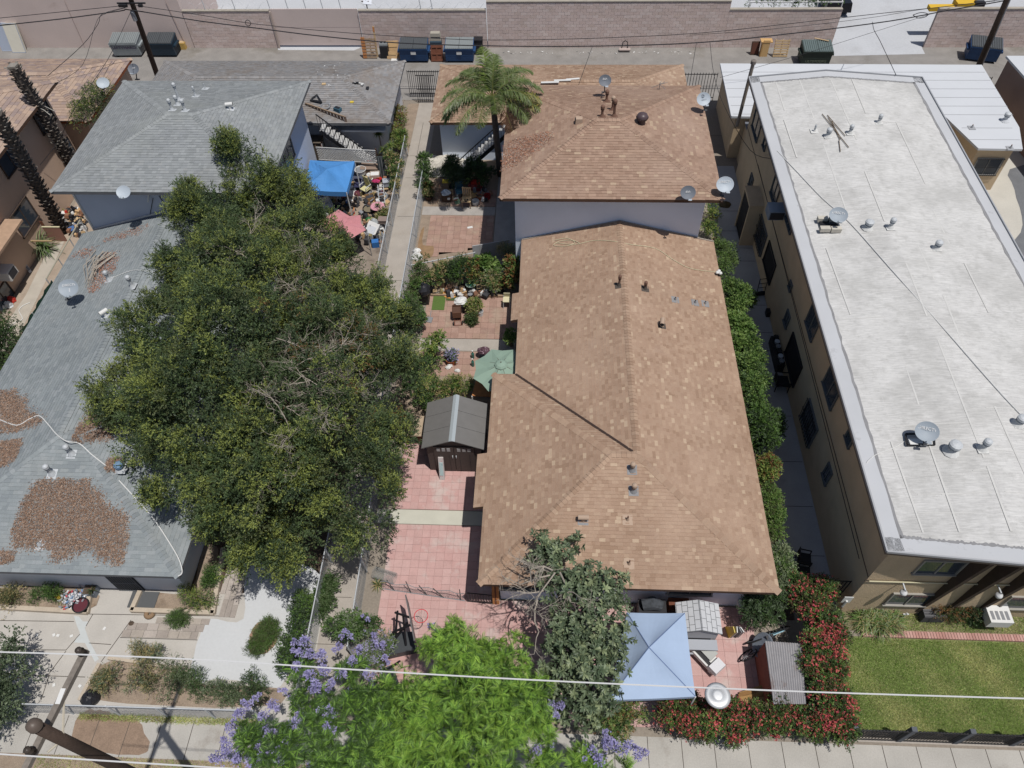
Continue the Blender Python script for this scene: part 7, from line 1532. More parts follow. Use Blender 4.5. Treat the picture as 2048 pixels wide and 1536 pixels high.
o = empty('satellite_reflector', at(1510,1302), 0, 'grey oval panel leaning on the left side of the corrugated shelter', 'panel'); mb = MB(); mb.lathe([(.001,0),(.42,.02),(.44,.05),(.4,.07),(.001,.05)], 18); b_ = mb.build('disc', M('oval_grey', (128,136,148)), o); b_.rotation_euler = (0,-.9,0); b_.location = (.15,0,.55); mb = MB(); mb.box((.2,0,.3),(.05,.05,.6)); mb.build('support', greyp, o)
e = W('fire_wood_planks', at(1500,1390), 'fan of yellow brown planks stacked left of the corrugated shelter', 'planks')
for i in range(9): a = at(1478 + R_.uniform(-2,2), 1388 + i * 3.2,.12 + .06 * (i % 2)); b = at(1528,1372 + i * 5,.35); mb = MB(); mb.bar(a, b, .1,.04); mb.build('plank', M('plank_y%d' % (i % 3), [(176,138,88),(150,112,70),(190,156,108)][i % 3], n1=(5,.15)), e)
# patio heater with round reflector
b = at(1425,1418); top = at(1436,1390,2.2); e = W('patio_heater', (top.x, top.y, 0), 'tall patio heater with round shiny reflector above the hedge', 'patio heater')
mb = MB(); mb.lathe([(.38,0), (.39,.008), (.3,.02), (.17,.035), (.165,.05), (.1,.055), (.001,.058)], 28, c=(top.x, top.y, 2.14)); mb.lathe([(.38,-.002), (.001,-.002)], 28, c=(top.x, top.y, 2.14)); mb.build('reflector', alum, e, smooth=True)
mb = MB(); mb.lathe([(.1,0),(.12,.25),(.08,.28)], 14, c=(top.x, top.y, 1.85)); mb.build('burner', galv, e); mb = MB(); mb.bar((top.x, top.y, .6),(top.x, top.y, 1.87), .05,.05); mb.build('pole', galv, e); mb = MB(); mb.lathe([(.001,0),(.24,0),(.22,.65),(.001,.68)], 14, c=(top.x, top.y, 0)); mb.build('base', greyp, e)
# folding picnic table, white
e = W('picnic_table', at(1407,1302), 'white plastic picnic table with grey folding seat, set askew on the tiles', 'table'); a, b = at(1390,1288,.45), at(1430,1330,.45); d = (b - a).normalized(); s_ = Vector((-d.y, d.x, 0)); c = (a + b) / 2; R = Matrix((d, s_, Vector((0,0,1)))).transposed()
mb = MB(); mb.box(c - Vector((0,0,.1)),(1.25,.5,.16), R=R, taper=.95); mb.build('bench', whitep, e)
for q in (-.58,.52): mb = MB(); mb.box(c + d * q + Vector((0,0,.03)),(.36,.52,.18), R=R, taper=.9); mb.build('end_cap', M('white_shell', (226,226,230), rough=.5), e)
mb = MB(); mb.box(c + s_ * .12 + Vector((0,0,.14)) , (.55,.36,.06), R=R @ Matrix.Rotation(.2,3, 'X')); mb.build('seat', M('seat_grey', (190,192,188)), e); mb = MB(); mb.box(c - s_ * .12 + Vector((0,0,.02)),(.7,.1,.05), R=R); mb.build('recess', blackp, e)
for q in (-.45,.45): mb = MB(); mb.box(c + d * q - Vector((0,0,.33)),(.1,.4,.34), R=R); mb.build('leg', whitep, e)
# covered grill + dark sideboard against the house
e = W('grill', at(1298,1222), 'black gas grill with crumpled dark cover behind the pale blue canopy', 'grill'); b = at(1298,1226); mb = MB(); mb.box((b.x, 10.0,.45),(.95,.5,.9)); mb.build('body', blackp, e); mb = MB(); mb.tube([(b.x - .35,10.0,.98),(b.x, 10.05,1.06),(b.x + .3,9.98,.98)], [.2,.24,.18], 10); mb.build('cover', M('cover_dark', (74,78,84), n1=(8,.3)), e); mb = MB(); mb.bar((b.x - .3,9.72,.78),(b.x + .2,9.72,.8), .06,.06); mb.build('handle', galv, e)
box_thing('cabinet', 'brown wooden cabinet between grill and play house', 'cabinet', at(1352,1222),(.7,.4,.7), wood_r, parts=lambda e, d: MB().box((0,-d[1] / 2 - .01, d[2] / 2),(d[0] * .9,.02, d[2] * .85)).build('door', wood_d, e))
def bag(label, c, r, mat, name='plastic_bag', sq=1.):
    e = empty(name, c, 0, label, 'bag'); mb = MB(); n = 14; pr = [(.001,0),(.8,.02),(1.0,.3),(.9,.6),(.5,.85),(.15,.95),(.2,1.1),(.001,1.1)]
    for pr_, z in pr:
        for k in range(n): a = 2 * math.pi * k / n; rr = r * pr_ * (1 + R_.uniform(-.12,.12)); mb.v.append((rr * math.cos(a), rr * math.sin(a) * sq, r * 1.5 * z))
    for i in range(len(pr) - 1):
        for k in range(n): mb.f.append((i * n + k, i * n + (k + 1) % n, (i + 1) * n + (k + 1) % n, (i + 1) * n + k)); mb.m.append(0)
    mb.build('bag', mat, e, smooth=False); return e
bag('white plastic bag beside the play house wall', at(1487,1212,.4), .26, whitep)
bag('pink and white bag beside the white one near the play house', at(1505,1222,.2), .2, M('magenta_bag', (190,90,120), n1=(6,.3)))
bag('black rubbish bag at the lower left corner of the front bed', at(184,1400), .3, M('black_bag_gloss', (46,46,50), rough=.25), 'rubbish_bag')
bag('big black rubbish bag on top of the dark bin in the planting yard', at(848,585,.7), .36, M('black_bag_gloss', (46,46,50), rough=.25), 'rubbish_bag')
box_thing('dark_bin', 'dark rubbish bin beneath the black bag in the planting yard', 'bin', at(847,603),(.6,.5,.72), blackp, parts=lambda e, d: MB().box((0,0, d[2]),(.66,.56,.05)).build('rim', blackp, e))
e = W('surf_boards', at(1472,1270), 'few upright white and yellow boards leaning beside the play house', 'boards')
for i, (m_, du) in enumerate(((whitep, 0),(yellowp, -6),(greyp, 6),(whitep, 10))): p = at(1462 + du, 1278,0); mb = MB(); mb.box((p.x, p.y + .1,.5),(.05,.4,1.0), R=Matrix.Rotation(.25,3, 'X') @ Matrix.Rotation(.2 * i, 3, 'Z'), taper=.5); mb.build('board', m_, e)
def bicycle(label, c, rz_, col, lean=.35):
    e = empty('bicycle', c, 0, label, 'bicycle'); e.rotation_euler = (lean, 0, rz_); 
    for x in (-.5,.5):
        w_ = empty('wheel', (x, 0,.33)); w_.parent = e
        mb = MB(); mb.tube([(.32 * math.cos(a), 0,.32 * math.sin(a)) for a in np.linspace(0,2 * math.pi, 21)], .025,5, cap=False); mb.build('tyre', rubber, w_); mb = MB(); [mb.bar((0,0,0),(.3 * math.cos(a), 0,.3 * math.sin(a)), .006) for a in np.linspace(0,2 * math.pi, 13)]; mb.build('spokes', galv, w_)
    mb = MB(); B, H2, S_, Q = Vector((-.05,0,.3)), Vector((.38,0,.85)), Vector((-.18,0,.8)), Vector((-.5,0,.33)); [mb.tube([a, b], .018,6) for a, b in ((B, H2),(S_, H2),(B, S_),(Q, B),(Q, S_),(H2, Vector((.5,0,.33))))]; mb.build('frame', col, e); mb = MB(); mb.box((-.2,0,.85),(.24,.12,.05)); mb.build('saddle', blackp, e); mb = MB(); mb.tube([(.36,-.26,.98),(.38,0,.92),(.36,.26,.98)], .014,5); mb.build('handlebar', blackp, e); return e
bicycle('light blue bicycle leaning in the shade beside the hedge', at(1528,1270), .4, M('sky_blue_paint', (150,196,214), rough=.4)); bicycle('dark bicycle in front of the light blue one', at(1505,1290), .7, blackm, .5)
mb = MB(); mb.tube([(0,0,0),(0,0,.5)], .04,6); mb.box((0,.02,.55),(.3,.02,.45)); o = mb.build('yard_sign', whitep, loc=at(1684,1213,.9)); tag(o, 'small white frame on the gate beside the flowering hedge', 'sign')
# basketball hoop lying over
e = W('basketball_hoop', at(800,1290), 'black basketball stand with red rim tipped over on the pink patio', 'basketball hoop')
mb = MB(); mb.tube([at(842,1232,1.6) + Vector((.23 * math.cos(a), .23 * math.sin(a), 0)) for a in np.linspace(0,2 * math.pi, 25)], .014,5, cap=False); mb.build('rim', M('rim_red', (226,84,92)), e)
mb = MB(); p = at(842,1232,1.6)
for k in range(12): a = k * math.pi / 6; mb.tube([p + Vector((.22 * math.cos(a), .22 * math.sin(a), 0)), p + Vector((.1 * math.cos(a + .4), .1 * math.sin(a + .4), -.4))], .004,3, cap=False); mb.tube([p + Vector((.22 * math.cos(a), .22 * math.sin(a), 0)), p + Vector((.1 * math.cos(a - .4), .1 * math.sin(a - .4), -.4))], .004,3, cap=False)
mb.build('net', whitep, e)
mb = MB(); a, b = at(811,1190,2.1), at(829,1282,1.7); d = (b - a).normalized(); R = Matrix((d, Vector((0,0,1)).cross(d).normalized(), Vector((0,0,1)))).transposed(); mb.box((a + b) / 2 - Vector((0,0,.35)),((b - a).length, .04,.75), R=R); mb.build('backboard', M('backboard_dark', (58,58,62), rough=.4), e)
mb = MB(); [mb.bar(at(*q, z), at(*r, z2), .06,.06) for q, z, r, z2 in (((820,1235), 1.7,(790,1225), 1.5),((820,1250), 1.7,(785,1265), 1.2),((795,1222), 1.6,(790,1290), .5),((806,1230), 1.6,(812,1290), .5),((815,1245), 1.5,(780,1290), .5))]; mb.build('brackets', blackm, e)
mb = MB(); mb.prism([A2(782,1268,.3), A2(825,1265,.3), A2(834,1300,.3), A2(775,1313,.3)], .02,.4); mb.build('base', M('base_dark', (70,74,78), rough=.5), e)
e = W('second_hoop_base', at(778,1350), 'second black stand base half hidden under the jacaranda', 'stand'); mb = MB(); mb.prism([A2(758,1340,.2), A2(785,1330,.2), A2(800,1372,.2), A2(768,1368,.2)], .02,.25); mb.build('base', M('base_dark', (70,74,78), rough=.5), e); mb = MB(); mb.bar(at(765,1345,.3), at(800,1322,.9), .05,.05); mb.bar(at(765,1345,.3), at(790,1370,.5), .05,.05); mb.build('frame', blackm, e)

# ================================================================ YARD CLUTTER
def bucket(label, c, r, h, mat, rim=None, fill=None, name='bucket', cat='bucket', top=1.15, rot=None, handle=False):
    e = empty(name, c, 0, label, cat, rot=rot); mb = MB(); mb.lathe([(.001,0),(r, 0),(r * top, h),(r * top * 1.06, h),(r * top * 1.06, h - .03),(r * top, h - .03),(r * top * .93, h - .02),(r * .9,.03),(.001,.03)], 16); mb.build('body', mat, e, smooth=False)
    if fill: mb = MB(); mb.lathe([(.001, h * .86),(r * top * .92, h * .84)], 16); mb.build('soil', fill, e)
    if handle: mb = MB(); mb.tube([(r * top * math.cos(a), 0, h + r * .9 * math.sin(a)) for a in np.linspace(0, math.pi, 9)], .008,4); mb.build('handle', galv, e)
    return e
def potted(label, c, r, h, mat, ms, pr=.25, L_=.1, W_=.04, n=14, cat='potted plant'):
    e = bucket(label, c, r, h, mat, fill=dirt_dark, name='potted_plant', cat=cat); P, out, idx = crown_points([(0,0, h + pr * .7, pr)], n, (.08,.16), 12, fill=.1); V, F, k = spray_leaves(P, out, 6,.12, L_, W_); npmesh('foliage', V, F, rng.choice(len(ms), len(F)), ms, e); return e
def chair(label, c, rz_, mat, frame=None, seat=.44, w=.46, h=.9, arms=False, solid=False, rot=None, name='chair'):
    e = empty(name, c, rz_, label, 'chair', rot=rot); fr_ = frame or mat
    mb = MB(); mb.box((0,0, seat),(w, w, .04)); mb.build('seat', mat, e); R = Matrix.Rotation(.18,3, 'X')
    if solid: mb = MB(); mb.box(R @ Vector((0, w / 2 + .09,(h + seat) / 2 - .05)),(w, .03, h - seat), R=R, taper=.85); mb.build('backrest', mat, e)
    else:
        for i in range(5): mb = MB(); mb.box((-w / 2 + w * (i + .5) / 5, w / 2 + .02,(h + seat) / 2),(w / 8,.02, h - seat)); mb.build('back_slat', mat, e)
        mb = MB(); mb.box((0, w / 2 + .02, h),(w, .03,.06)); mb.build('top_rail', mat, e)
    for sx in (-1,1):
        for sy in (-1,1): mb = MB(); mb.bar((sx * w * .46, sy * w * .46,0),(sx * w * .44, sy * w * .44, seat if sy < 0 else seat + .1), .035,.035); mb.build('leg', fr_, e)
        if arms: mb = MB(); mb.bar((sx * w * .52,-w * .45, seat + .22),(sx * w * .52, w * .5, seat + .25), .04,.03); mb.bar((sx * w * .52,-w * .45, seat),(sx * w * .52,-w * .45, seat + .22), .03); mb.build('armrest', fr_, e)
    return e
def lump(label, c, size, mat, name, cat, seed_=0, rz_=0.):
    """crumpled soft thing"""
    e = empty(name, c, rz_, label, cat); mb = MB(); n, m_ = 14,6
    for i in range(m_ + 1):
        t = i / m_; rr = math.cos(t * math.pi / 2) ** .6
        for k in range(n): a = 2 * math.pi * k / n; q = 1 + R_.uniform(-.18,.18); mb.v.append((size[0] * rr * math.cos(a) * q, size[1] * rr * math.sin(a) * q, size[2] * t * (1 + R_.uniform(-.1,.1)) + .01))
    for i in range(m_):
        for k in range(n): mb.f.append((i * n + k, i * n + (k + 1) % n, (i + 1) * n + (k + 1) % n, (i + 1) * n + k)); mb.m.append(0)
    mb.build('cloth' if 'bag' not in name else 'bag', mat, e); return e
def openbox(name, label, cat, c, d, mat, rz_=0., inside=None, rot=None):
    e = empty(name, c, rz_, label, cat, rot=rot); mb = MB(); w, l, h = d; t = .015
    for q in (((0,-l / 2, h / 2),(w, t, h)),((0, l / 2, h / 2),(w, t, h)),((-w / 2,0, h / 2),(t, l - t, h)),((w / 2,0, h / 2),(t, l - t, h)),((0,0, t / 2),(w - t, l - t, t))): mb.box(*q)
    mb.build('body', mat, e); mb = MB(); mb.box((0,0, h * .6),(w * .9, l * .9, h * .3)); mb.build('contents', inside or darkg, e); return e
bucket('white bucket upright right of the blue canopy corner', at(722,333), .2,.38, whitep, handle=True)
bucket('white laundry basket with a cloth hanging over its rim', at(722,347,.45), .27,.3, whitep, name='laundry_basket', cat='basket', fill=greyp)
openbox('storage_box', 'dark blue storage box beneath the white laundry basket', 'box', at(719,358),(.5,.45,.45), M('navy_plastic', (50,66,100)))
bucket('blue bucket beside the white bucket near the blue canopy', at(730,336), .16,.34, bluep)
box_thing('fuel_can', 'red fuel can near the wire fence behind the blue canopy', 'fuel can', at(741,333,.3),(.26,.18,.34), redp, parts=lambda e, d: MB().box((0.05,0, d[2] + .04),(.16,.04,.06)).build('handle', redp, e))
ring('black tyre standing against the dark panel beside the red fuel can', at(751,326,.4), .26, rubber, z=0, t=.08).rotation_euler = (1.1,0,.3)
leaning('ribbed_board', 'tall dark ribbed panel leaning on the fence right of the junk table', 'panel', at(768,362), .4,1.5,.1, M('dark_panel', (70,76,78)), .1, parts=lambda e, R, w, h, t: [MB().box(R @ Vector((q, -t / 2 - .01, h / 2)),(.03,.02, h * .95), R=R).build('rib', greyp, e) for q in (-.1,.05)])
e = box_thing('junk_table', 'brown table covered in small junk between canopy and wire fence', 'table', at(745,352,.0),(1.0,.7,.7), M('table_brown', (128,110,98)), parts=lambda e, d: MB().box((0,0, d[2] + .015),(d[0] + .08, d[1] + .06,.03)).build('top', M('table_top', (150,130,116)), e))
openbox('cardboard_box', 'opened pale cardboard box with papers on the junk table', 'box', at(750,351,.75),(.5,.4,.16), M('pale_card', (214,196,178)), .1, inside=whitep)
lump('small white cloth on the left of the junk table', at(738,350,.75),(.16,.12,.12), whitep, 'cloth_heap', 'cloth')
lump('magenta and white cloth in front of the cardboard box', at(752,363,.6),(.22,.12,.14), M('magenta_cloth', (190,60,110), n1=(9,.3)), 'cloth_heap', 'cloth')
box_thing('blue_cooler', 'dark blue and red cooler box left of the cream chair', 'cooler', at(718,371),(.6,.4,.45), M('cooler_blue', (50,62,92)), parts=lambda e, d: MB().box((0,0, d[2] + .02),(d[0], d[1], .05)).build('lid', M('cooler_lid', (80,84,100)), e))
chair('cream sling chair with tall back in the middle of the rubbish yard', at(734,390), -.6, M('cream_sling', (214,208,158)), galv, arms=True, solid=True, h=1.15)
chair('folding chair with dark blue mesh seat left of the cream chair', at(719,382), .1, M('navy_mesh', (52,54,84)), galv, solid=True, h=.7, seat=.42)
openbox('cardboard_box', 'brown cardboard box open towards the cream chair', 'box', at(741,402),(.45,.4,.35), M('brown_card', (178,140,96)), .4)
lump('dark red bag beneath the folding chair', at(716,388),(.3,.2,.2), M('wine_cloth', (110,60,72)), 'cloth_bag', 'bag')
leaning('white_board', 'white board lying tilted beside the dark red bag', 'board', at(707,392), .45,.6,.03, whitep, .9,.3, parts=lambda e, R, w, h, t: MB().box(R @ Vector((0,-.02, h / 2)),(w * .9,.01, h * .9), R=R).build('face', whitep, e))
box_thing('grey_bin_lid', 'pale grey tub beside the wire fence right of the junk table', 'tub', at(775,370,.3),(.4,.35,.3), M('pale_grey_plastic', (176,182,192)), .2, parts=lambda e, d: MB().box((0,0, d[2]),(d[0] + .06, d[1] + .06,.03)).build('lid', M('pale_grey_plastic', (176,182,192)), e))
e = empty('ladder', at(765,400), .2, 'pale metal ladder frame lying behind the cream chair', 'ladder'); mb = MB(); [mb.bar((-.15 + q, -.7,.3),(-.15 + q, .7,.5), .03) for q in (0,.3)]; mb.build('rail', galv, e)
for k in range(6): mb = MB(); mb.bar((-.15,-.6 + k * .23,.32 + k * .03),(.15,-.6 + k * .23,.32 + k * .03), .025); mb.build('rung', galv, e)
bucket('black tub holding soil beside the round pink table', at(740,424), .3,.28, blackp, name='planting_tub', cat='tub', fill=M('tub_soil', (130,120,100)))
e = empty('round_table', at(758,428), 0, 'round pink table with a small plant pot on it', 'table'); mb = MB(); mb.lathe([(.001,.5),(.36,.5),(.38,.53),(.36,.55),(.001,.55)], 22); mb.build('top', pinkp, e); mb = MB(); mb.lathe([(.15,0),(.05,.1),(.05,.5)], 10); mb.build('pedestal', greyp, e)
strappy('spiky plant in a pot on the round pink table', at(756,413,.6), 26,.3,.04, [fresh, shr], .02)
potted('small potted plant below the round pink table', at(768,440), .14,.2, terracotta, [fresh, straw])
lump('pale silvery bag beside the fence below the pink table', at(749,450),(.25,.25,.45), M('silver_bag', (180,186,188)), 'plastic_bag', 'bag')
box_thing('grey_box', 'brown grey wooden box on the fence side below the pink table', 'box', at(766,444,.5),(.42,.35,.2), M('grey_wood_box', (146,130,122)), parts=lambda e, d: MB().box((0,0, d[2] + .01),(d[0] + .04, d[1] + .04,.03)).build('lid', M('grey_wood_box', (146,130,122)), e))
leaning('white_tarp', 'white sheet draped beside the pink awning', 'sheet', at(735,476), .7,.9,.04, whitep, 1.0,-.5, parts=lambda e, R, w, h, t: MB().box(R @ Vector((0,-.03, h * .5)),(w * .7,.02, h * .5), R=R).build('fold', M('white_fold', (214,218,224)), e))
e = box_thing('blue_bundle', 'bright blue bundle inside a white metal frame at the yard bottom', 'bundle', at(752,492),(.35,.3,.35), M('blue_bundle_cloth', (60,120,190)), .2, parts=lambda e, d: [MB().bar((sx * .3, sy * .28,0),(sx * .3, sy * .28,.95), .025).build('frame_post', whitep, e) for sx in (-1,1) for sy in (-1,1)])
ring('second dark tyre lying below the silvery bag by the fence', at(758,465), .25, rubber)
e = empty('white_table', at(662,404), .05, 'white folding table in front of the blue canopy', 'table'); mb = MB(); mb.box((0,0,.72),(1.15,.5,.05)); mb.build('top', whitep, e)
for sx in (-1,1): mb = MB(); [mb.bar((sx * .5, sy * .2,0),(sx * .5, sy * .2,.7), .04) for sy in (-1,1)]; mb.bar((sx * .5,-.2,.1),(sx * .5,.2,.1), .03); mb.build('leg_frame', whitep, e)
chair('white plastic garden chair half under the big tree by the white table', at(658,424), .5, whitep, solid=True, arms=True)
lump('violet flowered cushion by the tree below the blue canopy', at(640,398,.4),(.3,.2,.2), viol1, 'cushion', 'cushion')
bucket('white round bowl on the ground left of the pink awning', at(645,426), .2,.08, whitep, name='bowl', cat='bowl', top=1.3)
lump('yellow scarf cloth beside the violet cushion', at(650,414),(.2,.12,.06), yellowp, 'cloth_heap', 'cloth')
lump('white foam lump left of the pink awning', at(640,440,.3),(.18,.14,.12), whitep, 'foam_block', 'foam')
box_thing('brown_cabinet', 'dark flat topped cabinet left of the white lattice', 'cabinet', at(634,318),(1.1,.7,1.3), M('brown_metal', (104,96,88)), parts=lambda e, d: MB().box((0,0, d[2] + .02),(d[0] + .08, d[1] + .08,.04)).build('top', M('cabinet_top', (112,102,92), n1=(3,.2)), e))
leaning('striped_board', 'red and white striped board beside the dark cabinet', 'board', at(650,322), .12,1.2,.3, M('stripe_red', (200,90,90), n1=(20,.4)), .05, parts=lambda e, R, w, h, t: MB().box(R @ Vector((.08,0, h / 2)),(.04, t, h), R=R).build('white_stripe', whitep, e))
openbox('orange_crate', 'orange brown shelf box behind the blue canopy corner', 'box', at(706,322),(.55,.4,.9), wood_l, inside=wood_o)
e = box_thing('yard_platform', 'low tan platform of boards on the ground below the folding chair', 'platform', at(728,420),(1.0,1.3,.1), M('platform_tan', (162,146,130), n1=(4,.1)), .15, parts=lambda e, d: MB().box((-d[0] / 2 - .03,0,.06),(.05, d[1], .12)).build('edge', wood_o, e))
for i, (u, v, m_, s_) in enumerate(((700,402, whitep, .16),(712,405, greyp, .14),(690,395, M('olive_plastic', (110,110,80)), .2),(760,385, purplep, .18),(771,392, greyp, .2),(728,366, blackp, .16),(765,350, wood_d, .2),(738,440, greenp, .22),(730,452, wood_l, .18),(744,470, M('rust_plastic', (150,96,70)), .18),(700,340, darkg, .25),(716,440, straw, .2),(697,410, darkg, .25),(770,410, straw, .2),(762,372, whitep, .12))):
    lab = ['white scrap beside the canopy leg', 'grey scrap beside the canopy leg', 'olive heap below the canopy edge', 'purple bundle beside the fence', 'grey bundle beside the fence', 'black pouch below the junk table', 'brown heap in front of the dark panel', 'green mat rolled beside the black tub', 'tan heap beside the silvery bag', 'rust coloured heap beside the second tyre', 'dark heap right under the canopy edge', 'straw heap right of the pink awning', 'charcoal heap behind the pink awning', 'dry twig heap by the ladder frame', 'small white pouch beside the junk table'][i]
    lump(lab + ' in the rubbish yard', at(u, v),(s_, s_ * .7, s_ * .8), m_, 'junk_heap', 'rubbish')
# strip of junk beside the peach house and its fence
for i, (u, v, m_, s_, lab) in enumerate(((137,425, yellowp, .16, 'yellow and white bag'),(150,438, whitep, .2, 'crumpled white sheet'),(134,430, offwhite, .25, 'cream bundle'),(158,447, darkg, .3, 'dark heap'),(142,455, blackp, .35, 'black heap'),(150,462, wood_r, .2, 'red brown piece'),(128,462, darkg, .3, 'charcoal heap'),(160,430, M('tan_bundle', (170,150,130)), .22, 'tan bundle'))):
    lump(lab + ' in the junk strip beside the grey house corner', at(u, v),(s_, s_ * .8, s_), m_, 'junk_heap', 'rubbish')
e = W('picket_fence', at(70,465), 'red brown wooden pickets crossing the side yard at the far left', 'fence')
for i in range(7): p = at(38 + i * 11,478,0); mb = MB(); mb.box((p.x, p.y, .6),(.16,.03,1.2)); mb.build('picket', wood_r, e)
p, q = at(38,482,.8), at(104,482,.8); mb = MB(); mb.bar(p, q, .04,.08); mb.build('rail', wood_l, e)
leaning('pink_board', 'pinkish brown board panel next to the wooden pickets', 'panel', at(118,482), .9,.9,.05, M('pink_brown_board', (156,116,102)), .05, parts=lambda e, R, w, h, t: MB().box(R @ Vector((0,0, h + .02)),(w + .05,.08,.04), R=R).build('top_rail', offwhite, e))
e = W('side_rail_fence', (-23.2,27,0), 'long pale pipe rail fence along the left of the slate grey house', 'fence'); a, b = at(160,440,1.3), at(92,558,1.3); mb = MB(); mb.tube([a, b], .035,6); mb.build('top_rail', M('pale_rail', (176,172,156)), e)
for k in range(4): p = a.lerp(b, k / 3); mb = MB(); mb.tube([(p.x, p.y, 0), p], .03,6); mb.build('post', galv, e)
e = W('privacy_screen', at(70,620), 'dark green mesh screen along the left eave of the slate grey house', 'screen'); a, b = at(102,560,1.2), at(44,660,1.2); mb = MB(); n = 14
for i in range(n): p, q = a.lerp(b, i / n), a.lerp(b, (i + 1) / n); o1, o2 = .05 * math.sin(i * 1.7), .05 * math.sin((i + 1) * 1.7); mb.poly([p + Vector((o1,0,0)), q + Vector((o2,0,0)), Vector((q.x, q.y, 0)), Vector((p.x, p.y, 0))]); mb.poly([Vector((p.x + .02, p.y, 0)), Vector((q.x + .02, q.y, 0)), q + Vector((o2 + .02,0,0)), p + Vector((o1 + .02,0,0))])
mb.build('mesh', screen_g, e)
for k in range(4): p = a.lerp(b, k / 3); mb = MB(); mb.tube([(p.x, p.y, 0), p], .025,6); mb.build('post', galv, e)
cable('white garden hose curling in the left side yard', [at(60,605,.03), at(45,612,.03), at(38,622,.03), at(45,638,.03), at(30,645,.03), at(15,657,.03), at(5,655,.03)], .02, whitep, 'hose', 'hose')
leaning('white_plank', 'white plank leaning in the left side yard', 'plank', at(62,545), .14,1.2,.05, whitep, .9,.8, parts=lambda e, R, w, h, t: MB().box(R @ Vector((0,-.03, h * .2)),(w * .8,.02, h * .2), R=R).build('stain', greyp, e))
p = onX(8,545,-26.3); e = W('window_air_conditioner', (-26.2, p.y, 0), 'white framed window air conditioner on the peach house at the left edge', 'air conditioner'); mb = MB(); mb.box((-26.15, p.y, p.z),(.6,.7,.5)); mb.build('body', whitep, e); mb = MB(); mb.box((-25.84, p.y, p.z),(.02,.55,.38)); mb.build('grille', darkg, e)
for i, (u, v, m_, lab) in enumerate(((14,600, greyp, 'upper grey motor part'),(18,612, galv, 'lower silvery motor part'),(4,616, whitep, 'white tub beside the motor parts'),(24,602, redp, 'red piece beside the motor parts'))): lump(lab + ' in the left side yard', at(u, v),(.22,.18,.3), m_, 'machine_part', 'rubbish')
chair('wooden slat chair with sandals on its seat in the tiled yard', at(934,412), -.05, wood_l, wood, h=1.0, w=.5)
mb = MB(); mb.box((-.05,0,0),(.07,.24,.03), rz=.2); mb.box((.06,.02,0),(.07,.24,.03), rz=-.2); o = mb.build('sandals', blackp, loc=at(932,401,.48)); tag(o, 'pair of black sandals on the wooden slat chair', 'sandals')
bucket('white bucket on the tiles right of the wooden chair', at(951,408), .17,.22, whitep)
bucket('pale wicker basket behind the wooden chair', at(944,392), .24,.12, M('wicker', (190,160,116)), name='basket', cat='basket', top=1.2)
box_thing('red_chest', 'dark red chest with junk on top in the shade of the yard', 'chest', at(952,378),(.75,.45,.4), M('dark_red_paint', (140,62,62)), parts=lambda e, d: MB().box((0,.02, d[2] + .06),(.5,.3,.12)).build('tray', redp, e))
chair('teal folding chair behind the wooden slat chair', at(921,395), .3, M('teal_cloth', (60,100,120)), galv, solid=True, h=.95)
box_thing('stool', 'low dark wooden stool carrying a plastic bag in the tiled yard', 'stool', at(894,400),(.55,.4,.4), wood_d, parts=lambda e, d: MB().box((0,0, d[2] + .02),(d[0] + .04, d[1] + .04,.03)).build('top', wood_d, e))
lump('silvery blue plastic bag on the low dark stool', at(892,387,.45),(.26,.22,.24), M('blue_silver_bag', (170,182,196), n1=(9,.25)), 'plastic_bag', 'bag')
box_thing('yellow_chest', 'worn wooden post with a yellow cap behind the low stool', 'post', at(893,378),(.3,.25,.5), wood, parts=lambda e, d: MB().box((0,0, d[2] + .02),(d[0] + .06, d[1] + .06,.05)).build('cap', yellowp, e))
bucket('red bucket in the house shade beside the tiled yard', at(975,397), .16,.25, M('deep_red', (170,50,50)))
potted('potted plant on the left of the low stool', at(858,398), .2,.26, wood_d, [shr, straw], .18); potted('terracotta pot in the upper left of the tiled yard', at(857,382), .17,.24, terracotta, [shr, brn], .14)
bucket('small grey pot with a round terracotta rim beside the white bucket', at(960,398), .14,.2, terracotta, name='flower_pot', cat='pot', fill=dirt_dark)
leaning('green_board', 'white and green bent board beside the wooden chair legs', 'board', at(917,408), .3,.4,.03, M('green_white', (130,160,130), n1=(9,.4)), .8,.6, parts=lambda e, R, w, h, t: MB().box(R @ Vector((0,-.02, h * .8)),(w, .02, h * .2), R=R).build('edge', whitep, e))
litter('reddish dry leaves in the upper left of the tiled yard', [(852,365),(885,362),(892,385),(886,408),(858,405),(848,385)], None, 700, litter_r)
e = W('plaster_slab', at(890,335), 'lumpy white plaster covered mound behind the tiled yard', 'mound'); c = at(890,345); n = 18; mb = MB()
for i in range(n + 1):
    for k in range(n + 1): x = (i / n - .5) * 2.4; y = (k / n - .5) * 2.0; r2 = (x / 1.2) ** 2 + (y / 1.0) ** 2; mb.v.append((c.x + x, c.y + .5 + y, max(.01,.55 * (1 - r2)) + R_.uniform(0,.1)))
for i in range(n):
    for k in range(n): q = i * (n + 1) + k; mb.f.append((q, q + n + 1, q + n + 2, q + 1)); mb.m.append(0)
mb.build('mound', M('white_plaster', (214,208,196), n1=(5,.2), stain=[(4,(110,104,92), .56,.8)]), e)
lump('lower white cloth bundle in the tiled yard corner', at(834,515),(.28,.24,.26), whitep, 'cloth_bundle', 'bundle'); lump('upper white cloth bundle in the tiled yard corner', at(834,503),(.22,.18,.2), whitep, 'cloth_bundle', 'bundle')
sheet('brown_stain', wob([A2(833,515), A2(840,470), A2(848,455), A2(846,490), A2(866,492), A2(866,512), A2(845,518)], .03,3), M('rust_soil', (152,124,94), n1=(4,.15)), .024)
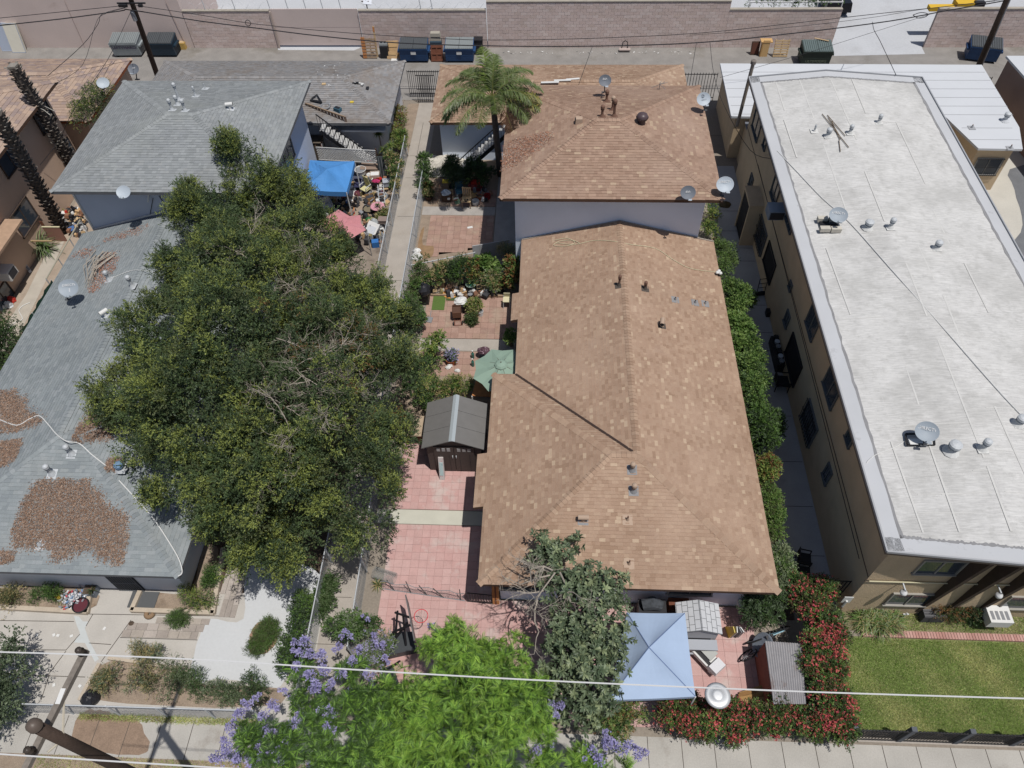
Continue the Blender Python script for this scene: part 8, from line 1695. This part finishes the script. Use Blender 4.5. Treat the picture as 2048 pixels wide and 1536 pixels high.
mb = MB(); mb.box((0,0,.01),(.28,.14,.015), rz=.3); o = mb.build('white_scrap', whitep, loc=at(940,455,.02)); tag(o, 'pale whitish scrap in the middle of the clay tiles', 'paper')
e = W('tree_stump', at(905,578), 'forked sawn tree stump with pale cut faces in the planting row', 'stump'); b = at(911,578); mb = MB(); t1_, t2_ = at(897,553,.75), at(922,555,.75); mb.tube([b, b + Vector((0,0,.18))], [.2,.15], 10); mb.tube([b + Vector((0,0,.1)), t1_], [.13,.12], 10); mb.tube([b + Vector((0,0,.1)), t2_], [.12,.1], 10); mb.build('trunk', M('stump_bark', (160,140,118), n1=(6,.15)), e)
for t_ in (t1_, t2_): d = (t_ - b).normalized(); mb = MB(); mb.tube([t_, t_ + d * .012], .115,10); mb.build('cut_face', M('cut_wood', (220,180,130)), e)
mb = MB(); mb.lathe([(.001,0),(.38,0),(.38,.05),(.001,.05)], 20); o = mb.build('log_slice', M('orange_slice', (216,160,90), n1=(4,.1)), loc=at(901,587,.02)); tag(o, 'flat orange round slice of wood before the forked stump', 'wood slice')
lump('white crumpled cloth on top of the forked stump', at(920,546,.95),(.2,.15,.18), whitep, 'cloth_heap', 'cloth')
box_thing('dark_stone_pot', 'dark stone pot standing on the orange wood slice', 'pot', at(899,582,.07),(.26,.24,.32), wood_d, parts=lambda e, d: MB().lathe([(.001, d[2]),(.1, d[2]),(.08, d[2] + .12),(.001, d[2] + .14)], 10).build('knob', wood_d, e))
bucket('black pot right of the forked stump', at(925,583), .16,.34, blackp, fill=dirt_dark, name='flower_pot', cat='pot'); e = empty('bird_bath', at(943,585), 0, 'green bowled bird bath in the planting row', 'bird bath'); mb = MB(); mb.lathe([(.001,.5),(.2,.52),(.26,.58),(.24,.58),(.001,.54)], 18); mb.build('bowl', M('bath_grey', (120,140,130)), e); mb = MB(); mb.lathe([(.001,.555),(.15,.56)], 14); mb.build('water', M('bath_green', (70,160,130), rough=.2), e); mb = MB(); mb.lathe([(.12,0),(.05,.1),(.04,.5)], 10); mb.build('pedestal', blackm, e)
for (u, v, lab) in ((958,583, 'left wire plant stand beside the bird bath'),(968,585, 'right wire plant stand beside the bird bath')):
    e = empty('plant_stand', at(u, v), 0, lab, 'plant stand'); mb = MB()
    for z in (.05,.35,.6): mb.tube([(.15 * math.cos(a), .15 * math.sin(a), z) for a in np.linspace(0,2 * math.pi, 15)], .01,4, cap=False)
    mb.build('hoop', M('wire_tan', (170,150,110)), e); mb = MB(); [mb.bar((.15 * math.cos(a), .15 * math.sin(a), 0),(.15 * math.cos(a), .15 * math.sin(a), .62), .01) for a in (0,2.1,4.2)]; mb.build('leg', M('wire_tan', (170,150,110)), e)
box_thing('planter_box', 'wooden planter box left of the forked stump', 'planter', at(884,572),(.35,.3,.4), wood, parts=lambda e, d: MB().box((0,0, d[2]),(d[0] * .9, d[1] * .9,.04)).build('soil', dirt_dark, e))
lump('white and silver mask shaped ornament in the left of the planting row', at(866,560,.4),(.14,.1,.2), M('silver_ornament', (180,190,206), n1=(9,.3)), 'ornament', 'ornament')
potted('black pot with a trailing plant in the planting row right part', at(1001,582), .18,.3, blackp, [gg3, brn], .2); bucket('small white pot at the right end of the planting row', at(1000,565,.4), .09,.12, whitep, name='flower_pot', cat='pot')
lump('grey blue cloth over a frame at the right of the planting row', at(1010,555,.3),(.35,.25,.25), M('grey_blue_cloth', (130,132,142)), 'cloth_cover', 'cloth')
for (u0, v0, u1, v1, m_, lab) in ((863,591,892,620, M('artificial_grass', (92,116,56), n1=(40,.25)), 'larger green artificial grass mat on the clay tiles'),(892,591,914,601, M('artificial_grass_dark', (74,92,48), n1=(40,.25)), 'smaller dark green grass mat beside the larger one')):
    p, q = at(u0, v1,.03), at(u1, v0,.03); mb = MB(); mb.box(((p.x + q.x) / 2,(p.y + q.y) / 2,.035),(q.x - p.x, q.y - p.y, .02)); o = mb.build('grass_mat', m_); tag(o, lab, 'mat')
openbox('wire_cart', 'rusty wire utility cart on the clay tiles', 'cart', at(914,628,.25),(.4,.5,.35), M('rusty_wire', (120,84,66)), .1, inside=M('rust_inside', (96,70,58)))
e = empty('hand_truck', at(916,640), .1, 'red brown hand truck lying before the wire cart', 'hand truck'); mb = MB(); [mb.tube([(sx * .15,-.4,.06),(sx * .15,.3,.12)], .015,5) for sx in (-1,1)]; [mb.tube([(-.15, y, .08),(.15, y, .08)], .012,5) for y in (-.4,-.1,.2)]; mb.build('frame', M('truck_red', (140,84,66)), e)
for sx in (-1,1): mb = MB(); mb.tube([(sx * .2 - .02,-.3,.1),(sx * .2 + .02,-.3,.1)], .1,12); mb.build('wheel', rubber, e)
box_thing('black_tub', 'large black tub with a white sack on top on the clay tiles', 'tub', at(931,620),(.5,.4,.42), blackp, parts=lambda e, d: MB().box((0,0, d[2]),(d[0] + .05, d[1] + .05,.04)).build('rim', blackp, e)); lump('white sack slumped on the large black tub', at(922,603,.5),(.32,.26,.22), whitep, 'sack', 'sack')
bucket('tall black pot behind the bushy potted plant on the tiles', at(955,608), .15,.32, blackp, fill=dirt_dark, name='flower_pot', cat='pot'); bucket('small black pot with pale rim near the edging board', at(941,596,.2), .12,.3, blackp, name='flower_pot', cat='pot', fill=greyp)
potted('bushy yellow green plant in a pot in the middle of the clay tiles', at(950,628), .22,.3, M('basket_pot', (150,120,90)), [yg, fresh, straw], .3,.12,.035,18); bucket('white bucket beside the bushy potted plant', at(961,630), .13,.28, whitep, fill=greyp); potted('trailing plant spilling on the tiles below the bushy one', at(944,645), .1,.12, blackp, [shr, ol], .2)
chair('cream cushioned garden stool at the eave beside the clay tiles', at(1014,612), .0, offwhite, galv, solid=True, h=.75, w=.36)
bucket('terracotta pot holding the red bloom plant by the fence', at(834,650), .22,.32, terracotta, fill=dirt_dark, name='flower_pot', cat='pot'); openbox('grey_tray', 'white rimmed grey tray beside the terracotta pot', 'tray', at(841,632,.05),(.28,.34,.1), M('tray_grey', (200,196,186)), inside=greyp)
leaning('dust_pan', 'grey dustpan lying on the clay tiles', 'dustpan', at(857,645,.03), .28,.3,.04, greyp, 1.35,-.2, parts=lambda e, R, w, h, t: MB().bar(R @ Vector((0,0, h)), R @ Vector((-.05,0, h + .35)), .025).build('handle', greyp, e))
potted('violet flowers in a large terracotta pot below the concrete strip', at(903,725), .22,.3, terracotta, [viol1, shr, viol2, fresh], .22,.07,.04,16)
for (u, v, lab) in ((896,736, 'left white dove ornament on a paver'),(915,742, 'right white dove ornament on a paver'),(900,732, 'pinkish round ornament behind the left dove')):
    lump(lab, at(u, v, .05),(.13,.09,.12), whitep, 'ornament', 'ornament')
for (u, v) in ((898,744),(916,744)): p = at(u, v); mb = MB(); mb.box((0,0,.02),(.32,.3,.04)); o = mb.build('stepping_stone', paver_clay[0], loc=p); tag(o, 'square stepping stone under the %s ornament' % ('left' if u == 898 else 'right'), 'paving stone')
for (u, v, z, lab) in ((946,716,.5, 'upper green glass bottle ornament by the umbrella'),(946,732,.5, 'lower green glass bottle ornament by the umbrella')):
    e = empty('bottle', at(u, v), 0, lab, 'bottle'); mb = MB(); mb.lathe([(.001,0),(.07,0),(.07,.3),(.03,.38),(.03,.46),(.001,.46)], 12); mb.build('body', M('green_glass', (70,120,110), rough=.15), e); mb = MB(); mb.lathe([(.03,.46),(.035,.5),(.001,.5)], 8); mb.build('stopper', whitep, e)
lump('dark and pink floral bundle behind the green umbrella', at(968,703,.4),(.3,.2,.25), M('floral_cloth', (96,70,80), stain=[(9,(226,200,214), .55,.9)]), 'cloth_bundle', 'bundle')
bucket('round terracotta pot in the passage beside the rosy brown house corner', at(1431,487), .16,.26, terracotta, fill=dirt_dark, name='flower_pot', cat='pot'); bucket('small white pot in the passage above the terracotta pot', at(1439,462), .1,.16, whitep, name='flower_pot', cat='pot'); bucket('small blue and red pot near the house corner in the passage', at(1430,435), .14,.2, terracotta, fill=bluep, name='flower_pot', cat='pot')
lump('dark wreath of plants on the passage floor by the apartment', at(1450,410),(.3,.25,.2), leaf_choc, 'plant_heap', 'plant')
for (u, v, lab) in ((1602,1128, 'upper black metal patio chair in the side passage'),(1600,1155, 'lower black metal patio chair in the side passage, next to the hedge')): chair(lab, at(u, v), 1.4, blackm, h=.85, arms=True)
chair('dark bench chair half way along the apartment walkway', at(1560,775), 1.5, blackm, h=.8, w=.6, arms=True)
box_thing('dark_rack', 'long dark rack of small pots along the apartment wall', 'rack', at(1553,715),(.45,1.7,.5), blackp, parts=lambda e, d: [MB().lathe([(.001,0),(.09,0),(.12,.14),(.001,.14)], 10, c=(-.05,-.7 + k * .28, d[2])).build('pot', [greyp, galv, blackp][k % 3], e) for k in range(6)])
e = empty('shopping_cart', at(1520,590), .2, 'dark folding cart standing against the apartment wall', 'cart'); mb = MB(); [mb.bar((sx * .2,0,.1),(sx * .2,.1,1.0), .025) for sx in (-1,1)]; [mb.bar((-.2,.02 + z * .08, z),(.2,.02 + z * .08, z), .02) for z in (.2,.45,.7,.98)]; mb.build('frame', blackm, e); mb = MB(); mb.tube([(-.25,0,.1),(.25,0,.1)], .1,12); mb.build('wheels', rubber, e)
box_thing('small_black_box', 'small black box on the walkway beside the dark pots', 'box', at(1538,630),(.35,.3,.3), blackp, parts=lambda e, d: MB().box((0,0, d[2]),(d[0], d[1], .03)).build('lid', blackp, e))
p = onX(1562,443,10.6); e = W('wall_air_conditioner', (10.4, p.y, 0), 'grey window air conditioner on the apartment side wall', 'air conditioner'); mb = MB(); mb.box((10.22,27.0,4.3),(.7,.7,.45)); mb.build('body', M('ac_grey', (150,162,176)), e); mb = MB(); mb.box((10.22,26.64,4.3),(.6,.02,.36)); mb.build('grille', darkg, e)
e = W('front_air_conditioner', (15.6,10.1,0), 'white air conditioner sticking out below the right front apartment window', 'air conditioner'); mb = MB(); mb.box((15.55,10.05,.8),(.75,.6,.42)); mb.build('body', whitep, e); mb = MB(); [mb.box((15.3 + k * .16,10.0,1.015),(.1,.3,.01)) for k in range(4)]; mb.build('vents', greyp, e)
box_thing('utility_box', 'black slatted utility box at the foot of the apartment front', 'utility box', at(1856,1232),(.75,.5,.5), M('box_charcoal', (84,84,86)), parts=lambda e, d: [MB().box((0,-d[1] / 2 + .06 + k * .1, d[2] + .012),(d[0], .05,.02)).build('slat', M('slat_charcoal', (104,104,106)), e) for k in range(4)])
e = empty('white_tap', at(1803,1237), 0, 'small white garden ornament in the grass clump edge', 'ornament'); mb = MB(); mb.bar((0,0,0),(0,0,.5), .03); mb.box((0,0,.4),(.2,.03,.05)); mb.build('post', whitep, e)
# planter bed in front of the left house
e = W('can_heap', at(155,1200), 'heap of crushed cans and bottles in a clear bag beside the barred door', 'rubbish'); c = at(155,1200)
for i, m_ in enumerate((M('can_silver', (206,210,216), rough=.35, metal=.5), M('can_pale', (226,226,230)), M('can_red', (200,80,90)), M('can_blue', (130,160,196)))):
    mb = MB()
    for k in range(60 if i < 2 else 16): p = Vector((c.x + R_.gauss(0,.22), c.y + R_.gauss(0,.17), R_.uniform(.05,.3))); d = Vector((R_.gauss(0,1), R_.gauss(0,1), R_.gauss(0,.5))).normalized() * .05; mb.tube([p - d, p + d], .032,6)
    o = mb.build('cans', m_, e); o['kind'] = 'stuff'
bucket('black round bin with a red loop at the kerb corner of the planter', at(168,1216), .24,.3, blackp, name='bin', cat='bin', fill=M('red_loop', (100, 48, 58)))
bucket('yellow bottle lying in the planter beside the can heap', at(120,1196), .08,.22, yellowp, name='yellow_bottle', cat='bottle', top=1.0)
box_thing('plant_tub', 'grey tub with dark spiky plant beside the barred door', 'tub', at(186,1186),(.45,.38,.3), M('blue_grey_tub', (130,138,148)), parts=lambda e, d: MB().box((0,0, d[2]),(d[0] * .9, d[1] * .9,.02)).build('soil', dirt_dark, e)); strappy('dark spiky plant in the tub beside the barred door', at(186,1182,.35), 30,.3,.035, [dk, leaf_choc], .03)
ring('tan straw hat like disc leaning on the planter kerb', at(300,1228,.05), .12, M('hat_tan', (150,124,98)), 'straw_hat', 'hat', z=.03, t=.09)
for i, (u, v) in enumerate(((74,1270),(108,1270),(116,1271),(143,1272),(209,1257),(108,1370),(160,1372),(58,1327))):
    mb = MB(); mb.box((0,0,.008),(.09,.11,.008), rz=i * .7); o = mb.build('paper_square', whitep, loc=at(u, v, .01)); tag(o, ['paper square farthest left on the front concrete', 'left paper of the touching pair on the front concrete', 'right paper of the touching pair on the front concrete', 'paper beside the X shaped patch', 'paper alone right of the X shaped patch', 'paper near the lower left bush', 'paper right beside the crossarm', 'paper at the edge of the lower left bush'][i], 'paper', 'paper squares on the front concrete')
lump('dark soil clod on the front paving stones', at(263,1247),(.1,.08,.06), dirt_dark, 'clod', 'clod')
def mixed(label, pts, n, z=0.):
    mb = MB(); mats = [whitep, darkg, wood_l, greyp, blackp, M('rust_bits', (150,110,88)), bluep, straw, redp, card]
    for k in range(n):
        (u0, v0, u1, v1) = R_.choice(pts); c = at(R_.uniform(u0, u1), R_.uniform(v0, v1), z + R_.uniform(.03,.3)); d = [R_.uniform(.05,.3) for _ in range(3)]; mb.box(c, d, R_.choices(range(10), (7, 8, 4, 7, 7, 4, .8, 3, .5, 3))[0], R=Matrix.Rotation(R_.uniform(0,3), 3, 'Z') @ Matrix.Rotation(R_.gauss(0,.4), 3, 'X'), taper=R_.uniform(.5,1))
    o = mb.build('rubbish_mix', mats); tag(o, label, 'rubbish', kind='stuff')
mixed('mixed small household rubbish filling the ground of the canopy yard', [(700,330,775,400),(700,400,770,490),(625,325,780,345),(640,395,700,430),(725,340,775,480)], 330)
mixed('mixed rubbish in the narrow strip left of the grey two storey house', [(125,415,165,465),(150,440,170,470)], 110)
mixed('scattered small objects in the shade of the tiled yard', [(890,365,985,400)], 45)
mixed('scattered pots and odds along the foot of the planting row', [(860,575,1010,590)], 40)
settle()
